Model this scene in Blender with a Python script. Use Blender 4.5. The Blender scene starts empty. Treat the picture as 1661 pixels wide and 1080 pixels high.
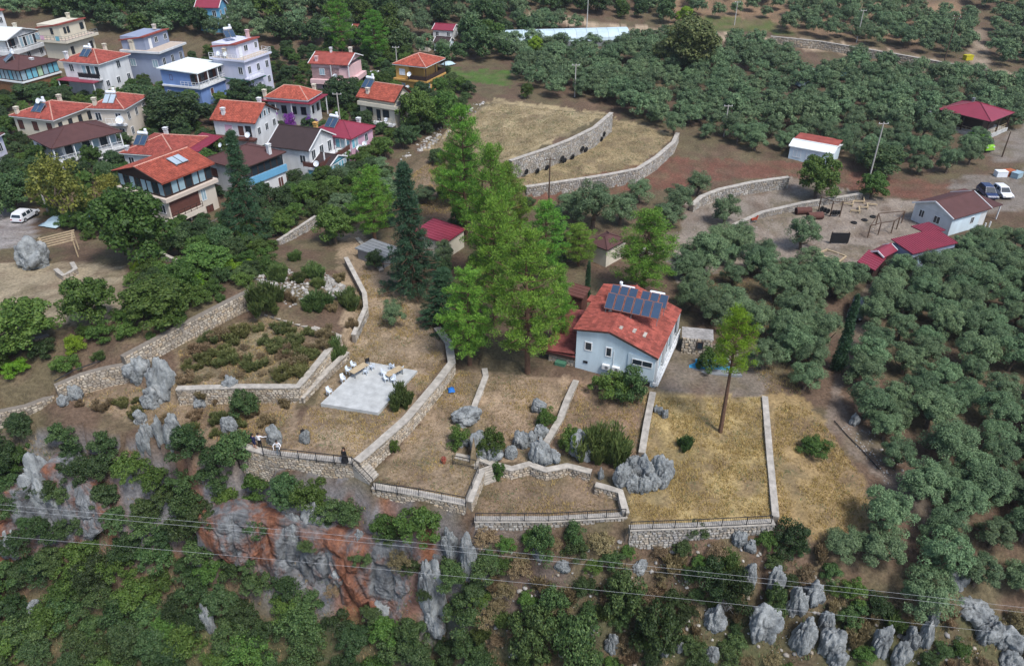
import bpy, math, random
import numpy as np
from mathutils import Vector, Matrix

# ------------------------------------------------------------------ camera, sky, sun, exposure
scene = bpy.context.scene
FPX, PITCH, CZ = 1250.0, math.radians(32.5), 50.0
cam_d = bpy.data.cameras.new('camera'); cam = bpy.data.objects.new('camera', cam_d)
scene.collection.objects.link(cam); scene.camera = cam
cam.location = (0, 0, CZ); cam.rotation_euler = (math.pi/2 - PITCH, 0, 0)
cam_d.sensor_width = 36; cam_d.lens = 36*FPX/1661.0; cam_d.clip_start = 0.5; cam_d.clip_end = 6000
SUN_EL, SUN_AZ = math.radians(58), math.radians(140)       # azimuth clockwise from +Y
world = bpy.data.worlds.new('World'); scene.world = world; world.use_nodes = True
wn = world.node_tree.nodes; wl = world.node_tree.links
sky = wn.new('ShaderNodeTexSky'); sky.sky_type = 'NISHITA'; sky.sun_disc = False
sky.sun_elevation = SUN_EL; sky.sun_rotation = SUN_AZ; sky.air_density = 1.0; sky.dust_density = 2.0; sky.ozone_density = 1.6
wl.new(sky.outputs[0], wn['Background'].inputs[0]); wn['Background'].inputs[1].default_value = 0.13
sd = bpy.data.lights.new('sun', 'SUN'); sun = bpy.data.objects.new('sun', sd); scene.collection.objects.link(sun)
sd.energy = 2.6; sd.angle = math.radians(14); sd.color = (1.0, 0.975, 0.95)
sun.rotation_euler = Vector((math.sin(SUN_AZ)*math.cos(SUN_EL), math.cos(SUN_AZ)*math.cos(SUN_EL), math.sin(SUN_EL))).to_track_quat('Z', 'Y').to_euler()
scene.view_settings.view_transform = 'Standard'; scene.view_settings.look = 'None'
scene.view_settings.exposure = 0.58; scene.view_settings.gamma = 1.0
scene.render.engine = 'CYCLES'
cy = scene.cycles
cy.max_bounces = 4; cy.diffuse_bounces = 2; cy.glossy_bounces = 2; cy.transmission_bounces = 2; cy.transparent_max_bounces = 4
cy.caustics_reflective = False; cy.caustics_refractive = False; cy.use_denoising = True
try:
    cy.use_fast_gi = False
    cy.denoising_input_passes = 'RGB_ALBEDO_NORMAL'; cy.denoising_prefilter = 'ACCURATE'
except Exception: pass
random.seed(7); RNG = np.random.default_rng(7)

# ------------------------------------------------------------------ helpers
COL = scene.collection
cP, sP = math.cos(PITCH), math.sin(PITCH)
def ray(px, py):
    u = (px-830.5)/FPX; v = (540-py)/FPX
    return np.array([u, cP+v*sP, -sP+v*cP])
def W(px, py, z):
    d = ray(px, py); t = (z-CZ)/d[2]; return np.array([d[0]*t, d[1]*t, z])
def project(x, y, z):
    dz = z-CZ; dep = y*cP-dz*sP; up = y*sP+dz*cP
    dep = np.where(dep > 1, dep, 1) if isinstance(dep, np.ndarray) else max(dep, 1)
    return 830.5+FPX*x/dep, 540-FPX*up/dep
def in_poly(px, py, poly):
    px = np.asarray(px, float); py = np.asarray(py, float); c = np.zeros(px.shape, bool); n = len(poly); j = n-1
    for i in range(n):
        xi, yi = poly[i][0], poly[i][1]; xj, yj = poly[j][0], poly[j][1]
        if yi != yj: c ^= ((yi > py) != (yj > py)) & (px < (xj-xi)*(py-yi)/(yj-yi)+xi)
        j = i
    return c
def np_mesh(name, V, F, mat=None, smooth=False):
    """V (n,3), F (m,k) with one k"""
    V = np.asarray(V, np.float32); F = np.asarray(F, np.int32)
    me = bpy.data.meshes.new(name); m, k = F.shape
    me.vertices.add(len(V)); me.vertices.foreach_set('co', V.ravel())
    me.loops.add(m*k); me.loops.foreach_set('vertex_index', F.ravel())
    me.polygons.add(m); me.polygons.foreach_set('loop_start', np.arange(0, m*k, k, dtype=np.int32))
    try: me.polygons.foreach_set('loop_total', np.full(m, k, np.int32))
    except Exception: pass
    if smooth: me.polygons.foreach_set('use_smooth', np.ones(m, bool))
    me.update(calc_edges=True); me.validate()
    if mat: me.materials.append(mat)
    return me
def link(name, data, parent=None, kind=None):
    o = bpy.data.objects.new(name, data); COL.objects.link(o)
    if parent: o.parent = parent
    if kind: o['kind'] = kind
    return o
def tag(o, label, cat, group=None):
    o['label'] = label; o['category'] = cat
    if group: o['group'] = group
    return o
def thing(name, label, cat, loc, rz=0, group=None):
    o = link(name, None); o.location = loc; o.rotation_euler = (0, 0, rz); o.empty_display_size = .3
    return tag(o, label, cat, group)
class MB:
    """collects shapes, builds ONE mesh object"""
    def __init__(s): s.v = []; s.f = []; s.mi = []; s.m = 0
    def quad(s, *p):
        n = len(s.v); s.v += [tuple(q) for q in p]; s.f.append(tuple(range(n, n+len(p)))); s.mi.append(s.m); return s
    def hexa(s, p):           # 8 points: bottom 4 ccw, top 4 ccw
        n = len(s.v); s.v += [tuple(q) for q in p]
        for f in ((3,2,1,0), (4,5,6,7), (0,1,5,4), (1,2,6,5), (2,3,7,6), (3,0,4,7)): s.f.append(tuple(n+i for i in f)); s.mi.append(s.m)
        return s
    def box(s, x0, x1, y0, y1, z0, z1):
        if x0 > x1: x0, x1 = x1, x0
        if y0 > y1: y0, y1 = y1, y0
        if z0 > z1: z0, z1 = z1, z0
        return s.hexa([(x0,y0,z0),(x1,y0,z0),(x1,y1,z0),(x0,y1,z0),(x0,y0,z1),(x1,y0,z1),(x1,y1,z1),(x0,y1,z1)])
    def prism(s, poly, z0, z1):
        n = len(s.v); k = len(poly); s.v += [(p[0],p[1],z0) for p in poly]+[(p[0],p[1],z1) for p in poly]
        s.f.append(tuple(n+i for i in reversed(range(k)))); s.mi.append(s.m); s.f.append(tuple(n+k+i for i in range(k))); s.mi.append(s.m)
        for i in range(k): s.f.append((n+i, n+(i+1)%k, n+k+(i+1)%k, n+k+i)); s.mi.append(s.m)
        return s
    def bar(s, a, b, w, h=None, up=(0,0,1)):
        h = h or w; a = Vector(a); b = Vector(b); d = (b-a).normalized(); u = Vector(up)
        if abs(d.dot(u)) > .98: u = Vector((1,0,0))
        x = d.cross(u).normalized()*w/2; y = x.cross(d).normalized()*h/2
        return s.hexa([a-x-y, a+x-y, b+x-y, b-x-y, a-x+y, a+x+y, b+x+y, b-x+y])
    def tube(s, pts, rad, n=6, cap=True):
        pts = [Vector(p) for p in pts]; base = len(s.v); m = len(pts)
        if not hasattr(rad, '__len__'): rad = [rad]*m
        for i, p in enumerate(pts):
            d = (pts[min(i+1,m-1)]-pts[max(i-1,0)]).normalized()
            u = Vector((0,0,1)) if abs(d.z) < .9 else Vector((1,0,0))
            x = d.cross(u).normalized(); y = d.cross(x).normalized()
            for k in range(n):
                a = 2*math.pi*k/n; s.v.append(tuple(p+(x*math.cos(a)+y*math.sin(a))*rad[i]))
        for i in range(m-1):
            for k in range(n):
                a0 = base+i*n+k; a1 = base+i*n+(k+1)%n
                s.f.append((a0, a1, a1+n, a0+n)); s.mi.append(s.m)
        if cap:
            s.f.append(tuple(base+k for k in range(n))); s.mi.append(s.m); s.f.append(tuple(base+(m-1)*n+k for k in reversed(range(n)))); s.mi.append(s.m)
        return s
    def lathe(s, c, prof, n=12, axis='z'):
        base = len(s.v); m = len(prof)
        for r, h in prof:
            for k in range(n):
                a = 2*math.pi*k/n; p = (r*math.cos(a), r*math.sin(a), h)
                if axis == 'x': p = (p[2], p[0], p[1])
                if axis == 'y': p = (p[0], p[2], p[1])
                s.v.append((c[0]+p[0], c[1]+p[1], c[2]+p[2]))
        for i in range(m-1):
            for k in range(n):
                a0 = base+i*n+k; a1 = base+i*n+(k+1)%n; s.f.append((a0,a1,a1+n,a0+n)); s.mi.append(s.m)
        s.f.append(tuple(base+k for k in range(n))); s.mi.append(s.m); s.f.append(tuple(base+(m-1)*n+k for k in range(n))); s.mi.append(s.m)
        return s
    def mesh(s, name, *mats, smooth=False):
        me = bpy.data.meshes.new(name); me.from_pydata(s.v, [], s.f)
        for m in mats: me.materials.append(m)
        if any(s.mi): me.polygons.foreach_set('material_index', s.mi)
        if smooth: me.polygons.foreach_set('use_smooth', [True]*len(me.polygons))
        me.update(); return me
    def build(s, name, mat, parent=None, kind=None, smooth=False):
        mats = mat if isinstance(mat, (list, tuple)) else (mat,)
        return link(name, s.mesh(name, *mats, smooth=smooth), parent, kind)

# ------------------------------------------------------------------ materials
def nt(name):
    m = bpy.data.materials.new(name); m.use_nodes = True; t = m.node_tree
    return m, t, t.nodes, t.links, t.nodes['Principled BSDF']
_M = {}
def pm(name, col, rough=.8, var=.18, scale=1.5, bump=0.0, spec=.25, metal=0., fine=12., island=0., streak=0.):
    """plain surface with uneven tone, fine grain and optional vertical streaks"""
    if name in _M: return _M[name]
    m, t, N, L, b = nt(name); _M[name] = m
    b.inputs['Roughness'].default_value = rough; b.inputs['Metallic'].default_value = metal; b.inputs['Specular IOR Level'].default_value = spec
    tc = N.new('ShaderNodeTexCoord'); n1 = N.new('ShaderNodeTexNoise'); n1.inputs['Scale'].default_value = scale; n1.inputs['Detail'].default_value = 6; n1.inputs['Roughness'].default_value = .65
    mp = N.new('ShaderNodeMapping'); L.new(tc.outputs['Object'], mp.inputs[0]); L.new(mp.outputs[0], n1.inputs[0])
    if streak: mp.inputs['Scale'].default_value = (1, 1, 1-streak)
    rp = N.new('ShaderNodeMapRange'); rp.inputs[1].default_value = .3; rp.inputs[2].default_value = .7; rp.inputs[3].default_value = 1-var; rp.inputs[4].default_value = 1+var*.7
    L.new(n1.outputs['Fac'], rp.inputs[0]); fac = rp.outputs[0]
    oi = N.new('ShaderNodeObjectInfo'); r2 = N.new('ShaderNodeMapRange'); r2.inputs[3].default_value = .94; r2.inputs[4].default_value = 1.06; L.new(oi.outputs['Random'], r2.inputs[0])
    mu = N.new('ShaderNodeMath'); mu.operation = 'MULTIPLY'; L.new(fac, mu.inputs[0]); L.new(r2.outputs[0], mu.inputs[1]); fac = mu.outputs[0]
    if island:
        g = N.new('ShaderNodeNewGeometry'); r3 = N.new('ShaderNodeMapRange'); r3.inputs[3].default_value = 1-island; r3.inputs[4].default_value = 1+island*.8; L.new(g.outputs['Random Per Island'], r3.inputs[0])
        m3 = N.new('ShaderNodeMath'); m3.operation = 'MULTIPLY'; L.new(fac, m3.inputs[0]); L.new(r3.outputs[0], m3.inputs[1]); fac = m3.outputs[0]
    vm = N.new('ShaderNodeVectorMath'); vm.operation = 'SCALE'; vm.inputs[0].default_value = col[:3]; L.new(fac, vm.inputs['Scale']); L.new(vm.outputs[0], b.inputs['Base Color'])
    if bump:
        n2 = N.new('ShaderNodeTexNoise'); n2.inputs['Scale'].default_value = fine; n2.inputs['Detail'].default_value = 4; L.new(tc.outputs['Object'], n2.inputs[0])
        bp = N.new('ShaderNodeBump'); bp.inputs['Strength'].default_value = bump; bp.inputs['Distance'].default_value = .05; L.new(n2.outputs['Fac'], bp.inputs['Height']); L.new(bp.outputs[0], b.inputs['Normal'])
    return m
def leaf_mat(name, c0, c1, trans=.3, hue=.03, val=.25):
    m, t, N, L, b = nt(name); _M[name] = m
    g = N.new('ShaderNodeNewGeometry'); mx = N.new('ShaderNodeMix'); mx.data_type = 'RGBA'; mx.inputs[6].default_value = (*c0, 1); mx.inputs[7].default_value = (*c1, 1)
    L.new(g.outputs['Random Per Island'], mx.inputs[0])
    oi = N.new('ShaderNodeObjectInfo'); at = N.new('ShaderNodeAttribute'); at.attribute_name = 'tint'
    ad = N.new('ShaderNodeMath'); ad.operation = 'ADD'; L.new(oi.outputs['Random'], ad.inputs[0]); L.new(at.outputs['Fac'], ad.inputs[1])
    fr = N.new('ShaderNodeMath'); fr.operation = 'FRACT'; L.new(ad.outputs[0], fr.inputs[0])
    h = N.new('ShaderNodeMapRange'); h.inputs[3].default_value = .5-hue; h.inputs[4].default_value = .5+hue; L.new(fr.outputs[0], h.inputs[0])
    m7 = N.new('ShaderNodeMath'); m7.operation = 'MULTIPLY'; m7.inputs[1].default_value = 7.31; L.new(fr.outputs[0], m7.inputs[0])
    f7 = N.new('ShaderNodeMath'); f7.operation = 'FRACT'; L.new(m7.outputs[0], f7.inputs[0])
    v = N.new('ShaderNodeMapRange'); v.inputs[3].default_value = 1-val; v.inputs[4].default_value = 1+val; L.new(f7.outputs[0], v.inputs[0])
    hs = N.new('ShaderNodeHueSaturation'); L.new(h.outputs[0], hs.inputs['Hue']); L.new(v.outputs[0], hs.inputs['Value']); L.new(mx.outputs[2], hs.inputs['Color'])
    L.new(hs.outputs[0], b.inputs['Base Color']); b.inputs['Roughness'].default_value = .55; b.inputs['Specular IOR Level'].default_value = .3
    tr = N.new('ShaderNodeBsdfTranslucent'); L.new(hs.outputs[0], tr.inputs[0]); ms = N.new('ShaderNodeMixShader'); ms.inputs[0].default_value = trans
    L.new(b.outputs[0], ms.inputs[1]); L.new(tr.outputs[0], ms.inputs[2]); L.new(ms.outputs[0], N['Material Output'].inputs[0])
    return m
# ------------------------------------------------------------------ terrain heights
CTRL = [(0,640,3),(100,470,5),(-250,470,5.5),(-250,300,6),(-250,150,9),(0,470,5.2),(200,420,4.8),(300,400,3.6),(100,400,4),(0,350,4),(300,370,3),(450,330,3),(150,290,4),(0,250,5),
 (200,220,4.5),(350,230,4),(480,290,3),(100,160,6),(0,150,6.5),(250,110,6.5),(560,290,3),(650,230,3.5),(545,150,4.5),(680,150,4.8),(420,150,5),(300,150,5.5),(340,40,10),
 (100,70,9),(0,90,8.5),(0,20,14),(170,20,13),(500,60,7.5),(600,90,6),(700,70,6.5),(760,160,5.5),(830,100,5.2),(830,50,7),(830,5,11),(1000,100,4.5),(1000,50,6),(1000,0,9),
 (1200,150,3.2),(1200,60,5.5),(1200,0,9),(1400,200,1.8),(1400,100,4),(1400,30,7),(1600,200,1.5),(1600,110,3.5),(1640,30,7),(1600,290,.8),(1540,350,.5),(1300,370,.2),(1300,270,1.2),
 (1450,450,0),(1640,450,0),(1900,450,0),(1640,600,-.5),(1900,600,-.5),(1450,600,-.5),(1640,750,-1.5),(1450,750,-1.5),(1640,900,-3.5),(1900,850,-3),(1500,900,-3.2),(1250,500,.3),(1300,650,-.3),(1320,780,-1.2),
 (1100,480,.8),(1000,420,1),(900,400,1.2),(725,380,2),(620,330,2.8),(590,400,2.8),(620,480,2.4),(640,540,2.1),(760,470,1.8),(700,300,2.5),(790,330,2),(1000,310,.9),(1150,270,1.2),(1200,350,.6),
 (400,455,6.3),(300,510,6),(195,565,5.7),(100,560,5.3),(0,560,5),(430,440,4.9),(520,470,4.5),(560,500,3.4),(480,420,4.6),(540,360,3.1),
 (250,660,1.8),(330,700,1.6),(420,660,1.9),(150,650,2),(1180,580,.4),(1000,600,.9),(860,590,1.3),
 # below the edge
 (-100,690,1),(60,702,.4),(200,735,0),(330,757,-.2),(450,802,-1.2),(600,835,-1.6),(680,838,-1.3),(755,850,-1.6),(890,872,-2.2),(1018,874,-2.0),(1130,872,-1.7),(1240,868,-1.6),(500,785,-.3),(1130,897,-2.5),(1240,893,-2.3),(1018,900,-2.7),(890,898,-2.8),(760,880,-2.5),(680,858,-1.9),(440,775,.1),(560,800,-.9),(590,812,-1.1),(1330,880,-2.4),
 (-150,900,-11),(0,900,-11),(150,900,-11),(300,920,-12),(420,900,-10),(500,980,-13),(620,1000,-14),(720,1030,-13.5),(800,1000,-9),(850,950,-6),(1050,950,-5.5),(1250,950,-4.8),
 (1450,950,-4.7),(1640,960,-5),(1900,960,-5),(900,1075,-11),(1200,1075,-9.5),(1640,1075,-9),(1900,1075,-9),(600,1075,-16),(300,1075,-16.5),(0,1075,-16),(-200,1075,-16)]
CT = [W(*c) for c in CTRL]
for x in range(-600, 601, 150):
    for y, z in ((300, 26), (450, 62), (700, 125), (1000, 190)): CT.append(np.array([x*1.1, y, z+.03*abs(x)]))
    for y, z in ((22, -24), (-20, -36), (-120, -55)): CT.append(np.array([x, y, z]))
for s in (-1, 1):
    for y, z in ((60, 8), (110, 12), (180, 20)): CT.append(np.array([s*260., y, z if s < 0 else z*.6-4]))
CT = np.array(CT); _n = len(CT)
def _kern(a, b): return np.sqrt(((a[:, None, :]-b[None, :, :])**2).sum(-1))
_A = np.zeros((_n+1, _n+1)); _A[:_n, :_n] = _kern(CT[:, :2], CT[:, :2])-np.eye(_n)*.35; _A[:_n, _n] = 1; _A[_n, :_n] = 1
_wt = np.linalg.solve(_A, np.append(CT[:, 2], 0))
def base_h(x, y):
    P = np.stack([x.ravel(), y.ravel()], 1); out = np.empty(len(P))
    for i in range(0, len(P), 20000): out[i:i+20000] = _kern(P[i:i+20000], CT[:, :2])@_wt[:-1]+_wt[-1]
    return out.reshape(x.shape)
_lat = np.random.default_rng(3).random((8, 256, 256))
def vnoise(x, y, s, k=0):
    u = np.asarray(x)/s; v = np.asarray(y)/s; i = np.floor(u).astype(int); j = np.floor(v).astype(int); a = u-i; b = v-j
    a = a*a*(3-2*a); b = b*b*(3-2*b); g = _lat[k]
    return (g[i%256, j%256]*(1-a)*(1-b)+g[(i+1)%256, j%256]*a*(1-b)+g[i%256, (j+1)%256]*(1-a)*b+g[(i+1)%256, (j+1)%256]*a*b)
def fbm(x, y, s, k=0): return vnoise(x, y, s, k)*.5+vnoise(x, y, s*.47, k+1)*.3+vnoise(x, y, s*.21, k+2)*.2
# terraces, lower ones first: (pixel, pixel, height) at their rims
TER = {
 'low_left': [(88,625,4.2,2.3),(130,607,4.4,2.4),(170,596,4.5,2.5),(214,588,4.6,2.6),(300,600,2.2),(420,620,2.1),(480,600,2.1),(560,560,2.3),(480,690,2),(395,728,1.9),(300,738,1.3),(200,705,1.2),(60,692,1.0),(0,672,1.4),(0,655,1.5)],
 'front_low': [(764,830,-.95),(775,745,-.9),(860,700,-.9),(960,700,-.9),(1030,740,-.9),(1010,805,-.9),(1018,838,-.95),(890,846,-.95),(772,847,-.95)],
 'second': [(606,790,.2),(756,816,.1),(778,766,.3),(765,745,.4),(752,700,.6),(765,665,.8),(785,600,1.3),(760,550,1.7),(690,545,1.6),(600,650,1.),(560,730,.3)],
 'gold': [(1052,640,.7),(1237,640,.3),(1246,745,-.2),(1255,842,-.55),(1019,858,-.6),(1015,800,-.5),(1030,740,-.1)],
 'mid_a': [(783,600,1.3),(870,592,1.3),(932,618,1.0),(905,680,.5),(884,716,.3),(868,752,.1),(800,752,.1),(764,742,.2),(752,700,.5),(765,665,.8)],
 'mid_b': [(932,618,.95),(1055,640,.7),(1037,742,0),(1000,752,-.05),(1012,800,-.1),(965,790,-.1),(958,766,-.05),(868,752,.05),(884,716,.25),(905,680,.4)],
 'terrace_a': [(392,724,2.0),(440,736,2.0),(574,748,2.0),(655,680,2.1),(702,625,2.2),(728,590,2.3),(722,555,2.4),(700,532,2.5),(660,480,2.5),(610,400,2.8),(572,400,2.8),(585,480,2.6),(575,540,2.4),(520,610,2.1),(465,690,2.0)],
 'overgrown': [(430,512,4),(547,548,3.9),(483,628,3.8),(290,630,3.7),(215,588,5.2,3.4),(196,578,5.6,3.7),(230,560,5.7,3.9),(290,528,5.9,4.0),(350,497,6.1,4.1),(404,470,6.3,4.2)],
 'field_low': [(985,165,3.4),(1096,218,3.3),(1092,232,3.2),(1060,260,3.1),(1030,279,3),(853,308,3),(790,300,3),(780,240,3),(900,200,3.1)],
 'field_top': [(800,165,6.5),(987,185,6.3),(960,212,6.2),(920,231,6),(828,264,5.8),(790,275,5.4),(700,240,4.8),(735,195,5.6)],
}
TERW = {k: np.array([W(*p) if len(p) == 3 else np.append(W(*p[:3])[:2], p[3]) for p in v]) for k, v in TER.items()}
def idw(x, y, C):
    d = (x[:, None]-C[None, :, 0])**2+(y[:, None]-C[None, :, 1])**2+.5; w = d**-1.3
    return (w*C[None, :, 2]).sum(1)/w.sum(1)
def axis(segs):
    out = [segs[0][0]]
    for a, b, st in segs:
        n = max(1, int(round((b-a)/st))); out += list(np.linspace(a, b, n+1)[1:])
    return np.array(out)
XS = axis([(-700,-260,20),(-260,-110,3),(-110,-60,1),(-60,62,.4),(62,125,1),(125,260,3),(260,700,20)])
YS = axis([(-130,20,10),(20,34,1),(34,104,.4),(104,190,1),(190,330,3),(330,1050,24)])
GX, GY = np.meshgrid(XS, YS, indexing='ij')
GZ = base_h(GX, GY)
LEVEL = np.full(GX.shape, -1)
for _i, (k, C) in enumerate(TERW.items()):
    m = in_poly(GX, GY, C)
    if m.any(): GZ[m] = idw(GX[m], GY[m], C); LEVEL[m] = _i
_rough = np.where(LEVEL >= 0, .10, .35)*(fbm(GX, GY, 3.0, 0)-.5)
GPX, GPY = project(GX, GY, GZ)
_cl = ((GPY > 700+.12*GPX) & (LEVEL < 0) & (GY < 62))
_amp = np.clip((GPY-(760+.1*GPX))/90, .1, 1)*np.where(GPX > 760, .7, 1)
_rough = np.where(_cl, _amp*(2.0*(fbm(GX, GY, 4.0, 3)-.5)+.7*(fbm(GX, GY, 1.3, 1)-.5)), _rough)
_far = GY > 250
_rough = np.where(_far, 14*(fbm(GX, GY, 90., 2)-.5), _rough)
GZ = GZ+_rough
def H(x, y):
    x = np.atleast_1d(np.asarray(x, float)); y = np.atleast_1d(np.asarray(y, float))
    i = np.clip(np.searchsorted(XS, x)-1, 0, len(XS)-2); j = np.clip(np.searchsorted(YS, y)-1, 0, len(YS)-2)
    a = np.clip((x-XS[i])/(XS[i+1]-XS[i]), 0, 1); b = np.clip((y-YS[j])/(YS[j+1]-YS[j]), 0, 1)
    return GZ[i, j]*(1-a)*(1-b)+GZ[i+1, j]*a*(1-b)+GZ[i, j+1]*(1-a)*b+GZ[i+1, j+1]*a*b
def Hs(x, y): return float(H(x, y)[0])
_T = np.concatenate([np.arange(35, 160, .2), np.arange(160, 420, .6)])
def G(px, py):
    """the point of the ground seen at a pixel"""
    d = ray(px, py); X = d[0]*_T; Y = d[1]*_T; Z = CZ+d[2]*_T; below = Z < H(X, Y)
    k = int(np.argmax(below)) if below.any() else len(_T)-1
    return np.array([X[k], Y[k], Hs(X[k], Y[k])])
# ---- ground colours by kind of ground (soil, dry grass, red earth, gravel, lawn, rock)
SOIL = np.array([.120,.082,.057]); DRY = np.array([.345,.262,.175]); GOLD = np.array([.36,.27,.125]); RED = np.array([.15,.07,.05]); GRAVEL = np.array([.25,.22,.19])
LAWN = np.array([.07,.13,.03]); PALE = np.array([.30,.25,.17]); MOSS = np.array([.07,.085,.035]); ROCKC = np.array([.20,.20,.21]); CLIFFR = np.array([.24,.10,.055]); ROADC = np.array([.27,.25,.24])
ZONES = [  # pixel polygon, colour, weight, edge noise
 ([(1080,0),(1580,0),(1500,70),(1080,40)], np.array([.24,.16,.10]), .9),
 ([(-400,1000),(1700,1000),(1700,1400),(-400,1400)], MOSS, .6),
 ([(0,425),(200,430),(215,470),(190,520),(120,530),(60,520),(0,500),(-300,500),(-300,420)], PALE, .95),
 ([(-40,330),(60,345),(50,400),(-40,410)], ROADC, .9),
 ([(545,380),(585,370),(600,420),(660,480),(700,530),(725,560),(700,620),(600,740),(390,735),(480,690),(560,580)], DRY*.9, .9),
 ([(560,400),(590,380),(640,440),(690,500),(700,540),(600,545)], DRY*.75+SOIL*.2, .8),
 ([(280,560),(430,510),(545,548),(480,628),(290,630)], DRY*.6+MOSS*.35, .8),
 ([(90,640),(300,600),(480,640),(480,690),(390,735),(250,700)], DRY*.6+SOIL*.35, .85),
 ([(610,770),(700,660),(730,600),(780,600),(760,670),(750,740),(778,770),(755,815)], DRY*.7+SOIL*.35, .9),
 ([(780,600),(930,615),(880,720),(860,750),(760,740)], DRY*.9+RED*.2, .9),
 ([(930,615),(1055,640),(1038,740),(880,740)], DRY*.55+RED*.5, .85),
 ([(770,845),(790,760),(960,770),(1015,835)], SOIL*.8+DRY*.35, .95),
 ([(1050,640),(1240,640),(1255,842),(1015,858)], GOLD*.95, .95),
 ([(1240,640),(1300,640),(1350,700),(1400,780),(1420,860),(1330,880),(1256,842)], GOLD*.75+RED*.25, .85),
 ([(800,160),(990,185),(830,262),(770,280),(680,240)], np.array([.33,.265,.155]), .95),
 ([(990,190),(1096,218),(1030,279),(853,305),(790,300)], np.array([.32,.25,.14]), .95),
 ([(840,310),(1090,255),(1280,262),(1540,300),(1540,330),(1400,312),(1270,285),(1130,300),(1000,320),(860,330)], RED, .9),
 ([(1110,330),(1280,290),(1390,310),(1390,320),(1250,345),(1185,365),(1100,390)], GRAVEL*.85+DRY*.1, .8),
 ([(1060,380),(1190,370),(1250,345),(1400,320),(1530,330),(1520,380),(1420,410),(1400,430),(1250,420),(1100,460)], GRAVEL*.8+SOIL*.2+DRY*.1, .9),
 ([(1540,290),(1700,270),(1700,330),(1600,350),(1540,320)], GRAVEL*.75, .9),
 ([(1590,230),(1700,190),(1700,270),(1610,260)], GRAVEL*.8, .9),
 ([(715,110),(830,115),(830,140),(720,128)], LAWN, .95),
 ([(1120,28),(1240,30),(1290,55),(1120,50)], LAWN*.8, .8),
 ([(855,22),(1050,45),(1270,60),(1450,85),(1600,112),(1700,125),(1700,135),(1560,110),(1400,92),(1230,68),(1040,55),(850,32)], np.array([.40,.31,.22]), .95),
 ([(1580,45),(1602,50),(1605,110),(1570,110)], np.array([.30,.24,.18]), .9),
 ([(1390,480),(1420,440),(1400,560),(1360,640),(1420,720),(1600,930),(1570,930),(1380,730),(1335,690)], GRAVEL*.5+SOIL*.6, .8),
 ([(1090,550),(1250,560),(1240,640),(1055,640)], GRAVEL*.6+SOIL*.3, .7),
 ([(870,300),(700,330),(600,350),(640,280),(720,240),(800,280)], DRY*.55+SOIL*.4, .75),
]
_wx = GPX+14*(fbm(GX, GY, 2.2, 4)-.5)+8*(vnoise(GX, GY, .9, 1)-.5); _wy = GPY+12*(fbm(GX, GY, 2.2, 5)-.5)
GC = np.tile(SOIL, (*GX.shape, 1)).astype(float)
GC = GC*(.75+.5*fbm(GX, GY, 6., 1))[..., None]
_g = np.clip((fbm(GX, GY, 4., 2)-.38)*4, 0, 1)*.5; GC = GC*(1-_g[..., None])+(DRY*.18+MOSS*.75)*_g[..., None]
_sl = np.hypot(np.gradient(GZ, XS, axis=0), np.gradient(GZ, YS, axis=1))
_cm = np.clip((_sl-1.3)/.9, 0, 1)*_cl*np.where(GPX > 790, .25, .8)
_rk = np.clip((fbm(GX, GY, 4., 0)-.56)*6, 0, 1)[..., None]; _cc = CLIFFR*_rk+ROCKC*(1-_rk)
GC = GC*(1-_cm[..., None])+_cc*_cm[..., None]
for poly, c, w in ZONES:
    m = in_poly(_wx, _wy, poly) & (GY < 330) & (GY > 30)
    t = w*(.35+.65*np.clip((fbm(GX[m], GY[m], 2.2, 3)-.32)*3.5, 0, 1))
    GC[m] = GC[m]*(1-t[:, None])+c*t[:, None]
GC *= (.70+.6*fbm(GX, GY, 1.5, 5))[..., None]
def ground_mat():
    m, t, N, L, b = nt('ground_earth'); b.inputs['Roughness'].default_value = .95; b.inputs['Specular IOR Level'].default_value = .1
    a = N.new('ShaderNodeAttribute'); a.attribute_name = 'earth'; tc = N.new('ShaderNodeTexCoord')
    n1 = N.new('ShaderNodeTexNoise'); n1.inputs['Scale'].default_value = 3.2; n1.inputs['Detail'].default_value = 8; n1.inputs['Roughness'].default_value = .72; L.new(tc.outputs['Object'], n1.inputs[0])
    r = N.new('ShaderNodeMapRange'); r.inputs[1].default_value = .32; r.inputs[2].default_value = .7; r.inputs[3].default_value = .55; r.inputs[4].default_value = 1.4; L.new(n1.outputs['Fac'], r.inputs[0])
    v = N.new('ShaderNodeVectorMath'); v.operation = 'SCALE'; L.new(a.outputs['Color'], v.inputs[0]); L.new(r.outputs[0], v.inputs['Scale']); L.new(v.outputs[0], b.inputs['Base Color'])
    bp = N.new('ShaderNodeBump'); bp.inputs['Strength'].default_value = .9; bp.inputs['Distance'].default_value = .12; L.new(n1.outputs['Fac'], bp.inputs['Height']); L.new(bp.outputs[0], b.inputs['Normal'])
    return m
_nx, _ny = GX.shape; _id = np.arange(_nx*_ny).reshape(_nx, _ny)
_F = np.stack([_id[:-1, :-1], _id[1:, :-1], _id[1:, 1:], _id[:-1, 1:]], -1).reshape(-1, 4)
_me = np_mesh('ground', np.stack([GX, GY, GZ], -1).reshape(-1, 3), _F, ground_mat(), smooth=True)
_ca = _me.color_attributes.new('earth', 'FLOAT_COLOR', 'POINT')
_ca.data.foreach_set('color', np.concatenate([GC.reshape(-1, 3), np.ones((_nx*_ny, 1))], 1).astype(np.float32).ravel())
ground = link('ground', _me, kind='structure')
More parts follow.
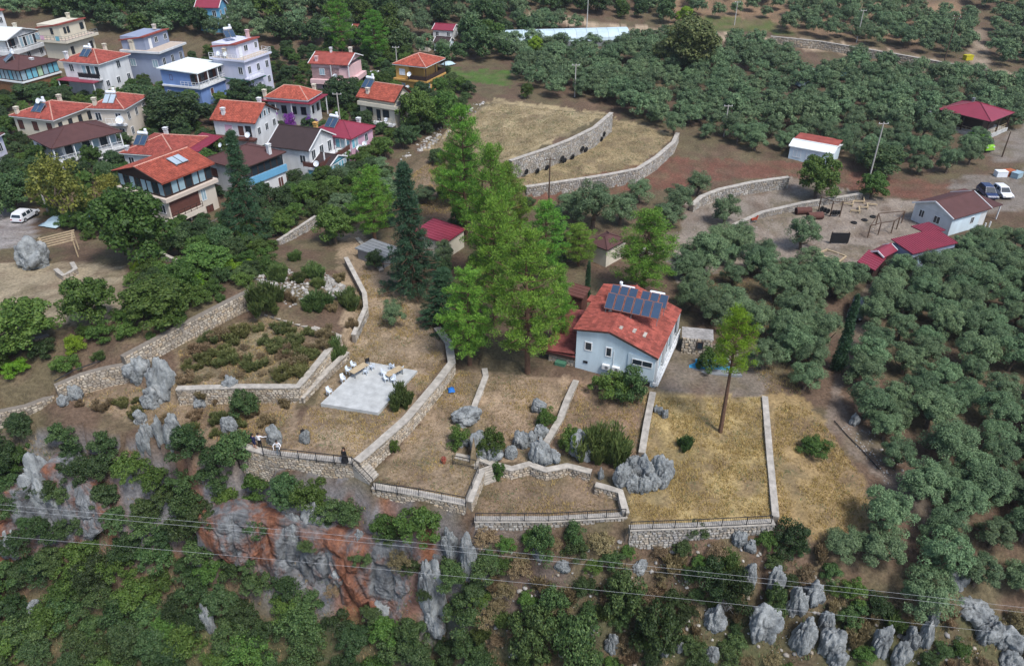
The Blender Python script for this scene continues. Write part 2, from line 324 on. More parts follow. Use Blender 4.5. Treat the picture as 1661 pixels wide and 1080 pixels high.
# ------------------------------------------------------------------ stone walls, railings, stairs
def stone_mat(name, c, dark):
    m, t, N, L, b = nt(name); b.inputs['Roughness'].default_value = .9; b.inputs['Specular IOR Level'].default_value = .15
    g = N.new('ShaderNodeNewGeometry'); rp = N.new('ShaderNodeValToRGB'); e = rp.color_ramp.elements
    e[0].color = (*[x*dark for x in c], 1); e[1].color = (*c, 1)
    for p, k in ((.3, (c[0]*.95, c[1]*.85, c[2]*.72)), (.62, (c[0]*.8, c[1]*.8, c[2]*.82)), (.8, (c[0]*1.12, c[1]*1.1, c[2]*1.04))):
        q = e.new(p); q.color = (*k, 1)
    L.new(g.outputs['Random Per Island'], rp.inputs[0])
    tc = N.new('ShaderNodeTexCoord'); n = N.new('ShaderNodeTexNoise'); n.inputs['Scale'].default_value = 4; n.inputs['Detail'].default_value = 6; L.new(tc.outputs['Object'], n.inputs[0])
    n2 = N.new('ShaderNodeTexNoise'); n2.inputs['Scale'].default_value = .5; n2.inputs['Detail'].default_value = 4; L.new(tc.outputs['Object'], n2.inputs[0])
    ad = N.new('ShaderNodeMath'); ad.operation = 'MULTIPLY'; L.new(n.outputs['Fac'], ad.inputs[0]); L.new(n2.outputs['Fac'], ad.inputs[1])
    r = N.new('ShaderNodeMapRange'); r.inputs[1].default_value = .12; r.inputs[2].default_value = .38; r.inputs[3].default_value = .6; r.inputs[4].default_value = 1.15; L.new(ad.outputs[0], r.inputs[0])
    v = N.new('ShaderNodeVectorMath'); v.operation = 'SCALE'; L.new(rp.outputs[0], v.inputs[0]); L.new(r.outputs[0], v.inputs['Scale']); L.new(v.outputs[0], b.inputs['Base Color'])
    return m
M_STONE = stone_mat('field_stone', (.46,.41,.34), .55); M_STONE_G = stone_mat('grey_stone', (.40,.385,.36), .6)
M_MORTAR = pm('mortar', (.20,.175,.145), .95, .25, 2, .5); M_COPE = pm('coping_concrete', (.38,.35,.305), .9, .38, 1.6, .4)
M_CONC = pm('slab_concrete', (.43,.44,.43), .85, .26, .9, .2); M_IRON = pm('dark_iron', (.03,.03,.032), .5, .1, 3)
def poly_resample(P, step):
    out = []
    for a, b in zip(P[:-1], P[1:]):
        n = max(1, int(np.linalg.norm((b-a)[:2])/step))
        for i in range(n): out.append(a+(b-a)*i/n)
    out.append(P[-1]); return np.array(out)
def stone_face(mb, Q, O, zb, zt, rng, size=.3):
    """irregular stones set on a vertical face; Q (n,2) line, O (n,2) outward normals, zb/zt heights"""
    s = np.concatenate([[0], np.cumsum(np.linalg.norm(np.diff(Q, axis=0), axis=1))]); tot = s[-1]
    hmax = float((zt-zb).max()); top = 0.0; row = 0
    def at(u, d, out):
        x = np.interp(u, s, Q[:, 0]); y = np.interp(u, s, Q[:, 1]); ox = np.interp(u, s, O[:, 0]); oy = np.interp(u, s, O[:, 1])
        return (x+ox*out, y+oy*out, np.interp(u, s, zt)-d)
    while top < hmax:
        h = size*rng.uniform(.75, 1.25); u = rng.uniform(-.2, 0)
        while u < tot:
            w = size*rng.uniform(.8, 1.9); c = min(max(u+w/2, 0), tot)
            if np.interp(c, s, zt-zb) > top+h*.3:
                j = lambda: rng.uniform(-.22, .22)*size
                u0, u1 = max(0, u+.025), min(tot, u+w-.025)
                if u1-u0 > .06:
                    t0, t1 = top+.02, top+h-.02; o = rng.uniform(.045, .10)
                    co = [(u0+j()*.5, max(0., t1+j())), (u1+j()*.5, max(0., t1+j())), (u1+j()*.5, max(0., t0+j()*.7)), (u0+j()*.5, max(0., t0+j()*.7))]
                    mu = sum(p[0] for p in co)/4; md = sum(p[1] for p in co)/4; n = len(mb.v)
                    for p in co: mb.v.append(at(p[0], p[1], -.01))
                    for p in co: mb.v.append(at(mu+(p[0]-mu)*.72, md+(p[1]-md)*.72, o))
                    mb.f.append((n+4, n+5, n+6, n+7)); mb.mi.append(0)
                    for k in range(4): mb.f.append((n+k, n+(k+1)%4, n+4+(k+1)%4, n+4+k)); mb.mi.append(0)
            u += w
        top += h; row += 1
def stone_wall(name, label, pts, side=1, thick=.45, coping=True, both=False, mat=None, size=.3, group='stone retaining walls', raise_=.12, minh=.35, base=None):
    """pts (px,py,ztop) along the top; side +1: outer face to the right when walking along pts"""
    P = np.array([W(*p) for p in pts]); Q = poly_resample(P, .8); n = len(Q)
    D = np.gradient(Q[:, :2], axis=0); D /= np.linalg.norm(D, axis=1)[:, None]+1e-9
    O = np.stack([D[:, 1], -D[:, 0]], 1)*side
    zt = Q[:, 2]+raise_; oz = H(Q[:, 0]+O[:, 0]*(thick+.5), Q[:, 1]+O[:, 1]*(thick+.5)); zb = np.minimum(oz, zt-minh)-.35
    if base is not None: zb = np.minimum(zb, base)
    root = thing(name, label, 'wall', (P[0][0], P[0][1], float(zb.min())), group=group); root['kind'] = 'thing'; o0 = np.array(root.location)
    inn = Q[:, :2]-O*.12; out = Q[:, :2]+O*thick; rng = random.Random(len(label)*31+int(abs(pts[0][0])))
    mb = MB(); V = []
    for i in range(n):
        V += [(inn[i][0], inn[i][1], zb[i]), (out[i][0], out[i][1], zb[i]), (out[i][0], out[i][1], zt[i]), (inn[i][0], inn[i][1], zt[i])]
    mb.v = [tuple(np.array(v)-o0) for v in V]
    for i in range(n-1):
        a = i*4; b = a+4
        for k in range(4): mb.f.append((a+k, a+(k+1)%4, b+(k+1)%4, b+k)); mb.mi.append(0)
    mb.f.append((0,1,2,3)); mb.mi.append(0); e = (n-1)*4; mb.f.append((e+3,e+2,e+1,e)); mb.mi.append(0)
    mb.build('core', M_MORTAR, root)
    sb = MB(); stone_face(sb, out, O, zb, zt, rng, size)
    if both:
        iz = H(inn[:, 0]-O[:, 0]*.5, inn[:, 1]-O[:, 1]*.5)-.2
        if float((zt-iz).max()) > .25: stone_face(sb, inn, -O, np.minimum(iz, zt-.1), zt, rng, size)
    sb.v = [tuple(np.array(v)-o0) for v in sb.v]; sb.build('stones', mat or M_STONE, root, kind='stuff')
    if coping:
        cb = MB(); a = inn-O*.05; c = out+O*.1
        cb.v = []
        for i in range(n):
            jt = rng.uniform(-.015, .015)
            for q, z in ((a[i], zt[i]+.003), (c[i], zt[i]+.003), (c[i], zt[i]+.11+jt), (a[i], zt[i]+.11+jt)): cb.v.append((q[0]-o0[0], q[1]-o0[1], z-o0[2]))
        for i in range(n-1):
            x = i*4; y = x+4
            for k in range(4): cb.f.append((x+k, x+(k+1)%4, y+(k+1)%4, y+k)); cb.mi.append(0)
        cb.f.append((0,1,2,3)); cb.mi.append(0); e = (n-1)*4; cb.f.append((e+3,e+2,e+1,e)); cb.mi.append(0)
        cb.build('coping', M_COPE, root)
    return root
# front and inner walls of the plot
stone_wall('stone_wall', 'front retaining wall with iron railing below the concrete slab terrace', [(392,722,2.0),(440,735,2.0),(574,748,2.0)], 1)
stone_wall('stone_wall', 'long diagonal stone wall running down beside the concrete slab', [(706,534,2.6),(724,558,2.5),(729,590,2.4),(702,625,2.3),(655,680,2.2),(598,730,2.1),(576,748,2.0)], -1, thick=.6)
stone_wall('stone_wall', 'front wall with railing below the small brown terrace by the stairs', [(606,788,.2),(680,800,.15),(757,815,.1)], 1)
stone_wall('stone_wall', 'short stone wall at the corner beside the front stairs', [(778,764,.3),(757,815,.1)], -1, both=True, base=-2)
stone_wall('stone_wall', 'low stone kerb wall left of the path under the pines', [(784,600,1.4),(786,612,1.3),(766,664,.9)], -1, both=True, thick=.35)
stone_wall('stone_wall', 'low winding stone wall going down from the villa terrace to the boulders', [(932,620,1.1),(918,650,.9),(906,682,.6),(886,716,.4),(874,735,.2)], -1, both=True, thick=.4, raise_=.25)
stone_wall('stone_wall', 'low stone wall between the marker garden and the golden grass terrace', [(1056,640,.75),(1046,690,.4),(1038,738,.1)], -1, both=True, thick=.4, raise_=.3)
stone_wall('stone_wall', 'long low straight kerb wall along the golden grass terrace', [(1238,645,.35),(1246,745,-.15),(1255,840,-.5)], -1, both=True, thick=.35, raise_=.15)
stone_wall('stone_wall', 'front wall with railing under the lower brown terrace', [(770,842,-.95),(890,842,-.95),(1018,835,-.95)], 1, mat=M_STONE_G)
stone_wall('stone_wall', 'front wall with railing under the golden grass terrace', [(1020,856,-.6),(1130,852,-.58),(1254,846,-.55)], 1, mat=M_STONE_G, coping=True)
stone_wall('stone_wall', 'wavy low wall between the boulder garden and the lower brown terrace', [(775,742,.25),(800,752,.1),(830,760,.1),(858,752,.1),(885,762,.1),(920,755,0),(960,765,0)], 1, thick=.4, raise_=.1)
stone_wall('stone_wall', 'stepped white kerb wall beside the big boulder cluster', [(966,786,-.05),(985,791,-.1),(1008,798,-.1),(1018,834,-.5)], 1, thick=.35, both=True)
stone_wall('stone_wall', 'tall stone wall around the overgrown weedy terrace', [(430,512,4.1),(490,530,4.0),(547,548,3.95),(515,588,3.9),(482,627,3.8),(390,627,3.8),(288,630,3.7)], -1)
stone_wall('stone_wall', 'narrow lower wall parallel to the overgrown terrace wall', [(562,572,2.9),(530,602,2.7),(487,647,2.5)], -1, thick=.35, both=True)
stone_wall('stone_wall', 'big rough retaining wall under the village garden', [(404,470,6.3),(350,497,6.1),(290,528,5.9),(230,560,5.7),(196,578,5.6)], -1, thick=.6, coping=False)
stone_wall('stone_wall', 'curved retaining wall with a hose along its top', [(214,588,4.6),(170,596,4.5),(130,607,4.4),(88,625,4.2)], -1, thick=.5, coping=False)
stone_wall('stone_wall', 'pale broken wall at the edge above the cliff', [(88,640,2.6),(40,658,2.3),(-10,668,2.2)], -1, thick=.5, coping=False)
stone_wall('stone_wall', 'dry stone terrace wall behind the garden shrubs', [(130,530,5.6),(60,548,5.4),(-20,560,5.3)], -1, thick=.5, coping=False, base=3.4)
stone_wall('stone_wall', 'concrete kerb curving along the dirt path beside the rubble', [(560,420,4.4),(590,478,3.7),(592,500,3.5),(572,545,3.3)], -1, thick=.3, mat=M_STONE_G, minh=.9)
stone_wall('stone_wall', 'low white kerb between the dirt path and the dark pergola', [(578,388,3.0),(598,410,3.0),(618,440,2.8)], -1, thick=.3, both=True)
stone_wall('stone_wall', 'grey concrete garden wall along the village side of the path', [(450,392,4.6),(512,352,4.5)], 1, thick=.2, mat=M_STONE_G, minh=1.2)
stone_wall('stone_wall', 'upper field retaining wall with tyres leaning on it', [(990,186,6.4),(962,210,6.3),(922,230,6.1),(880,246,6.0),(826,264,5.9)], -1, mat=M_STONE_G, thick=.5, size=.34, raise_=.35)
stone_wall('stone_wall', 'lower field retaining wall curving down to the red dirt track', [(1097,219,3.4),(1090,234,3.3),(1062,258,3.2),(1032,277,3.1),(980,287,3.1),(920,296,3.1),(852,306,3.1)], -1, mat=M_STONE_G, thick=.5, size=.34, raise_=.35)
stone_wall('stone_wall', 'curving grey retaining wall beside the track above the playground', [(1278,288,2.6),(1220,296,2.5),(1165,308,2.4),(1135,320,2.1),(1120,334,1.6)], -1, mat=M_STONE_G, thick=.5, size=.34, minh=1.2)
stone_wall('stone_wall', 'long low grey wall along the back of the playground', [(1396,315,1.4),(1300,330,1.3),(1235,345,1.2),(1188,366,1.0)], -1, mat=M_STONE_G, thick=.4, minh=.6, base=-.3)
stone_wall('stone_wall', 'long tan retaining wall along the far road', [(1250,60,6.9),(1330,68,6.4),(1450,88,5.6),(1540,104,5.0),(1600,112,4.7)], 1, mat=M_STONE, thick=.5, size=.5, minh=1.8)
stone_wall('stone_wall', 'small concrete wall beneath the palm by the olive yard', [(1030,635-225,1.8),(1060,400,1.7)], 1, thick=.3, mat=M_STONE_G, minh=.5)
def railing(name, label, pts, h=1.05, gap=1.9):
    P = np.array([W(*p) for p in pts]); root = thing(name, label, 'railing', tuple(P[0]), group='iron railings on the front walls'); o = P[0]
    Q = []
    for a, b in zip(P[:-1], P[1:]):
        n = max(1, round(np.linalg.norm(b-a)/gap)); Q += [a+(b-a)*i/n for i in range(n)]
    Q.append(P[-1])
    for q in Q:
        q = q-o; MB().bar((q[0], q[1], q[2]-.1), (q[0], q[1], q[2]+h), .07).build('post', M_IRON, root)
    tr = MB(); bars = MB()
    for a, b in zip(Q[:-1], Q[1:]):
        a = a-o; b = b-o
        for hh, w in ((h, .055), (.14, .04)): tr.bar((a[0], a[1], a[2]+hh), (b[0], b[1], b[2]+hh), w)
        L_ = np.linalg.norm(b-a); k = int(L_/.16)
        for i in range(1, k):
            c = a+(b-a)*i/k; bars.bar((c[0], c[1], c[2]+.14), (c[0], c[1], c[2]+h), .018)
    tr.build('rails', M_IRON, root); bars.build('balusters', M_IRON, root, kind='stuff')
railing('railing', 'dark iron railing on the wall where people stand', [(428,738,2.12),(572,755,2.12),(606,790,.35)])
railing('railing', 'dark iron railing at the front of the small brown terrace', [(610,796,.25),(680,806,.2),(755,820,.15),(776,770,.3)])
railing('railing', 'dark iron railing along the lower brown terrace', [(772,846,-.8),(890,846,-.8),(1014,839,-.8)])
railing('railing', 'dark iron railing in front of the golden grass terrace', [(1022,860,-.45),(1130,856,-.42),(1250,850,-.4)])
railing('railing', 'short railing above the front stairs beside the boulders', [(735,752,.5),(772,760,.5)])
def stairs(label, a, b, width, n):
    A = W(*a); B = W(*b); d = B-A; L_ = np.linalg.norm(d[:2]); root = thing('stone_stairs', label, 'stairs', tuple(B), math.atan2(d[1], d[0]), 'stone stairs between the terraces'); dz = (A[2]-B[2])/n; r = L_/n
    for i in range(n):
        x0 = -L_+i*r; MB().box(x0, x0+r+.04, -width/2+.004*(i % 2), width/2-.004*(i % 2), -.4-.6, (n-i)*dz).build('step', M_COPE, root)
stairs('stone stairs going down beside the woman in black', (578,745,2.0), (606,778,.25), 1.5, 9)
stairs('broad grey stairs next to the pale boulders in the middle', (760,738,.55), (752,757,.25), 2.4, 4)
stairs('steep stairs down to the lower brown terrace', (787,757,.35), (795,783,-.85), 1.2, 7)
# concrete slab
_c = [W(594,586,2.5), W(677,601,2.5), W(613,669,2.5), W(520,654,2.5)]; _r = thing('concrete_slab', 'pale square concrete slab with tables and chairs on it', 'slab', tuple(_c[3]))
_b = MB(); _b.prism([(p[0]-_c[3][0], p[1]-_c[3][1]) for p in (_c[3], _c[2], _c[1], _c[0])], -.8, 0); _b.build('platform', M_CONC, _r)

# ------------------------------------------------------------------ rocks
from mathutils import noise as mnoise
import bmesh
def rock_mat(name, rust):
    m, t, N, L, b = nt(name); b.inputs['Roughness'].default_value = .92; b.inputs['Specular IOR Level'].default_value = .15
    tc = N.new('ShaderNodeTexCoord'); oi = N.new('ShaderNodeObjectInfo')
    va = N.new('ShaderNodeVectorMath'); va.operation = 'ADD'; L.new(tc.outputs['Object'], va.inputs[0])
    cm = N.new('ShaderNodeVectorMath'); cm.operation = 'SCALE'; cm.inputs[0].default_value = (9, 7, 5); L.new(oi.outputs['Random'], cm.inputs['Scale']); L.new(cm.outputs[0], va.inputs[1])
    def noise(s, d, r=.6):
        n = N.new('ShaderNodeTexNoise'); n.inputs['Scale'].default_value = s; n.inputs['Detail'].default_value = d; n.inputs['Roughness'].default_value = r; L.new(va.outputs[0], n.inputs[0]); return n.outputs['Fac']
    rp = N.new('ShaderNodeValToRGB'); e = rp.color_ramp.elements; e[0].position = .3; e[0].color = (.055,.057,.064,1); e[1].position = .74; e[1].color = (.53,.555,.55,1)
    q = e.new(.46); q.color = (.27,.288,.29,1); L.new(noise(2.6, 9, .7), rp.inputs[0]); out = rp.outputs[0]
    pk = N.new('ShaderNodeMix'); pk.data_type = 'RGBA'; pk.inputs[7].default_value = (.30,.26,.22,1) if not rust else (.30,.125,.06,1)
    mr = N.new('ShaderNodeMapRange'); mr.inputs[1].default_value = .58-.06*rust; mr.inputs[2].default_value = .75-.07*rust; mr.inputs[4].default_value = .5+.35*rust; L.new(noise(1.1 if rust else 1.3, 7, .7), mr.inputs[0])
    L.new(mr.outputs[0], pk.inputs[0]); L.new(out, pk.inputs[6]); L.new(pk.outputs[2], b.inputs['Base Color'])
    bp = N.new('ShaderNodeBump'); bp.inputs['Strength'].default_value = 1; bp.inputs['Distance'].default_value = .35; L.new(noise(6, 9, .78), bp.inputs['Height']); L.new(bp.outputs[0], b.inputs['Normal'])
    return m
M_ROCK = rock_mat('limestone', 0); M_RUST = rock_mat('rust_stained_limestone', 1)
def rock_mesh(seed, tall=1.0, sub=5):
    bm = bmesh.new(); bmesh.ops.create_icosphere(bm, subdivisions=sub, radius=1); off = Vector((seed*13.7, seed*5.1, seed*9.3))
    for v in bm.verts:
        p = v.co.copy(); q = Vector((p.x, p.y, p.z*.45))
        r = 1+.42*mnoise.noise(p*1.1+off)+.20*mnoise.noise(q*2.4+off)
        d, _ = mnoise.voronoi(q*1.7+off); crack = d[1]-d[0]; r -= .22*math.exp(-crack*7)
        d, _ = mnoise.voronoi(p*4.1+off*2); r -= .09*math.exp(-(d[1]-d[0])*9)
        r += .16*(.5-abs(mnoise.noise(Vector((p.x*2.6, p.y*2.6, p.z*.9))+off*1.7)))+.07*(.4-abs(mnoise.noise(p*6+off)))+.05*(.4-abs(mnoise.noise(p*13+off)))+.02*mnoise.noise(p*26+off)
        v.co = Vector((p.x*r*.55, p.y*r*.5, (p.z*r*.62+.42)))
    zs = [v.co.z for v in bm.verts]; lo = -.2; hi = max(zs)
    xs = [abs(v.co.x) for v in bm.verts]; mx = max(xs)
    for v in bm.verts: v.co = Vector((v.co.x/mx*.5, v.co.y/mx*.5, max(v.co.z, lo-.1)/hi))
    me = bpy.data.meshes.new('rock'); bm.to_mesh(me); bm.free(); me.materials.append(M_ROCK)
    me.polygons.foreach_set('use_smooth', [True]*len(me.polygons)); return me
ROCKS = [rock_mesh(i) for i in range(9)]; RUSTY = []
for me in ROCKS[:4]: c = me.copy(); c.materials[0] = M_RUST; RUSTY.append(c)
ORD = ['first','second','third','fourth','fifth','sixth','seventh','eighth','ninth','tenth','eleventh','twelfth','thirteenth','fourteenth','fifteenth','sixteenth','seventeenth','eighteenth','nineteenth','twentieth',
 'twenty-first','twenty-second','twenty-third','twenty-fourth','twenty-fifth','twenty-sixth','twenty-seventh','twenty-eighth','twenty-ninth','thirtieth','thirty-first','thirty-second','thirty-third','thirty-fourth']
def rock(px0, px1, py0, py1, label, group, k, rust=False, lean=0., deep=1.0):
    g = G((px0+px1)/2, py1); R_ = math.sqrt(g[0]**2+g[1]**2+(g[2]-CZ)**2); cd = math.hypot(g[0], g[1])/R_
    w = (px1-px0)*R_/FPX; h = max(.3, (py1-py0)*R_/FPX/(cd+.25))*1.02
    o = link('limestone_rock', (RUSTY[k % 4] if rust else ROCKS[k % 9])); rnd = random.Random(k*7+int(px0))
    ry = math.radians(rnd.uniform(-25, 25)+lean*.0); o.location = (g[0], g[1]+w*(.3 if deep > .9 else .02)*deep, g[2]-h*.08); o.rotation_euler = (0, math.radians(lean), ry+(math.pi if rnd.random() < .5 else 0))
    if 'villa' in group or 'cluster' in group: w *= 1.1; h *= 1.15
    if 'slope' in group or 'ledge' in group: w *= .86; h *= 1.08
    o.scale = (w*1.12, w*1.0*deep, h); return tag(o, label, 'rock', group)
CLUST = {
 ('on the weedy ledge left of the overgrown terrace', 'rocks on the left ledge'): [(199,243,578,626),(243,292,578,657),(228,260,628,666),(360,388,619,645),(110,133,624,651),(92,110,641,661),(213,237,668,690),(226,260,682,746),(256,276,686,738),(268,302,682,742),(358,385,674,705),(313,333,643,665)],
 ('on the dry slab terrace', 'rocks on the slab terrace'): [(430,457,686,722),(484,501,690,721),(639,655,619,632)],
 ('in the garden in front of the villa', 'boulders in the villa garden'): [(736,782,662,692),(762,800,702,749),(788,814,722,752),(742,760,709,726),(863,885,646,672),(834,857,700,729),(853,871,700,726),(866,888,690,713),(819,838,724,746),(858,891,714,760),(888,908,733,757),(921,966,700,746),(970,979,756,778)],
 ('in the big boulder cluster above the golden terrace', 'big boulder cluster'): [(996,1020,752,792),(1014,1040,740,776),(1034,1060,736,782),(1056,1090,738,784),(1010,1036,768,800),(1032,1056,772,802),(1048,1070,768,798),(1066,1084,766,794)],
 ('by the wall near the stairs under the villa', 'small pale stones by the villa wall'): [(1060,1068,656,670),(1066,1075,660,674),(1074,1083,662,679)],
 ('on the slope below the front walls', 'rocks on the front slope'): [(1024,1054,911,938),(862,888,887,912),(1186,1213,862,890),(1206,1228,878,902),(1202,1227,911,958),(1141,1178,986,1030),(1208,1270,983,1048),(980,1004,1028,1062),(1068,1084,1050,1070),(1095,1110,1044,1062),(938,967,1012,1038),(1142,1166,1052,1078),(1239,1269,918,978),(1275,1308,955,1005),(1304,1338,943,985),(1328,1352,992,1028),(1280,1324,1010,1064),(1328,1369,1023,1070),(1342,1374,1058,1090),(1413,1444,1015,1070),(1443,1473,1043,1090),(1465,1490,1018,1056),(1488,1513,1006,1054),(1503,1521,982,1018),(1556,1610,992,1022),(1586,1628,1014,1054),(1615,1658,1026,1070),(1622,1656,1063,1095),(1538,1571,935,960),(1378,1396,670,692),(1572,1600,770,785)],
 ('embedded in the cliff under the slab terrace', 'rocks of the cliff'): [(460,495,818,876),(491,537,809,852),(518,554,858,906),(574,598,850,912),(618,640,882,922),(681,723,889,995),(717,743,848,905),(746,773,846,927),(57,112,719,822),(136,162,776,815),(-4,31,784,834),(333,351,972,1024),(50,73,970,996),(380,422,840,894),(345,385,832,880),(900,925,905,925)],
 ('with rust red stains in the cliff face', 'rust stained rocks of the cliff'): [(538,572,912,944),(600,640,960,1000),(0,45,845,900),(690,724,990,1030)],
 ('on the dry ground of the village garden', 'rock in the village garden'): [(31,69,389,438)],
}
def cliff_mat():
    m, t, N, L, b = nt('cliff_limestone'); b.inputs['Roughness'].default_value = .93; b.inputs['Specular IOR Level'].default_value = .12; tc = N.new('ShaderNodeTexCoord')
    def noise(s, d, r, sz):
        mp = N.new('ShaderNodeMapping'); mp.inputs['Scale'].default_value = (1, 1, sz); L.new(tc.outputs['Object'], mp.inputs[0]); n = N.new('ShaderNodeTexNoise'); n.inputs['Scale'].default_value = s; n.inputs['Detail'].default_value = d; n.inputs['Roughness'].default_value = r; n.inputs['Distortion'].default_value = .4; L.new(mp.outputs[0], n.inputs[0]); return n.outputs['Fac']
    rp = N.new('ShaderNodeValToRGB'); e = rp.color_ramp.elements; e[0].position = .32; e[0].color = (.07,.07,.075,1); e[1].position = .7; e[1].color = (.36,.375,.38,1); q = e.new(.5); q.color = (.18,.19,.197,1); L.new(noise(.9, 10, .72, .55), rp.inputs[0])
    mx = N.new('ShaderNodeMix'); mx.data_type = 'RGBA'; r2 = N.new('ShaderNodeValToRGB'); f = r2.color_ramp.elements; f[0].color = (.13,.06,.04,1); f[1].color = (.42,.20,.11,1); f[0].position = .35; f[1].position = .7; q = f.new(.52); q.color = (.27,.105,.055,1); L.new(noise(1.6, 8, .7, .4), r2.inputs[0])
    mr = N.new('ShaderNodeMapRange'); mr.inputs[1].default_value = .46; mr.inputs[2].default_value = .58; mr.inputs[4].default_value = .9; L.new(noise(.22, 7, .66, .6), mr.inputs[0]); L.new(mr.outputs[0], mx.inputs[0]); L.new(rp.outputs[0], mx.inputs[6]); L.new(r2.outputs[0], mx.inputs[7]); L.new(mx.outputs[2], b.inputs['Base Color'])
    bp = N.new('ShaderNodeBump'); bp.inputs['Strength'].default_value = 1; bp.inputs['Distance'].default_value = .4; L.new(noise(3.5, 10, .75, .6), bp.inputs['Height']); L.new(bp.outputs[0], b.inputs['Normal']); return m
M_CLIFF = cliff_mat()
def cliff(label, top, bot, seed, amp=1.0, nu=230, nv=110):
    T = np.array([W(*q) for q in top]); B = np.array([W(*q) for q in bot]); st = np.linspace(0, 1, len(T)); u = np.linspace(0, 1, nu); v = np.linspace(-.06, 1.06, nv)
    Tp = np.stack([np.interp(u, st, T[:, k]) for k in range(3)], 1); Bp = np.stack([np.interp(u, st, B[:, k]) for k in range(3)], 1); P = Tp[:, None, :]*(1-v[None, :, None])+Bp[:, None, :]*v[None, :, None]; V = []
    for i in range(nu):
        for j in range(nv):
            q = Vector(P[i, j])+Vector((seed*31., 0, seed*7.)); fl = Vector((q.x, q.y, q.z*.35)); e_ = math.sin(math.pi*min(max(v[j], 0), 1))**.35*min(1, 6*min(u[i], 1-u[i])+.02)
            d = 1.5*mnoise.noise(fl*.22)+.9*(.5-abs(mnoise.noise(fl*.55)))+.5*(.4-abs(mnoise.noise(fl*1.2)))+.28*(.4-abs(mnoise.noise(q*2.3)))+.12*mnoise.noise(q*5); w_, _ = mnoise.voronoi(Vector((q.x, q.y, q.z*.45))*.6); d -= .7*math.exp(-(w_[1]-w_[0])*6)
            k = amp*(.35+d)*e_; V.append((P[i, j][0]+.25*mnoise.noise(q*.8+Vector((9,0,0))), P[i, j][1]-.55-k, P[i, j][2]+.4*mnoise.noise(q*.7+Vector((0,5,0)))))
    for j in range(nv):                                   # bury both ends in the slope
        for i in (0, nu-1): x, y, z = V[i*nv+j]; V[i*nv+j] = (x, y+1.6, z)
    for i in range(nu): x, y, z = V[i*nv]; V[i*nv] = (x, y+2.2, z-.3)
    I = np.arange(nu*nv).reshape(nu, nv); F = np.stack([I[:-1, :-1], I[:-1, 1:], I[1:, 1:], I[1:, :-1]], -1).reshape(-1, 4); o = link('rock_cliff', np_mesh('rock_cliff', V, F, M_CLIFF, True)); o['kind'] = 'thing'; return tag(o, label, 'cliff', 'cliff faces')
cliff('long grey and rust red limestone cliff face below the slab terrace', [(322,836,-3.4),(385,832,-3.0),(440,835,-3.2),(540,862,-4),(640,885,-4.6),(700,888,-4.6),(745,892,-4.8),(785,905,-5.2)], [(322,872,-6.5),(385,905,-9),(440,938,-11),(530,985,-13.5),(620,1003,-14.2),(690,1032,-14.2),(745,1010,-12.5),(785,950,-8.5)], 1)
cliff('grey cliff face with red foot at the left edge', [(-120,790,-3),(-30,792,-3),(40,800,-3.5),(75,760,-1.6),(110,750,-1.2),(150,800,-3.5),(175,830,-5)], [(-120,930,-12),(-30,925,-12),(40,915,-11.5),(75,905,-11),(110,880,-9.5),(150,865,-8),(175,850,-6.5)], 2, .6, nu=160)
RECTS = [q for L_ in CLUST.values() for q in L_]
_k = 0
for (place, grp), L_ in CLUST.items():
    for i, q in enumerate(sorted(L_)):
        lab = ('%s limestone rock from the left %s' % (ORD[i], place)) if len(L_) > 1 else 'large grey limestone boulder '+place
        rust = grp.startswith('rust'); _k += 1
        rock(*q, lab, grp, _k, rust, deep=.8 if rust or 'cliff' in grp else 1.0, lean=(12 if q[0] == 484 else 0))
# ------------------------------------------------------------------ buildings
M_WHITE = pm('white_render', (.62,.635,.64), .85, .20, .7, .1, streak=.8); M_CREAM = pm('cream_render', (.60,.55,.44), .85, .10, .7, .1, streak=.8); M_BEIGE = pm('beige_render', (.60,.54,.46), .85, .10, .7, .1, streak=.8)
M_TAN = pm('tan_band', (.53,.45,.38), .85, .1, .7); M_PINK = pm('pink_render', (.62,.42,.42), .85, .10, .7, streak=.6); M_ROSE = pm('rose_render', (.62,.38,.48), .85, .1, .7)
M_BLUE = pm('blue_render', (.17,.27,.52), .85, .12, .7, streak=.6); M_GREYB = pm('greyblue_render', (.26,.30,.40), .85, .1, .7, streak=.6); M_LILAC = pm('lilac_render', (.56,.57,.68), .85, .1, .7, streak=.6)
M_PALEB = pm('pale_blue_render', (.55,.66,.72), .85, .16, .7, .1, streak=.8); M_OCHRE = pm('ochre_render', (.56,.33,.10), .85, .1, .7, streak=.6); M_BRICK = pm('brown_brick', (.20,.10,.05), .9, .25, 3, .4); M_AZURE = pm('azure_panel', (.14,.36,.55), .6, .1, 1)
M_WOODD = pm('dark_wood', (.05,.03,.025), .7, .2, 2); M_WOOD = pm('pale_wood', (.42,.33,.21), .8, .25, 3); M_BROWNW = pm('brown_panel', (.11,.045,.035), .7, .2, 2)
M_FRW = pm('white_frame', (.72,.73,.73), .5, .04, 2); M_GLASS = pm('dark_glass', (.025,.035,.045), .12, .1, 1, spec=.6); M_CURT = pm('curtained_glass', (.30,.42,.48), .2, .15, .8, spec=.5); M_CURTB = pm('aqua_glass', (.16,.42,.52), .2, .15, .8, spec=.5); M_CURTG = pm('green_curtain', (.35,.50,.33), .35, .1, 1)
M_TO = pm('orange_tile', (.33,.080,.052), .8, .32, .9, .2, island=.22); M_TR = pm('red_tile', (.28,.068,.052), .8, .34, .9, .2, island=.22); M_TV = pm('villa_tile', (.27,.070,.052), .8, .42, .8, .2, island=.3); M_TM = pm('maroon_metal', (.22,.03,.05), .45, .10, .8, spec=.4); M_TB = pm('brown_shingle', (.085,.040,.038), .85, .15, .8, .2); M_TK = pm('dark_brown_shingle', (.045,.030,.030), .85, .15, .8, .2)
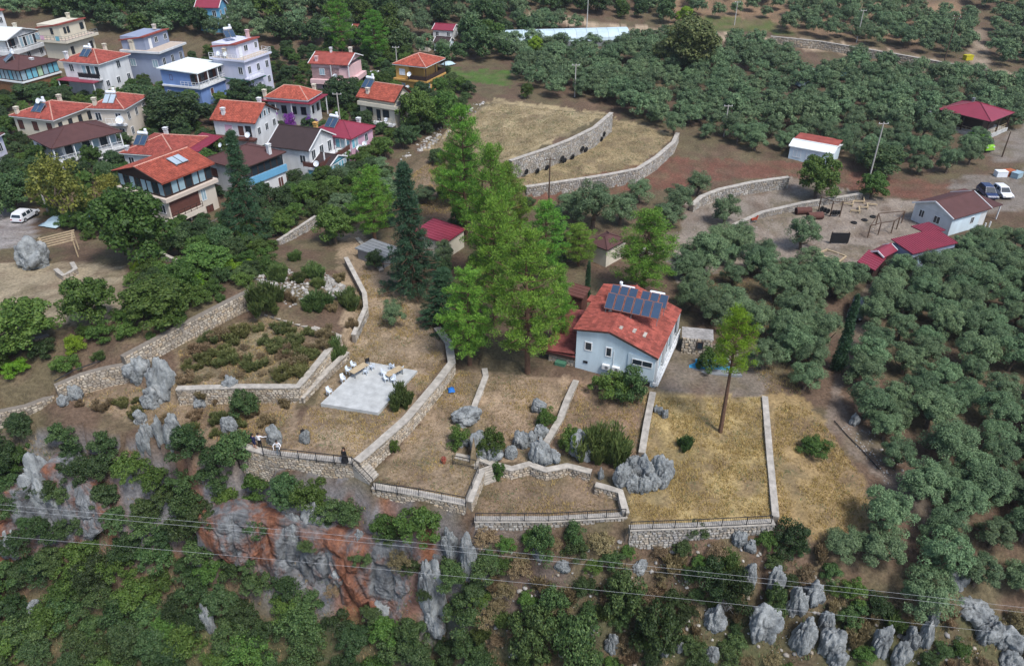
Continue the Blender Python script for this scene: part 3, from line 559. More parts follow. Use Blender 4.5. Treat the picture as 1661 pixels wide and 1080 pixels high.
M_TW = pm('white_sheet_roof', (.70,.74,.72), .5, .06, .5); M_TG = pm('green_sheet_roof', (.03,.13,.10), .6, .1, .6); M_RIDGE = pm('ridge_mortar', (.50,.28,.22), .9, .2, 2); M_GREY = pm('grey_metal', (.20,.21,.22), .5, .15, 1); M_TANK = pm('white_tank', (.72,.76,.80), .35, .05, 2, spec=.5)
M_PANEL = pm('solar_glass', (.035,.065,.115), .12, .12, .8, spec=.7); M_PANELW = pm('solar_glass_bright', (.35,.42,.48), .15, .1, .8, spec=.7); M_ASPH = pm('asphalt', (.06,.06,.06), .9, .2, 2); M_TERRA = pm('terrace_floor', (.48,.40,.33), .8, .12, 1); M_BLK = pm('black_plastic', (.02,.02,.022), .5, .1, 2)
WIN_CACHE = {}
def clip_x(poly, x):
    ys = []
    n = len(poly)
    for i in range(n):
        (x0, y0), (x1, y1) = poly[i], poly[(i+1) % n]
        if (x0 <= x) != (x1 <= x): ys.append(y0+(y1-y0)*(x-x0)/(x1-x0))
    return (min(ys), max(ys)) if len(ys) >= 2 else None
def tile_plane(mb, pts, strip=.3, course=.42, amp=.07):
    """barrel tiles laid on a convex roof plane whose first edge is the eave"""
    p0 = Vector(pts[0]); e = (Vector(pts[1])-p0).normalized(); nrm = None
    for q in pts[2:]:
        d = Vector(q)-p0; s = d-e*d.dot(e)
        if s.length > .01: nrm = e.cross(s).normalized(); break
    if nrm is None: return
    if nrm.z < 0: nrm = -nrm
    s = nrm.cross(e).normalized()
    if s.z < 0: s = -s
    poly = [((Vector(q)-p0).dot(e), (Vector(q)-p0).dot(s)) for q in pts]; xs = [p[0] for p in poly]; x = min(xs)+.001
    while x < max(xs)-.05:
        r = clip_x(poly, min(x+strip/2, max(xs)-.01))
        if r and r[1]-r[0] > .1:
            y0, y1 = r; k = max(1, int(round((y1-y0)/course))); st = (y1-y0)/k
            for i in range(k):
                a, b = y0+i*st-.02, y0+(i+1)*st
                pr = ((.03, .0), (.3, 1.), (.7, 1.), (.97, .0)); n = len(mb.v)
                for yy, lift in ((a, .045), (b, .015)):
                    for f, h in pr: mb.v.append(tuple(p0+e*(x+f*strip)+s*yy+nrm*(lift+amp*h)))
                for j in range(3): mb.f.append((n+j, n+j+1, n+j+5, n+j+4)); mb.mi.append(mb.m)
                mb.f.append((n, n+1, n+2, n+3)); mb.mi.append(mb.m)
        x += strip
HOUSES = []
class House:
    def __init__(s, name, label, L, N, R, ze, hgt, cat='house', group='houses of the village', over=.45):
        P = [W(*q, ze) for q in (L, N, R)]; a = (P[2]-P[1])[:2]; s.A = float(np.linalg.norm(a)); a = a/s.A; b = np.array([-a[1], a[0]]); s.B = float((P[0]-P[1])[:2]@b)
        s.a, s.b = a, b; s.o = np.array([P[1][0], P[1][1], ze-hgt]); s.h = hgt; s.over = over; s.ze = ze
        s.root = thing(name, label, cat, tuple(s.o), math.atan2(a[1], a[0]), group); HOUSES.append(s)
    def wp(s, u, v, w): return (s.o[0]+s.a[0]*u+s.b[0]*v, s.o[1]+s.a[1]*u+s.b[1]*v, s.o[2]+w)
    def box(s, name, mat, u0, u1, v0, v1, w0, w1, parent=None): return MB().box(u0, u1, v0, v1, w0, w1).build(name, mat, parent or s.root)
    def body(s, mat, w1=None, w0=-2.5, ins=None, name='wall'):
        i = s.over if ins is None else ins; s.i = i
        return s.box(name, mat, i, s.A-i, i, s.B-i, w0, s.h if w1 is None else w1)
    def win(s, face, p, w, wid, hei, n=2, fr=None, pane=None, at=None, name='window', t=.07):
        """face R: along u at v=at; L: along v at u=at; p start, w sill height"""
        fr = fr or M_FRW; pane = pane or M_GLASS; at = s.i if at is None else at; key = (round(wid, 2), round(hei, 2), n, fr.name, pane.name, t)
        if key not in WIN_CACHE:
            m = MB(); m.box(0, wid, -.05, .02, 0, t).box(0, wid, -.05, .02, hei-t, hei).box(0, t, -.05, .02, t, hei-t).box(wid-t, wid, -.05, .02, t, hei-t)
            for k in range(1, n): m.box(wid*k/n-t*.4, wid*k/n+t*.4, -.045, .02, t, hei-t)
            WIN_CACHE[key] = (m.mesh(name, fr), MB().box(t, wid-t, -.02, .01, t, hei-t).mesh('pane', pane))
        f, g = WIN_CACHE[key]; o = link(name, f, s.root); q = link('pane', g, o)
        if face == 'R': o.location = (p, at-.012, w)
        else: o.location = (at-.012, p+wid, w); o.rotation_euler = (0, 0, -math.pi/2)
        return o
    def row(s, face, w, wid, hei, n, k=2, fr=None, pane=None, at=None, m=.7, name='window'):
        """n windows spread over the face"""
        tot = s.A if face == 'R' else s.B; lo, hi = s.i+m, tot-s.i-m; gap = (hi-lo-n*wid)/max(1, n-1) if n > 1 else 0
        for q in range(n): s.win(face, (lo+q*(wid+gap)) if n > 1 else (lo+hi-wid)/2, w, wid, hei, k, fr, pane, at, name)
    def glaz(s, face, w0, w1, fr, pane, step=1.1, at=None, p0=None, p1=None):
        tot = s.A if face == 'R' else s.B; lo = s.i if p0 is None else p0; hi = tot-s.i if p1 is None else p1; n = max(1, round((hi-lo)/step)); d = (hi-lo)/n
        for q in range(n): s.win(face, lo+q*d+.03, w0, d-.06, w1-w0, 1, fr, pane[q % len(pane)], at, 'window', .08)
    def hip(s, mat, rise, ridge='u', tiles=True, rect=None, w=None, under=None, name='roof'):
        u0, u1, v0, v1 = rect or (0, s.A, 0, s.B); w = s.h if w is None else w; A, B = u1-u0, v1-v0; m = MB()
        if A >= B: r0, r1 = (u0+B/2, (v0+v1)/2, w+rise), (u1-B/2, (v0+v1)/2, w+rise)
        else: r0, r1 = ((u0+u1)/2, v0+A/2, w+rise), ((u0+u1)/2, v1-A/2, w+rise)
        c = [(u0,v0,w), (u1,v0,w), (u1,v1,w), (u0,v1,w)]
        if A >= B: fs = [(c[0],c[1],r1,r0), (c[1],c[2],r1), (c[2],c[3],r0,r1), (c[3],c[0],r0)]; hips = [(c[0],r0),(c[3],r0),(c[1],r1),(c[2],r1),(r0,r1)]
        else: fs = [(c[0],c[1],r0), (c[1],c[2],r1,r0), (c[2],c[3],r1), (c[3],c[0],r0,r1)]; hips = [(c[0],r0),(c[1],r0),(c[2],r1),(c[3],r1),(r0,r1)]
        return s._roof(m, fs, hips, mat, tiles, u0, u1, v0, v1, w, under, name)
    def _roof(s, m, fs, hips, mat, tiles, u0, u1, v0, v1, w, under, name):
        for f in fs: m.quad(*f)
        ro = m.build(name, mat, s.root); fb = MB()
        fb.box(u0, u1, v0, v1, w-.16, w-.003); fb.build('eaves_board', under or M_FRW, ro)
        tb = MB()
        if tiles:
            for f in fs[:]: tile_plane(tb, f)
            tb.build('tiles', mat, ro, kind='stuff')
        hb = MB()
        for a, b in hips: hb.tube([Vector(a)+Vector((0,0,.05)), Vector(b)+Vector((0,0,.05))], .11 if tiles else .07, 5)
        hb.build('ridge_caps', M_RIDGE if tiles else mat, ro); return ro
    def gable(s, mat, rise, axis='u', tiles=True, rect=None, w=None, gmat=None, under=None, name='roof', off=.5):
        u0, u1, v0, v1 = rect or (0, s.A, 0, s.B); w = s.h if w is None else w; m = MB(); i = s.over
        if axis == 'u':
            vm = v0+(v1-v0)*off; a, b = (u0,vm,w+rise), (u1,vm,w+rise)
            fs = [((u0,v0,w),(u1,v0,w),b,a), ((u1,v1,w),(u0,v1,w),a,b)]
            g = [((u0+i,v0+i,w-.01),(u0+i,vm,w+rise*(1-i/(vm-v0))+.0),(u0+i,v1-i,w-.01)), ((u1-i,v0+i,w-.01),(u1-i,vm,w+rise*.93),(u1-i,v1-i,w-.01))]
        else:
            um = u0+(u1-u0)*off; a, b = (um,v0,w+rise), (um,v1,w+rise)
            fs = [((u0,v1,w),(u0,v0,w),a,b), ((u1,v0,w),(u1,v1,w),b,a)]
            g = [((u0+i,v0+i,w-.01),(um,v0+i,w+rise*.93),(u1-i,v0+i,w-.01)), ((u0+i,v1-i,w-.01),(um,v1-i,w+rise*.93),(u1-i,v1-i,w-.01))]
        ro = MB()
        for f in fs:
            ro.quad(*f); ro.quad(*[(q[0], q[1], q[2]-.14) for q in reversed(f)])
            for q, r in zip(f, f[1:]+f[:1]): ro.quad(q, r, (r[0], r[1], r[2]-.14), (q[0], q[1], q[2]-.14))
        ob = ro.build(name, mat, s.root); gb = MB()
        for q in g: gb.quad(*q)
        gb.build('gable_wall', gmat or M_WHITE, s.root)
        for f in fs:
            for q, r in ((f[1], f[2]), (f[0], f[3])): MB().bar(Vector(q)+Vector((0,0,-.02)), Vector(r)+Vector((0,0,-.02)), .1, .2).build('verge_board', under or M_FRW, ob)
        tb = MB()
        if tiles:
            for f in fs: tile_plane(tb, f)
            tb.build('tiles', mat, ob, kind='stuff')
        MB().tube([Vector(a)+Vector((0,0,.04)), Vector(b)+Vector((0,0,.04))], .1, 6).build('ridge_caps', M_RIDGE if tiles else mat, ob); return ob
    def flat(s, mat, rect=None, w=None, th=.18, tilt=0., seams=0, name='roof'):
        u0, u1, v0, v1 = rect or (0, s.A, 0, s.B); w = s.h if w is None else w; m = MB()
        m.hexa([(u0,v0,w),(u1,v0,w),(u1,v1,w+tilt),(u0,v1,w+tilt),(u0,v0,w+th),(u1,v0,w+th),(u1,v1,w+th+tilt),(u0,v1,w+th+tilt)]); ob = m.build(name, mat, s.root)
        if seams:
            b = MB(); n = int((u1-u0)/seams)
            for k in range(n+1):
                u = u0+(u1-u0)*k/max(n, 1); u = min(max(u, u0+.04), u1-.04); b.bar((u, v0, w+th+.02), (u, v1, w+th+tilt+.02), .05, .06)
            b.build('seams', mat, ob)
        return ob
    def slab(s, u0, u1, v0, v1, w, mat=None, th=.3, name='balcony_slab', floor=None):
        o = s.box(name, mat or M_WHITE, u0, u1, v0, v1, w-th, w)
        if floor: s.box('floor_tiles', floor, u0+.2, u1-.2, v0+.2, v1-.2, w+.002, w+.012, o)
        return o
    def rail(s, pts, w, h=.95, mat=None, solid=None, step=.9):
        m = MB(); mat = mat or M_FRW
        for a, b in zip(pts[:-1], pts[1:]):
            A_, B_ = Vector((*a, w)), Vector((*b, w)); n = max(1, int((B_-A_).length/step))
            for k in range(n+1): q = A_.lerp(B_, k/n); m.bar(q, q+Vector((0,0,h)), .06)
            for hh in (h, h*.55, .12): m.bar(A_+Vector((0,0,hh)), B_+Vector((0,0,hh)), .05)
        ob = m.build('balcony_railing', mat, s.root)
        if solid:
            q = MB()
            for a, b in zip(pts[:-1], pts[1:]): q.bar((a[0], a[1], w+h*.5), (b[0], b[1], w+h*.5), .03, h*.8)
            q.build('balustrade_panel', solid, ob)
    def posts(s, pts, w0, w1, mat=None, t=.16):
        for a in pts: s.box('column', mat or M_FRW, a[0]-t/2, a[0]+t/2, a[1]-t/2, a[1]+t/2, w0, w1)
    def chimney(s, u, v, w0, w1, mat=None, cap=None, t=.55):
        m = MB(); m.box(u-t/2, u+t/2, v-t/2, v+t/2, w0, w1-.35); c = m.build('chimney', mat or M_CREAM, s.root)
        k = MB(); k.box(u-t/2-.08, u+t/2+.08, v-t/2-.08, v+t/2+.08, w1-.35+.002, w1-.27); 
        for du in (-1, 1):
            for dv in (-1, 1): k.box(u+du*t*.4-.06, u+du*t*.4+.06, v+dv*t*.4-.06, v+dv*t*.4+.06, w1-.27+.001, w1-.1)
        k.box(u-t/2-.1, u+t/2+.1, v-t/2-.1, v+t/2+.1, w1-.1+.001, w1); k.build('chimney_cap', cap or mat or M_CREAM, c)
    def door(s, face, p, w, mat, wid=.95, hei=2.05, at=None): s.win(face, p, w, wid, hei, 1, M_FRW, mat, at, 'door')
def solar(label, loc, rz, tilt=35, n=2, bright=False, tank=True, sc=1.0):
    root = thing('solar_water_heater', label, 'solar heater', loc, rz, 'solar water heaters on the roofs'); root.scale = (sc,)*3; t = math.radians(tilt)
    d = Vector((0, math.cos(t), math.sin(t))); nn = Vector((0, -math.sin(t), math.cos(t)))
    for k in range(n):
        x = (k-(n-1)/2)*1.08; m = MB(); m.bar(Vector((x, 0, .15)), Vector((x, 0, .15))+d*1.95, .98, .09, nn); p = m.build('panel', M_GREY, root)
        MB().bar(Vector((x, 0, .15))+d*.05+nn*.05, Vector((x, 0, .15))+d*1.9+nn*.05, .9, .02, nn).build('glass', M_PANELW if bright else M_PANEL, p)
    e = Vector((0, 0, .15))+d*1.95; st = MB(); hw = (n*1.08)/2-.1
    for x in (-hw, hw): st.bar((x, e.y, 0), (x, e.y, e.z+.1), .06); st.bar((x, 0, 0), (x, 0, .2), .06); st.bar((x, 0, .03), (x, e.y, .03), .05)
    st.build('stand', M_GREY, root)
    if tank:
        MB().lathe((-.85, e.y+.15, e.z+.35), [(.08, -.02), (.26, .02), (.29, .1), (.29, 1.6), (.26, 1.68), (.08, 1.72)], 12, 'x').build('tank', M_TANK, root, smooth=False)
        MB().lathe((.55, e.y+.2, e.z+.62), [(.2, 0), (.24, .05), (.24, .4), (.15, .48)], 10).build('expansion_tank', M_TANK, root)
        for x in (-.6, .6): MB().bar((x, e.y+.15, 0), (x, e.y+.15, e.z+.1), .05).build('leg', M_GREY, root)
    return root
def dish(label, loc, rz, r=.45):
    root = thing('satellite_dish', label, 'satellite dish', loc, rz, 'satellite dishes'); 
    m = MB(); n = 14; c = Vector((0, 0, .9)); ax = Vector((0, -.85, .53)).normalized(); x = Vector((1,0,0)); y = ax.cross(x)
    rings = [(0, -.12*r*2), (.5, -.08*r*2), (1, .05)]
    idx = []
    for f, dpt in rings[1:]:
        idx.append(len(m.v))
        for k in range(n): a = 2*math.pi*k/n; m.v.append(tuple(c+(x*math.cos(a)+y*math.sin(a))*r*f+ax*dpt))
    ci = len(m.v); m.v.append(tuple(c+ax*rings[0][1]))
    for k in range(n):
        k2 = (k+1) % n; m.f.append((ci, idx[0]+k, idx[0]+k2)); m.f.append((idx[0]+k, idx[1]+k, idx[1]+k2, idx[0]+k2)); m.mi += [0, 0]
    m.build('reflector', M_TANK, root); MB().bar((0,.05,0), (0,.05,.85), .06).bar(c-ax*.02-y*r*.9, c+ax*r*1.1, .03).build('mast', M_GREY, root)
R90 = math.pi/2
def hrot(h): return math.atan2(h.a[1], h.a[0])

# --- orange-roofed house with a glazed top floor, by the garden
h = House('house', 'three-storey beige house with orange roof and glazed top floor above the garden', (168,282), (262,299), (348,265), 10, 7.6)
h.body(M_BEIGE, 4.9); h.box('top_floor_wall', M_WOODD, .5, h.A-.5, .5, h.B-.5, 5.25, h.h); h.slab(0, h.A, 0, h.B, 5.25, M_TAN, .55, 'floor_band')
h.glaz('L', 5.45, 7.35, M_WOODD, [M_CURT, M_GLASS, M_CURT, M_CURT, M_GLASS], 1.25, .5); h.glaz('R', 5.45, 7.35, M_WOODD, [M_GLASS, M_CURT, M_CURT], 1.3, .5)
h.gable(M_TO, 1.5, 'u', gmat=M_WOODD, under=M_WOODD)
h.box('recess', M_BROWNW, .7, h.A*.62, h.i-.03, h.i+.1, 2.3, 4.65); h.slab(.3, h.A*.62, -.3, .9, 2.2, M_BEIGE, .7); h.rail([(.35,-.2), (h.A*.6,-.2)], 2.2, .9, M_WOODD)
h.glaz('R', .1, 1.6, M_FRW, [M_GLASS], 1.3, h.i, .8, h.A*.55); h.win('R', h.A*.66, 2.7, .9, 1.7, 2, M_FRW, M_CURT); h.win('R', h.A*.7, .1, 1.3, 1.6, 2, M_WOODD, M_BROWNW)
h.row('L', 2.7, 1.2, 1.4, 3, 2); h.row('L', .2, 1.2, 1.3, 2, 2); h.box('skylight', M_FRW, h.A*.52, h.A*.77, 1.3, 3.1, 8.12, 8.2) if 0 else None
_s = solar('flat pair of white solar panels lying on the orange roof', h.wp(h.A*.6, h.B*.2, h.h+.75), hrot(h), 17, 2, True, False, 1.05)
h.box('courtyard_wall', M_WHITE, 1, h.A+3, -3.2, -3, -3, .2); h.rail([(1,-3.1), (h.A+3,-3.1)], .2, .8, M_GREY); h.slab(1, h.A+3, -3, h.i-.1, -.2, M_CONC, .3, 'terrace')
# --- white house with brown hip roof and veranda
h = House('house', 'white house with big brown hip roof and white veranda', (31.7,225), (83,241.7), (199,213), 8.5, 5.2)
h.body(M_WHITE, 2.5); h.box('upper_wall', M_WHITE, 2.2, h.A-.5, 2.0, h.B-.5, 2.5, h.h-.15); h.slab(.2, h.A-.2, .2, h.B-.2, 2.6, M_WHITE, .3, 'veranda_slab')
h.hip(M_TB, 1.7, tiles=False, under=M_WOODD); h.rail([(.3, h.B*.55), (.3,.3), (h.A-.3,.3), (h.A-.3, 2)], 2.6); h.posts([(.35,.35), (h.A*.3,.35), (h.A*.55,.35), (h.A*.8,.35), (h.A-.4,.35)], 2.6, h.h-.15)
h.box('corner_wall', M_WHITE, .5, 2.3, h.B*.55, h.B-.5, 2.5, h.h-.16); h.win('L', h.B*.7, 3.2, .9, 1.2, 2, M_WOODD, M_GLASS, .5); h.glaz('R', 2.75, 4.8, M_FRW, [M_GLASS, M_CURT], 1.4, 2.0, 2.5, h.A-.6); h.row('L', .3, 1, 1.3, 2); h.row('R', .3, 1, 1.3, 4)
# --- cream hip-roof house with solar heater (front left)
h = House('house', 'cream house with red hip roof left of the white veranda house', (10.8,189), (86,196), (155,170), 9.5, 4.4)
h.body(M_CREAM); h.hip(M_TR, 1.6); h.row('L', 2.1, 1.1, 1.6, 3, 2, M_WOODD, M_BROWNW); h.row('R', 2.2, .9, 1.4, 4, 2, M_WOODD); h.row('L', 0, 1, 1.2, 2); h.chimney(.8, h.B*.86, h.h, h.h+1.5); h.chimney(h.A*.8, h.B*.6, h.h+.6, h.h+1.9)
solar('solar heater with tank on the cream house beside a dish', h.wp(1.4, h.B*.5, h.h+.55), hrot(h)-R90)
dish('round dish standing behind the solar panels on the cream house', h.wp(2.6, h.B*.5, h.h+1.4), hrot(h)-R90, .5)
# --- tall beige house with dish
h = House('house', 'tall beige three-storey house with red hip roof and round dish on its balcony', (146,172.5), (201.7,178), (240,156), 10.5, 7.2)
h.body(M_BEIGE); h.hip(M_TR, 1.5); h.row('L', 5.0, 1.1, 1.4, 2); h.row('R', 5.0, .9, 1.4, 3); h.row('L', 2.3, 1.1, 1.4, 2); h.row('R', 2.3, .9, 1.4, 2); h.row('L', .1, 1.3, 1.5, 2, 2); h.slab(-.3, h.i+.01, .4, h.B*.55, 4.6); h.slab(-.3, h.i+.01, .4, h.B*.55, 1.9); h.rail([(-.2, h.B*.55), (-.2,.4)], 1.9); h.rail([(-.2, h.B*.55), (-.2,.4)], 4.6)
h.chimney(.9, h.B*.8, h.h+.2, h.h+1.7); h.chimney(h.A*.8, h.B*.75, h.h+.3, h.h+1.8)
solar('bright solar panels with white tank on the tall beige house', h.wp(1.3, h.B*.5, h.h+.5), hrot(h)-R90, bright=True); dish('big pale dish hanging on the beige balcony', h.wp(-.5, h.B*.15, 4.6), hrot(h)-R90, .75)
# --- low red roof behind the orange one
h = House('house', 'low white house with red hip roof half hidden behind the orange roof', (203,243), (285,255), (338,222), 7, 4)
h.body(M_WHITE); h.hip(M_TR, 1.7); h.row('L', 2, 1, 1.3, 3); h.row('R', 2, 1, 1.3, 3); h.flat(M_TM, (h.A*.35, h.A+1.2, -1.8, 1.8), h.h-.35, .12, .5, .5, 'lean_to_roof'); h.posts([(h.A*.4,-1.6), (h.A+1,-1.6)], 0, h.h-.3); h.chimney(.9, h.B*.9, h.h, h.h+1, M_WHITE); h.chimney(h.A*.75, h.B*.6, h.h+.8, h.h+2.1, M_WHITE)
solar('solar panels with tank on the low red roof by the veranda', h.wp(2.0, h.B*.75, h.h+.7), hrot(h)-R90)
# --- brown roof with blue balcony
h = House('house', 'white house with wide brown roof and azure balcony behind the dark conifer', (340,254), (389.6,275.5), (464.4,246.4), 8.5, 6)
h.body(M_WHITE); h.hip(M_TB, 1.6, tiles=False, under=M_WOODD); h.box('azure_wall', M_AZURE, h.i+.5, h.A-.2, h.i-.28, h.i-.02, 2.9, 4.0); h.glaz('R', 4.1, 5.7, M_WOODD, [M_GLASS], 1.2, h.i-.01, 1, h.A-.6); h.row('R', .5, 1.1, 1.8, 3, 2, M_FRW, M_BROWNW); h.row('L', 3.4, 1.3, 1.4, 2, 2, M_WOODD, M_BROWNW); h.row('L', .7, 1.3, 1.4, 2, 2, M_WOODD, M_BROWNW); h.chimney(h.A*.72, .9, h.h, h.h+1.9, M_WHITE)
dish('left one of two white dishes on the brown roof edge', h.wp(2.2, h.B*.75, h.h+1.1), hrot(h)-R90, .35); dish('right one of two white dishes on the brown roof edge', h.wp(3.4, h.B*.7, h.h+1.2), hrot(h)-R90, .45)
# --- white house with orange gable
h = House('house', 'white house with bright orange gable roof and glazed gable end', (342,193), (413,200.7), (452.8,178), 9, 4.5)
h.body(M_WHITE); h.gable(M_TO, 2.3, 'v', gmat=M_WHITE, under=M_WOODD); h.glaz('R', 4.5, 5.6, M_FRW, [M_GLASS, M_CURT], .8, h.i-.02, 2.4, h.A-2.4); h.win('L', 4.8, 2.2, 1.6, 1.6, 1, M_FRW, M_ROSE); h.win('L', 2.6, 1.9, 1.2, 1.9, 1, M_FRW, M_BROWNW); h.win('L', 1.2, 1.9, 1.1, 1.9, 1, M_WOODD); h.slab(-.9, h.i, .3, h.B-.3, 1.8, M_BROWNW); h.row('R', 2, 1, 1.3, 3); h.chimney(1.3, h.B*.75, h.h+.5, h.h+1.9, M_WHITE); h.chimney(h.A*.55, h.B*.15, h.h+2, h.h+3.1, M_WHITE)
dish('beige dish on the porch of the white orange-gabled house', h.wp(-.9, 1.2, 1.8), hrot(h)-R90, .5)
# --- pavilion with two-tier red roof
h = House('house', 'red two-tier roofed house behind the purple bougainvillea', (421.7,162), (505,170.5), (525.7,158), 8.5, 3.6)
h.B = 11.; h.A = max(h.A, 7.); h.body(M_WHITE, ins=1.2); h.flat(M_TM, None, None, .1, .0, .6, 'skirt_roof'); h.box('attic', M_WHITE, .9, h.A-.9, 1.3, h.B-1.3, h.h, h.h+.6); h.hip(M_TO, 1.7, rect=(.5, h.A-.5, .9, h.B-.9), w=h.h+.6); h.posts([(.3,.3), (.3, h.B*.4), (.3, h.B*.7), (h.A-.4,.3)], 0, h.h); h.row('L', 1.2, 1.1, 1.5, 4, 2, M_WOODD); h.row('R', 1.2, 1, 1.5, 2, 2, M_WOODD); h.chimney(.8, h.B*.9, h.h, h.h+2, M_CREAM); h.chimney(h.A*.85, h.B*.2, h.h+.6, h.h+2.2, M_CREAM)
# --- pink three-storey house
h = House('house', 'pale pink house with red and grey sheet roof and open corner balcony', (499,103), (565,106), (589,90), 11, 6.2)
h.body(M_PINK, 5.4); h.box('upper_wall', M_PINK, h.i, h.A-h.i, 2.2, h.B-h.i, 5.4, h.h); h.gable(M_TR, 1.4, 'v', tiles=False, gmat=M_PINK, under=M_FRW); h.box('grey_roof_patch', M_GREY, .05, h.A*.3, h.B*.45, h.B-.1, h.h+.02, h.h+.03) if 0 else None
h.slab(-.4, h.A, -.4, h.B-.2, 3.0, M_PINK, .9, 'balcony_parapet'); h.box('upper_floor', M_PINK, h.i, h.A-h.i, 2.4, h.B-h.i, 3.0, 5.4); h.posts([(.1,.1), (.1, h.B*.45)], 3.0, h.h, M_WHITE); h.win('L', h.B*.62, 3.8, 1.2, 1.4, 2, M_FRW, M_CURT, .38); h.win('L', h.B*.6, .9, 1.2, 1.4); h.win('L', h.B*.2, .9, 1.2, 1.4); h.row('R', .9, .9, 1.5, 2); h.win('R', h.A*.3, 3.3, 1, 1.9, 1, M_FRW, M_GLASS, 2.38)
h.chimney(1, h.B*.82, h.h, h.h+1.3, M_PINK); h.chimney(h.A*.5, h.B*.6, h.h+1.1, h.h+2.4, M_WHITE, t=.4); h.chimney(h.A*.6, h.B*.15, h.h+1, h.h+2.4, M_BEIGE); dish('white dish on the pink balcony', h.wp(-.3, h.B*.35, 3.0), hrot(h)-R90, .5)
# --- cream house with orange gable, mid
h = House('house', 'cream house with orange gable roof next to the yellow house', (575,158), (640,166.7), (672,152), 9.5, 6.2)
h.body(M_CREAM); h.gable(M_TO, 2.2, 'v', gmat=M_CREAM, under=M_WOODD); h.slab(-.1, h.A+.2, -.5, h.B-.3, 5.5, M_CREAM, .7, 'upper_band'); h.rail([(h.A,-.4), (0,-.4)], 5.5, .9, M_GREY, M_GREY); h.win('L', h.B*.62, 3.0, 1.4, 1.5, 2, M_WOODD); h.win('L', h.B*.42, 2.2, .9, 2.1, 1, M_WOODD); h.win('L', h.B*.2, 3.0, 1.4, 1.4, 2, M_WOODD); h.win('R', h.A*.3, 2.9, 1.9, 1.7, 2, M_WOODD, M_BROWNW); h.slab(-.9, h.i, .3, h.B*.6, 2.1); h.rail([(-.8, h.B*.58), (-.8,.35)], 2.1, .9, M_GREY); h.win('L', h.B*.5, 0, 1.4, 1.8, 2, M_WOODD); h.win('R', h.A*.3, 0, 1.5, 1.9, 2, M_FRW, M_GLASS); h.win('R', h.A*.35, 5.6, 1.2, 1.2, 2, M_FRW)
h.chimney(1, h.B*.75, h.h+.4, h.h+1.7, M_BEIGE); solar('solar heater with two white tanks on the orange gable roof', h.wp(1.6, h.B*.85, h.h+1.3), hrot(h)-R90); dish('white dish on the cream house balcony', h.wp(-.7, h.B*.2, 2.1), hrot(h)-R90, .4)
# --- ochre house
h = House('house', 'ochre yellow house with orange hip roof and dark corner balcony', (635.8,104), (690.8,110), (722.5,95), 10.5, 5.6)
h.body(M_OCHRE, 2.7); h.box('upper_wall', M_OCHRE, 2.2, h.A-.5, 1.8, h.B-.5, 2.7, h.h-.16); h.box('upper_room', M_OCHRE, .5, 2.25, h.B*.55, h.B-.5, 2.7, h.h-.16); h.hip(M_TO, 1.6); h.slab(0, h.A, 0, h.B, 2.7, M_OCHRE, .35, 'floor_band'); h.rail([(.15, h.B*.55), (.15,.15), (h.A-.1,.15), (h.A-.1, 2.5)], 2.7, 1.0, M_WOODD, M_WOODD); h.posts([(.2,.2), (h.A*.5,.2), (h.A-.2,.2)], 2.7, h.h-.16, M_WOODD)
h.win('L', h.B*.66, 3.4, 1.4, 1.3, 2, M_FRW, M_TANK, .5); h.row('L', .4, 1.5, 1.4, 2, 2, M_FRW, M_CURT); h.row('R', .6, 1, 1.4, 2, 2, M_FRW, M_CURT); dish('white dish on the ochre house wall', h.wp(-.1, h.B*.5, 3.0), hrot(h)-R90, .5); dish('lower white dish in front of the ochre house', h.wp(-.5, h.B*.55, .3), hrot(h)-R90, .5)
# --- pink house with magenta roof
h = House('house', 'pink house with magenta metal roof and solar heater', (520,205), (569.4,226), (609.3,204.6), 7.5, 4.2)
h.body(M_ROSE); h.hip(M_TM, 1.6, tiles=False, under=M_TM); h.glaz('L', 2.2, 3.8, M_FRW, [M_CURTB, M_CURT], .9, h.i-.02, .6, 3.6); h.glaz('R', 2.2, 3.8, M_FRW, [M_CURTB, M_CURT], .9, h.i-.02, .6, 2.6); h.win('R', h.A*.6, 2.2, 1, 1.4); h.chimney(h.A*.85, h.B*.3, h.h+.3, h.h+1.5, M_WHITE); solar('solar heater with white tank on the magenta roof', h.wp(1.8, h.B*.62, h.h+.7), hrot(h)-R90)
# --- dark roof house with aqua veranda
h = House('house', 'white house with dark brown gable roof and aqua glazed veranda', (435,235), (501.4,245.4), (545,219), 8, 5.4)
h.body(M_WHITE); h.gable(M_TK, 2.3, 'v', tiles=False, gmat=M_WHITE, under=M_FRW); h.slab(-.8, h.A+.6, -2.2, h.i, 2.9, M_WHITE, .35); h.rail([(-.7, 1), (-.7,-2.1), (h.A+.5,-2.1)], 2.9, .95, M_BROWNW, M_BROWNW); h.posts([(h.A*.12,-2), (h.A*.55,-2), (h.A*.95,-2)], 2.9, 5.0)
h.box('veranda_base', M_BROWNW, -.6, h.A+.4, -2.0, h.i-.05, -2, .1); h.glaz('R', .15, 2.5, M_FRW, [M_CURTB, M_CURTB, M_CURT], 1.0, -1.9, -.5, h.A+.3); h.box('veranda_core', M_CURTB, -.45, h.A+.2, -1.85, h.i-.06, .11, 2.5); h.glaz('L', .15, 2.5, M_FRW, [M_CURTB], 1.0, -.5, -1.9, .4); h.row('R', 3.1, 1.2, 1.9, 3, 2, M_FRW, M_GLASS, h.i); h.row('L', 3.0, 1.1, 1.4, 2); h.chimney(h.A*.62, h.B*.2, h.h+1.8, h.h+3, M_OCHRE); dish('white dish on the corner of the veranda balcony', h.wp(-.9, -1.6, 2.9), hrot(h)-R90, .5)
h2 = House('sunroom', 'small aqua glazed sunroom with dark roof beside the pink house', (511,266), (535.4,270), (563.6,253), 5.6, 2.9, 'sunroom', None, .2)
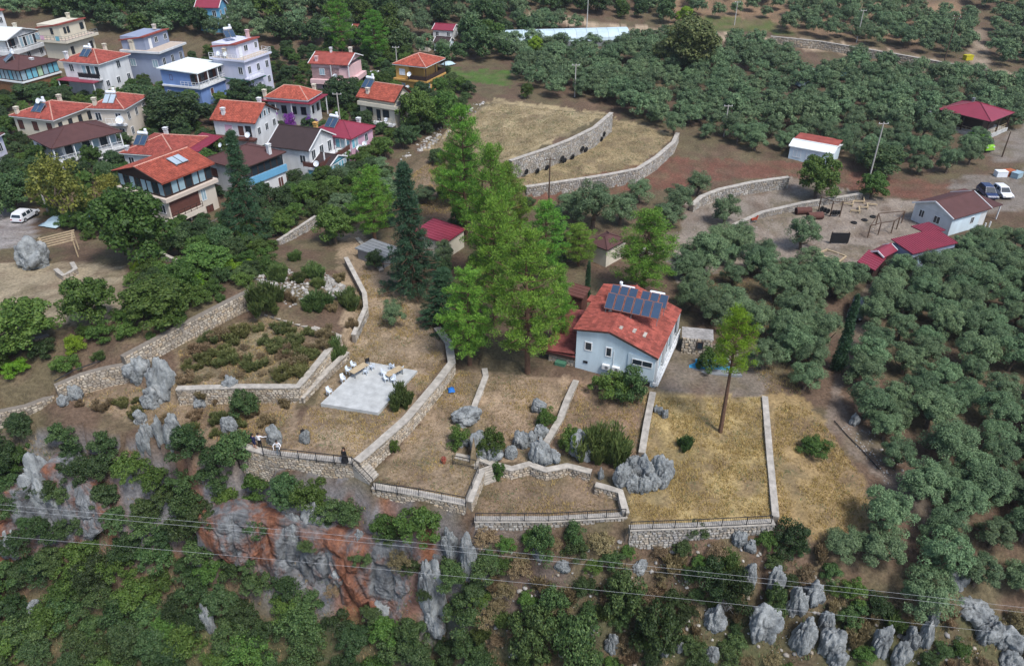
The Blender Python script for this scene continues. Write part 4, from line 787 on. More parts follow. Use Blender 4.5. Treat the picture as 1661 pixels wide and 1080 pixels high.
h2.B = max(h2.B, 3.5); h2.body(M_CURTB, h2.h-.2); h2.glaz('R', .3, h2.h-.2, M_FRW, [M_CURTB, M_CURTB, M_CURT], .8); h2.glaz('L', .3, h2.h-.2, M_FRW, [M_CURTB], .9); h2.gable(M_TK, 1.0, 'v', tiles=False, gmat=M_CURTB); h2.box('floor', M_WHITE, .1, h2.A-.1, .1, h2.B-.1, -2.5, .15)
# --- lilac three-storey house + green annex
h = House('house', 'tall lilac white house with rooftop terrace and red edged top floor', (349.5,92.6), (396.5,102), (441,86.4), 12.5, 6.2)
h.body(M_LILAC); h.slab(0, h.A, 0, h.B, h.h+.3, M_LILAC, .32, 'terrace_slab', M_TERRA); h.box('top_floor', M_LILAC, 1.2, h.A-.6, 2.6, h.B-.3, h.h+.3, h.h+3.0); h.flat(M_TR, (.9, h.A-.3, 2.2, h.B), h.h+3.0, .25, -.9); h.rail([(.1, h.B), (.1,.1), (h.A-.1,.1), (h.A-.1, 2.4)], h.h+.3); h.win('R', 2.0, h.h+.35, .9, 2.1, 1, M_FRW, M_TANK, 2.58); h.win('R', 3.6, h.h+1.2, 1.2, 1.2, 2, M_FRW, M_GLASS, 2.58); h.win('R', h.A-2, h.h+1.2, .9, 1.2, 2, M_FRW, M_GLASS, 2.58)
h.row('L', 3.6, 1.1, 1.5, 2); h.row('R', 3.6, 1, 1.5, 3); h.slab(-.3, h.A*.5, -.9, h.i, 3.1, M_LILAC); h.rail([(-.2,-.8), (h.A*.48,-.8)], 3.1); h.row('R', .6, 1, 1.4, 2); h.chimney(h.A*.85, h.B*.5, h.h+3, h.h+4.6, M_PINK); h.chimney(.8, h.B*.6, h.h+.3, h.h+2.2, M_CREAM)
solar('solar panels on a tall stand above the lilac house', h.wp(h.A*.4, h.B*.6, h.h+3.6), hrot(h)-.6)
for i_, q in enumerate((('left', .6, .9), ('right', 1.5, 1.1))): dish('%s one of two dishes on the lilac roof terrace' % q[0], h.wp(.4, h.B*(.75-.2*i_), h.h+.3), hrot(h)-R90, .5)
h = House('green_roofed_annex', 'green roofed annex below the lilac house', (363,119), (402,134), (432,124), 8.7, 2.8, 'annex', None, .5)
h.body(M_LILAC); h.flat(M_TG, None, None, .12, .2, .5); h.row('R', .8, .9, 1.2, 2); h.row('L', .8, .9, 1.2, 2)
# --- blue house with flat white roof
h = House('house', 'violet blue house with flat white sheet roof', (256.4,113.7), (319.8,121), (368.3,103), 11.5, 5.6)
h.body(M_BLUE, 2.8); h.box('upper_wall', M_BLUE, h.i, h.A-h.i, 2.4, h.B-h.i, 2.8, h.h); h.box('upper_room', M_BLUE, .5, 2.4, h.B*.5, h.B-.5, 2.8, h.h-.01); h.flat(M_TW, None, None, .16, .35, .55); h.slab(.1, h.A, 0, h.B-.4, 2.9, M_WHITE, .3); h.rail([(.2, h.B*.48), (.2,.15), (h.A-.1,.15)], 2.9); h.posts([(.25,.25), (h.A*.35,.25), (h.A*.68,.25), (h.A-.2,.25)], 2.9, h.h); h.glaz('R', 3.1, 5.1, M_BROWNW, [M_GLASS, M_BROWNW], 1.4, 2.38, .6, h.A-.6); h.win('L', h.B*.68, 3.8, .7, 1.1, 1, M_BROWNW, M_BROWNW, .49); h.win('R', h.A*.35, .4, 1, 1.6, 1, M_FRW, M_BROWNW); h.row('L', .6, .9, 1.2, 2)
# --- grey blue house with roof terrace
h = House('house', 'grey blue house with white rimmed roof terrace', (208.6,79.3), (258.7,88), (302.5,71.5), 12.5, 4.6)
h.body(M_GREYB, ins=.7); h.slab(0, h.A, 0, h.B, h.h+.35, M_WHITE, .4, 'terrace_slab', M_TERRA); h.box('top_floor', M_GREYB, .9, h.A-.7, 3.6, h.B-.2, h.h+.35, h.h+3.0); h.flat(M_TR, (.6, h.A-.4, 3.2, h.B+.1), h.h+3.0, .22, -.9); h.win('R', 2.2, h.h+.4, .9, 2.1, 1, M_FRW, M_FRW, 3.58); h.win('R', 4.2, h.h+1.2, 1.1, 1.2, 2, M_FRW, M_GLASS, 3.58); h.win('R', h.A-2.4, h.h+1.2, 1.1, 1.2, 2, M_FRW, M_GLASS, 3.58); h.row('L', 1.6, 1.3, 1.6, 2, 2, M_FRW, M_CURT); h.row('R', 1.6, 1, 1.8, 3, 2); h.chimney(.7, h.B*.7, h.h+.3, h.h+2.4, M_CREAM, t=.8); h.chimney(h.A*.8, h.B*.6, h.h+3.2, h.h+4.2, M_BEIGE)
# --- off-white hip house
h = House('house', 'off-white house with red hip roof and dark balcony, upper row', (105,96.5), (159.5,105), (212,88), 12.5, 5.6)
h.body(M_WHITE); h.hip(M_TR, 1.7); h.win('L', h.B*.7, 3.6, 1.1, 1.5); h.win('R', h.A*.55, 3.6, 1.1, 1.5); h.glaz('L', 3.0, 5.1, M_FRW, [M_GLASS, M_CURT], 1.0, h.i-.02, .6, h.B*.5); h.slab(-.5, h.i, .2, h.B*.55, 2.8); h.rail([(-.4, h.B*.55), (-.4,.25)], 2.8, 1.0, M_BLK, M_BLK); h.flat(M_TM, (-2.2, .4, .4, h.B-.2), 2.35, .12, 0); h.posts([(-2,.6), (-2, h.B-.6)], 0, 2.35); h.row('R', .8, 1, 1.3, 3); h.chimney(.9, h.B*.85, h.h, h.h+1.8, M_WHITE); h.chimney(h.A*.85, h.B*.5, h.h+.6, h.h+2.1, M_CREAM)
solar('solar heater with blue panels on the upper off-white house', h.wp(1.7, h.B*.5, h.h+.7), hrot(h)-R90)
# --- brown roof house with glazed band
h = House('house', 'brown brick house with brown roof and continuous glazed upper floor at the frame edge', (-45,107), (30,115), (97,97), 12, 5.2)
h.body(M_BRICK, 2.6); h.box('upper_wall', M_WOODD, .5, h.A-.5, .5, h.B-.5, 2.9, h.h-.15); h.slab(.2, h.A-.2, .2, h.B-.2, 2.9, M_FRW, .3, 'floor_band'); h.hip(M_TB, 1.5, tiles=False, under=M_WOODD); h.glaz('L', 3.0, 4.95, M_WOODD, [M_CURT, M_CURT, M_CURTB], 1.1, .48); h.glaz('R', 3.0, 4.95, M_WOODD, [M_CURT, M_CURTB, M_CURTB, M_CURTG], 1.3, .48); h.win('R', h.A*.75, .6, .9, 1.3, 1, M_FRW, M_CURT); h.chimney(h.A*.55, h.B*.2, h.h+.4, h.h+1.1, M_WHITE)
solar('solar heater tilted on the brown roof at the frame edge', h.wp(2.2, h.B*.5, h.h+.7), hrot(h)-R90-.5)
# --- cream house with laundry
h = House('house', 'cream house with laundry hanging on its upper balcony', (72,63), (108,70), (160,55), 13, 4)
h.body(M_CREAM, ins=.9); h.slab(0, h.A, 0, h.B, h.h+.3, M_CREAM, .5, 'terrace_slab', M_TERRA); h.box('top_floor', M_CREAM, 1.3, h.A-.9, 2.2, h.B-.1, h.h+.3, h.h+3.3); h.flat(M_TR, (1.0, h.A-.6, 1.8, h.B+.2), h.h+3.3, .25, -.9); h.win('L', h.B*.5, h.h+1.3, .7, 1.3, 1, M_BLK, M_GLASS, 1.28); h.win('R', 2.4, h.h+1.3, .7, 1.3, 1, M_BLK, M_GLASS, 2.18); h.win('R', 3.4, h.h+1.3, .7, 1.3, 1, M_BLK, M_GLASS, 2.18); h.win('R', h.A-2.6, h.h+1.3, 1.1, 1.4, 2, M_BLK, M_GLASS, 2.18); h.rail([(.1, h.B), (.1,.1), (h.A-.1,.1)], h.h+.3, .9, M_GREY); h.row('R', 1.2, .9, 1.6, 2, 2, M_WOODD); h.chimney(h.A-1.6, h.B*.7, h.h+3.4, h.h+4.5, M_CREAM)
for c_, n_, lab_, p_ in ((M_CURT, 'towel', 'pale blue towel hanging on the cream balcony rail', .86), (M_ROSE, 'towel', 'rose red towel hanging on the cream balcony rail', .70), (M_CURTB, 'towel', 'aqua sheet hanging on the cream balcony rail', .2)):
    tw = MB(); [tw.quad((-.03-.02*math.sin(k*2), k*.25, .9), (-.03-.02*math.sin(k*2+2), k*.25+.25, .9), (-.06, k*.25+.25, .02), (-.06, k*.25, .02)) for k in range(4)]; to = tw.build(n_, c_); to.location = h.wp(.02, h.B*p_, h.h+.3); to.rotation_euler = (0, 0, hrot(h)); tag(to, lab_, 'towel', 'laundry on the cream balcony')
# --- white house top left
h = House('house', 'white house with white metal roof and glazed balcony at the left edge', (-70,62), (10,66), (68,49), 13.5, 5.6)
h.body(M_WHITE, 2.7); h.box('upper_wall', M_WHITE, 1.0, h.A-.5, 1.4, h.B-.5, 2.7, h.h); h.gable(M_TW, 1.5, 'v', tiles=False, gmat=M_WHITE); h.slab(.1, h.A, -.2, h.B, 3.1, M_WHITE, .8); h.glaz('R', 3.3, 5.4, M_FRW, [M_CURT, M_GLASS, M_CURT], 1.1, .2, 3.8, h.A-.3); h.glaz('R', 3.2, 5.2, M_BROWNW, [M_GLASS], 1.2, 1.38, 1.1, 3.7); h.posts([(.3,.2), (3.7,.2)], 3.1, h.h); h.rail([(.2, 4), (.2,-.1), (3.6,-.1)], 3.1); h.row('R', .6, 1.1, 1.4, 3); h.chimney(h.A*.7, h.B*.3, h.h+1, h.h+2, M_CREAM)
h = House('house', 'white house with red eave cut off at the top left corner', (-60,20), (-22,24), (8,17), 16.5, 6); h.body(M_WHITE); h.flat(M_TR, None, None, .25, .5); h.row('R', 3.4, 1, 1.4, 2)
h = House('house', 'lilac house cut off by the left edge below the cream one', (-70,222), (-30,236), (8,216), 9, 6); h.body(M_LILAC); h.hip(M_TB, 1.2, tiles=False); h.row('R', 3.4, 1, 1.4, 2); h.row('R', .6, 1, 1.4, 2)
h = House('house', 'small blue house with dark red roof in the trees at the top', (318,11), (355,13), (370,6), 15, 5.2); h.body(M_AZURE); h.gable(M_TM, 2, 'v', tiles=False, gmat=M_AZURE); h.row('L', 3.0, 1.0, 1.5, 2); h.row('L', .5, 1.2, 1.2, 2); h.row('R', 3.0, .9, 1.4, 2); h.slab(0, h.A, -.8, h.i, 2.6, M_WHITE); h.rail([(0,-.7), (h.A,-.7)], 2.6)
# --- far small buildings
def shed(name, label, L, N, R, ze, hgt, wall, roof, kind='gable', cat='shed', tiles=False, rise=1.0, axis='v', group=None, wins=2):
    h = House(name, label, L, N, R, ze, hgt, cat, group, .25); h.B = max(h.B, 2.0); h.A = max(h.A, 2.0); h.body(wall)
    if kind == 'gable': h.gable(roof, rise, axis, tiles=tiles, gmat=wall)
    elif kind == 'hip': h.hip(roof, rise, tiles=tiles, under=M_WOODD)
    else: h.flat(roof, None, None, .12, rise, .6)
    if wins: h.row('L', hgt*.4, .9, 1.1, wins); h.row('R', hgt*.4, .9, 1.1, max(1, wins-1))
    return h
shed('shed', 'far red roofed hut between the two tall pines', (574,46), (592,52), (606,43), 9.5, 3, M_PALEB, M_TR); shed('shed', 'far hut with maroon roof in the trees', (702,47), (735,50), (746,43), 9, 2.6, M_WHITE, M_TM)
shed('shed', 'far small pale blue hut with dark roof', (704,68), (728,71), (738,65), 8, 2.6, M_PALEB, M_TK); shed('shed', 'far tiny hut with red tile roof', (682,67), (695,71), (705,66), 8, 2.4, M_BEIGE, M_TR)
g0, g1 = W(814,72,6.5), W(1022,66,6.5); gd = g1-g0; gl = float(np.linalg.norm(gd)); root = thing('greenhouse', 'long white plastic greenhouse tunnel beside the far road', 'greenhouse', tuple(g0), math.atan2(gd[1], gd[0]))
for k in range(12):
    m = MB(); u0, u1 = gl*k/12, gl*(k+1)/12-.06
    for j in range(8):
        a0, a1 = math.pi*j/8, math.pi*(j+1)/8; p = lambda u, a: (u, 3.6-3.6*math.cos(a), 2.6*math.sin(a)); m.quad(p(u0,a0), p(u1,a0), p(u1,a1), p(u0,a1))
    m.build('plastic_sheet', pm('greenhouse_plastic', (.45,.56,.60), .5, .15, .3), root)
MB().box(0, gl, -.05, .05, -1.5, .2).build('base_rail', M_GREY, root)
# --- right side buildings
h = House('house', 'white single-storey house with brown roof at the end of the track', (1478.5,328.7), (1547,356), (1609.5,337.8), 3.3, 2.9, group=None, over=.35)
h.body(M_WHITE, name='wall'); h.gable(M_TB, 1.5, 'u', tiles=False, gmat=M_WHITE, off=.5); h.win('L', h.B*.68, 1.1, .9, 1.2); h.win('L', h.B*.3, 1.1, 1.1, 1.2); h.box('blue_wall', M_PALEB, .4, h.A*.8, .33, .345, -.4, 2.8); h.win('R', h.A*.55, 1, .8, 1.1); h.flat(M_TB, (h.A-.3, h.A+3.5, .5, h.B), h.h-.4, .12, .3, 0, 'porch_roof'); h.posts([(h.A+3.3,.7), (h.A+3.3, h.B-.2)], 0, h.h-.4); h.posts([(h.A*.85,-.6), (h.A*.98,-.6)], -.2, 1, M_FRW)
h = House('shed', 'long maroon metal shed beside the dense olive grove', (1446,393.5), (1480,413), (1553.7,394.8), 2.9, 2.6, 'shed', 'maroon sheds', .2); h.body(M_GREYB); h.flat(M_TM, None, None, .1, .5, .4); h.glaz('R', .6, 2.0, M_GREY, [M_GLASS, M_CURT, M_BLK], 1.2); h.flat(M_TM, (h.A-2, h.A+1.5, h.B-.5, h.B+2.5), h.h+.2, .1, 0, .4, 'side_roof')
shed('shed', 'middle small maroon roofed shed', (1413,407), (1434,418), (1456,406), 2.6, 2.2, M_WOODD, M_TM, 'gable', rise=.6, axis='u', group='maroon sheds', wins=0); shed('shed', 'smallest maroon roofed shed at the corner of the playground', (1405,414), (1419,440), (1437,420), 2.2, 1.9, M_WOODD, M_TM, 'flat', rise=.5, group='maroon sheds', wins=0)
h = House('shed', 'white metal shed with red tiled back roof among the olives', (1276,240), (1352.8,250), (1367,234.6), 3.8, 2.8, 'shed', None, .2); h.body(M_PALEB); h.gable(M_TW, .7, 'v', tiles=False, gmat=M_PALEB, off=.35); h.box('red_roof_strip', M_TR, h.A*.36, h.A+.1, .1, h.B-.1, h.h+.68, h.h+.8); h.row('L', .9, 1.4, 1.4, 3, 2, M_FRW, M_PALEB)
h = House('restaurant_building', 'open building with wide maroon hip roof in the far olive grove', (1515,179), (1608,198), (1646,183), 5, 3, 'building', None, .6); h.hip(M_TM, 1.7, tiles=False, under=M_WOODD); h.box('core_wall', M_WOODD, 2.2, h.A-2, 2.2, h.B-2, -1, h.h-.16); h.posts([(.5,.5), (h.A-.5,.5), (h.A/2,.5), (.5, h.B/2), (.5, h.B-.5), (h.A-.5, h.B-.5)], -1, h.h-.16, M_WOODD, .25); h.rail([(.5, h.B-.5), (.5,.5), (h.A-.5,.5)], 0, .9, M_WOOD); h.box('floor', M_CONC, .2, h.A-.2, .2, h.B-.2, -1.2, .02); h.flat(M_GREY, (-1, 1.5, h.B-1, h.B+3), h.h-.7, .1, 0, 0, 'side_roof'); h.chimney(h.A*.5, h.B*.6, h.h+1.2, h.h+2.3, M_GREY, t=.35)
shed('canopy', 'maroon pergola roof seen between the pines', (696,364), (722,396), (756,372), 4.6, 2.6, M_CREAM, M_TM, 'flat', 'canopy', rise=.4, group='pergolas behind the pines', wins=0); shed('canopy', 'purple brown pavilion roof behind the bright pine', (953,391), (985,406), (1019,388), 3.8, 2.4, M_CREAM, M_TB, 'hip', 'canopy', rise=.8, group='pergolas behind the pines', wins=0); shed('canopy', 'dark grey carport roof beside the dirt path', (599,392), (622,420), (650,404), 4.2, 1.9, M_GREY, M_GREY, 'flat', 'canopy', rise=.1, group='pergolas behind the pines', wins=0); shed('hut', 'narrow brown wooden hut beside the slim cypress', (931,462), (946,486), (958,468), 3.6, 2.4, M_BROWNW, M_BROWNW, 'flat', 'hut', rise=.2, wins=0)

# --- the villa
h = House('villa', 'pale blue villa with big red tiled roof and rows of solar panels', (925,556), (1067.7,582.6), (1105.4,503), 5.0, 4.4, 'villa', None, .3)
h.B = 9.3; A, B = h.A, h.B; e1, e2, rg = 0.0, 1.35, 1.95; vr = 5.4     # right eave (v=0) low, ridge at v=vr, left eave high
m = MB(); i = .3
m.hexa([(i,i,-2),(A-i,i,-2),(A-i,B-i,-2),(i,B-i,-2),(i,i,h.h-.05),(A-i,i,h.h-.05),(A-i,B-i,h.h+e2-.12),(i,B-i,h.h+e2-.12)])
for u in (i, A-i): m.quad((u,i,h.h-.06), (u,vr,h.h+rg-.1), (u,B-i,h.h+e2-.13))
m.build('wall', M_PALEB, h.root)
fs = [((0,0,h.h),(A,0,h.h),(A,vr,h.h+rg),(0,vr,h.h+rg)), ((A,B,h.h+e2),(0,B,h.h+e2),(0,vr,h.h+rg),(A,vr,h.h+rg))]
m = MB()
for f in fs:
    m.quad(*f); m.quad(*[(q[0],q[1],q[2]-.12) for q in reversed(f)])
    for q, r in zip(f, f[1:]+f[:1]): m.quad(q, r, (r[0],r[1],r[2]-.12), (q[0],q[1],q[2]-.12))
ro = m.build('roof', M_TV, h.root); t = MB(); [tile_plane(t, f, .3, .4, .085) for f in fs]; t.build('tiles', M_TV, ro, kind='stuff'); MB().tube([(-.05,vr,h.h+rg+.05), (A+.05,vr,h.h+rg+.05)], .13, 6).build('ridge_caps', M_TV, ro)
for f in fs: vb = MB(); vb.bar((f[0][0],f[0][1],f[0][2]-.05), (f[3][0],f[3][1],f[3][2]-.05), .08, .2).build('verge_board', M_WOODD, ro); MB().bar((f[1][0],f[1][1],f[1][2]-.05), (f[2][0],f[2][1],f[2][2]-.05), .08, .2).build('verge_board', M_WOODD, ro)
for u, v, w_ in ((2.6, 2.2, .9), (2.3, 3.3, .8), (1.6, 4.6, .6), (4.8, 6.6, 1.2)):
    zz = h.h+(rg*v/vr if v < vr else rg-(rg-e2)*(v-vr)/(B-vr)); MB().box(u-w_/2, u+w_/2, v-.18, v+.18, zz-.05, zz+.17).build('cement_patch', M_COPE, ro)
h.i = i
h.win('L', B-2.1, 3.3, .85, 1.1, 1, M_FRW, M_GLASS, i, t=.1); h.win('L', B-4.3, 3.1, .7, 1.2, 1, M_FRW, M_GLASS, i, t=.1); h.win('L', B-1.7, 1.6, .5, .3, 1, M_BLK, M_GLASS, i)
h.win('L', .55, 2.95, 2.2, .75, 2, M_FRW, M_GLASS, i); h.box('projecting_bay', M_PALEB, i-.12, i-.004, i, 3.2, 1.4, 4.2); h.win('L', .55, 2.95, 2.2, .75, 2, M_FRW, M_GLASS, i-.12); h.box('dark_recess', M_BLK, i-.02, i+.01, .6, 2.9, -.4, 1.1)  # flat black panel under the bay carries the shade of an uncut recess
h.glaz('R', 1.5, 3.9, M_FRW, [M_GLASS, M_CURT, M_GLASS], 1.5, i); h.slab(.1, A-.2, -.28, i-.003, 1.2, M_WHITE, .3); h.rail([(.15,-.2), (A-.3,-.2)], 1.2, .9, M_FRW); h.posts([(.4,.12), (A*.35,.12), (A*.68,.12), (A-.4,.12)], -.8, h.h-.02, M_WHITE, .2)
for v in (4.0, 5.1):
    ac = h.box('air_conditioner', M_FRW, i-.36, i-.02, v, v+.8, 1.6, 2.15); MB().lathe((i-.37, v+.3, 1.88), [(.2, 0), (.2, .015)], 10, 'x').build('fan_grille', M_GREY, ac)
h.box('cable_pipe', M_FRW, i-.06, i-.01, 4.75, 4.8, 1.6, 4.0)
h.box('side_wall', M_STONE, .5, 5.2, B-.28, B+2.9, -2, 1.9); sw = MB(); rr = random.Random(5); stone_face(sw, np.array([[.5, B+2.9], [.5, B-.28]]), np.array([[-1., 0], [-1., 0]]), np.array([-.6, -.6]), np.array([1.9, 1.9]), rr, .32); sw.build('stones', M_STONE, h.root, kind='stuff')
ann = h.flat(pm('rust_roof', (.17,.05,.045), .85, .3, .8, .2), (.2, A-1.0, B-.25, B+3.6), 2.0, .1, 0, .0, 'annex_roof'); t = MB(); tile_plane(t, [(A-1., B+3.6, 2.1), (.2, B+3.6, 2.1), (.2, B-.2, 2.5), (A-1., B-.2, 2.5)], .3, .5, .07); t.build('tiles', pm('rust_tile', (.19,.055,.048), .85, .3, .8, .2, island=.25), ann, kind='stuff'); h.box('annex_underside', M_WOODD, .25, A-1.05, B-.2, B+3.5, 1.6, 1.99)
h.box('dormer_hood', M_TV, 6.2, 7.6, B-.9, B+.6, h.h+e2-.1, h.h+e2+.1); h.box('green_awning', pm('green_sheet', (.06,.16,.10), .7, .2, 1.5), -.25, .48, B+.75, B+1.9, -.3, 1.15)
h.box('front_terrace', M_COPE, -2.0, .25, B-3.2, B+3.2, -1.5, -.35)
# villa solar arrays: two rows of panels and two tanks
vr_ = hrot(h); sl = math.atan2(rg, vr)
def panel_row(label, u, v, n, w0, tilt, length):
    root = thing('solar_panel_row', label, 'solar panel', h.wp(u, v, w0), vr_-R90, 'solar panel rows on the villa'); t = math.radians(tilt); d = Vector((0, math.cos(t), math.sin(t))); nn = Vector((0, -math.sin(t), math.cos(t)))
    for k in range(n):
        x = (k-(n-1)/2)*1.02; p = MB().bar(Vector((x,0,.3)), Vector((x,0,.3))+d*length, .96, .08, nn).build('panel', pm('rust_frame', (.20,.09,.07), .6, .2, 2), root); MB().bar(Vector((x,0,.3))+d*.08+nn*.045, Vector((x,0,.3))+d*(length-.08)+nn*.045, .82, .02, nn).build('glass', M_PANEL, p)
    st = MB(); e = Vector((0,0,.3))+d*length; k = n*.51-.2
    for x in (-k, 0, k): st.bar((x,.1,-.6), (x,.1,.3), .06); st.bar((x, e.y-.1, -.4), (x, e.y-.1, e.z-.1), .06); st.bar((x,.1,-.05), (x,e.y-.1,-.05), .04)
    st.build('stand', M_GREY, root)
panel_row('front row of six blue solar panels on the villa roof', 3.9, 4.2, 6, h.h+rg+.05, 42, 1.9); panel_row('left group of three solar panels behind the front row', 6.2, 5.9, 3, h.h+rg+.25, 35, 1.6); panel_row('right group of three solar panels behind the front row', 6.2, 2.5, 3, h.h+rg+.1, 35, 1.7)
for lab, v in (('left white water tank above the villa solar panels', 5.8), ('right white water tank above the villa solar panels', 2.4)):
    root = thing('water_tank', lab, 'water tank', h.wp(7.9, v, h.h+rg*.8), vr_-R90, 'white tanks on the villa roof'); MB().lathe((-.85,0,1.45), [(.1,-.03),(.3,.03),(.33,.12),(.33,1.58),(.3,1.67),(.1,1.73)], 14, 'x').build('tank', M_TANK, root, smooth=False); MB().bar((-.6,0,-.8),(-.6,0,1.2),.06).bar((.6,0,-.8),(.6,0,1.2),.06).bar((-.6,0,.4),(.6,0,1.0),.04).build('stand', M_GREY, root)
    if v > 4: MB().lathe((-.75,0,1.8), [(.17,0),(.19,.05),(.19,.3),(.1,.36)], 10).build('valve_tank', M_TANK, root)
VILLA = h
# pool and its stone hut
p0 = [W(1108,583,.5), W(1118,598,.5), W(1190,602,.5), W(1172,586,.5)]; pr = thing('swimming_pool', 'turquoise swimming pool behind the stone hut', 'pool', tuple(p0[0])); loc = [(q[0]-p0[0][0], q[1]-p0[0][1]) for q in p0]
big = [W(1098,580,.5), W(1110,606,.5), W(1204,610,.5), W(1180,581,.5)]; MB().prism([(q[0]-p0[0][0], q[1]-p0[0][1]) for q in big], -1.2, .12).build('pool_deck', M_GREY, pr); MB().prism(loc, .1, .16).build('water', pm('pool_water', (.03,.25,.45), .08, .1, .6, .15, spec=.6), pr)
sh = House('stone_hut', 'small stone pool house with one dark window', (1101,560), (1107,574), (1150,579), 2.9, 2.4, 'hut', None, .0)
_a, _b2 = W(1104,572,.6), W(1152,577,.6); sh.root.location = tuple(_a); dd = _b2-_a; sh.A = float(np.linalg.norm(dd)); sh.B = 2.2; sh.i = 0; sh.root.rotation_euler = (0,0,math.atan2(dd[1],dd[0])); sh.box('core', M_MORTAR, .05, sh.A-.05, .05, sh.B, -1, 2.0); sb = MB(); stone_face(sb, np.array([[0,0.],[sh.A,0]]), np.array([[0,-1.],[0,-1]]), np.array([-.2,-.2]), np.array([2.1,2.1]), rr, .32); sb.build('stones', M_STONE, sh.root, kind='stuff'); sh.win('R', sh.A*.5, .8, .7, .95, 1, M_WOODD, M_GLASS, -.1); sh.box('roof', M_STONE_G, -.1, sh.A+.1, 0, sh.B+.1, 2.01, 2.12)
# ------------------------------------------------------------------ trees and shrubs
def unit(v): return v/(np.linalg.norm(v, axis=-1, keepdims=True)+1e-9)
def leaves(rng, C, Rd, n, ln, wd, up=.35, spread=.7, squash=.8, shell=.55, along=None, droop=0., cen=None):
    """n leaf-sized quads on each clump"""
    C = np.repeat(C, n, 0); Rr = np.repeat(Rd, n)[:, None]; m = len(C)
    d = unit(rng.normal(size=(m, 3))); d[:, 2] = np.where(rng.random(m) < .35, np.abs(d[:, 2]), d[:, 2])
    p = C+d*Rr*(shell+(1-shell)*rng.random((m, 1))**.6)*np.array([1, 1, squash])
    if cen is not None: d = unit(d+.9*unit(C-cen))
    nn = unit(d+np.array([0, 0, up])+rng.normal(size=(m, 3))*spread)
    t = unit(np.cross(nn, rng.normal(size=(m, 3)))) if along is None else unit(d*along+rng.normal(size=(m, 3))*.5+np.array([0, 0, .35-droop]))
    b = unit(np.cross(nn, t)); s = (.7+.6*rng.random((m, 1)))
    V = np.stack([p-t*ln/2*s, p+b*wd/2*s, p+t*ln/2*s, p-b*wd/2*s], 1).reshape(-1, 3)
    return V, np.arange(m*4).reshape(m, 4)
def dome_clumps(rng, R, h0, h1, nl, ns, cr, flat=1.0):
    C = []; Rr = []
    for i in range(nl):
        a = 2*math.pi*(i*.618+rng.random()*.15); f = (i+.5)/nl; z = h0+(h1-h0)*(f**.8); rr = R*math.sqrt(max(.04, 1-((z-h0)/(h1-h0+.4))**2))*(.45+.35*rng.random())
        c = np.array([math.cos(a)*rr, math.sin(a)*rr, z]); lr = R*.34*(.8+.5*rng.random())
        for k in range(ns):
            d = unit(rng.normal(size=3)); d[2] = abs(d[2])*.8 if rng.random() < .7 else d[2]*.5
            C.append(c+d*lr*np.array([1, 1, .85])); Rr.append(cr*(.7+.6*rng.random()))
    return np.array(C), np.array(Rr)
def trunk_mesh(rng, h, r, limbs, spread, mat, name='trunk', lean=.1):
    m = MB(); top = np.array([rng.normal()*lean*h, rng.normal()*lean*h, h]); m.tube([(0,0,-.5), tuple(top*.35), tuple(top*.7+rng.normal(size=3)*.08), tuple(top)], [r*1.3, r, r*.8, r*.45], 7)
    for i in range(limbs):
        a = 2*math.pi*(i+rng.random()*.5)/limbs; f = .45+.5*rng.random(); s = top*f; L_ = spread*(.6+.5*rng.random()); e = s+np.array([math.cos(a)*L_, math.sin(a)*L_, L_*(.5+.5*rng.random())]); mid = (s+e)/2+np.array([0,0,-.1*L_])+rng.normal(size=3)*.08*L_
        m.tube([tuple(s), tuple(mid), tuple(e)], [r*.5, r*.35, r*.12], 5)
    return m.mesh(name, mat)
M_BARK = pm('olive_bark', (.13,.10,.075), .95, .3, 3, .5); M_PBARK = pm('pine_bark', (.13,.075,.05), .95, .3, 3, .5); M_DBARK = pm('dark_bark', (.05,.038,.03), .95, .3, 3, .5)
L_OLIVE = leaf_mat('olive_leaf', (.038,.080,.033), (.180,.260,.122), .2, .015, .25); L_PINE = leaf_mat('pine_needle', (.042,.125,.016), (.225,.410,.052), .28, .02, .2); L_FIR = leaf_mat('fir_needle', (.022,.062,.028), (.055,.115,.050), .25, .015, .2)
L_BROAD = leaf_mat('broad_leaf', (.038,.088,.016), (.120,.195,.040), .3, .015, .3); L_DARK = leaf_mat('dark_leaf', (.024,.060,.020), (.088,.140,.050), .25, .015, .3); L_YEL = leaf_mat('yellow_leaf', (.12,.13,.025), (.26,.24,.05), .35, .03, .25)
L_MAC = leaf_mat('maquis_leaf', (.022,.052,.017), (.095,.148,.046), .28, .018, .48); L_BROOM = leaf_mat('broom_twig', (.060,.110,.030), (.13,.18,.055), .3, .03, .3); L_DRYB = leaf_mat('dry_twig', (.15,.115,.06), (.27,.205,.11), .25, .02, .25); L_LIME = leaf_mat('lime_leaf', (.10,.21,.015), (.24,.38,.03), .35, .02, .15); L_BOUG = leaf_mat('bougainvillea_flower', (.16,.03,.30), (.30,.07,.45), .3, .02, .2); L_TANB = leaf_mat('tan_green_leaf', (.08,.10,.030), (.17,.17,.06), .3, .03, .2)
PROTO = {}
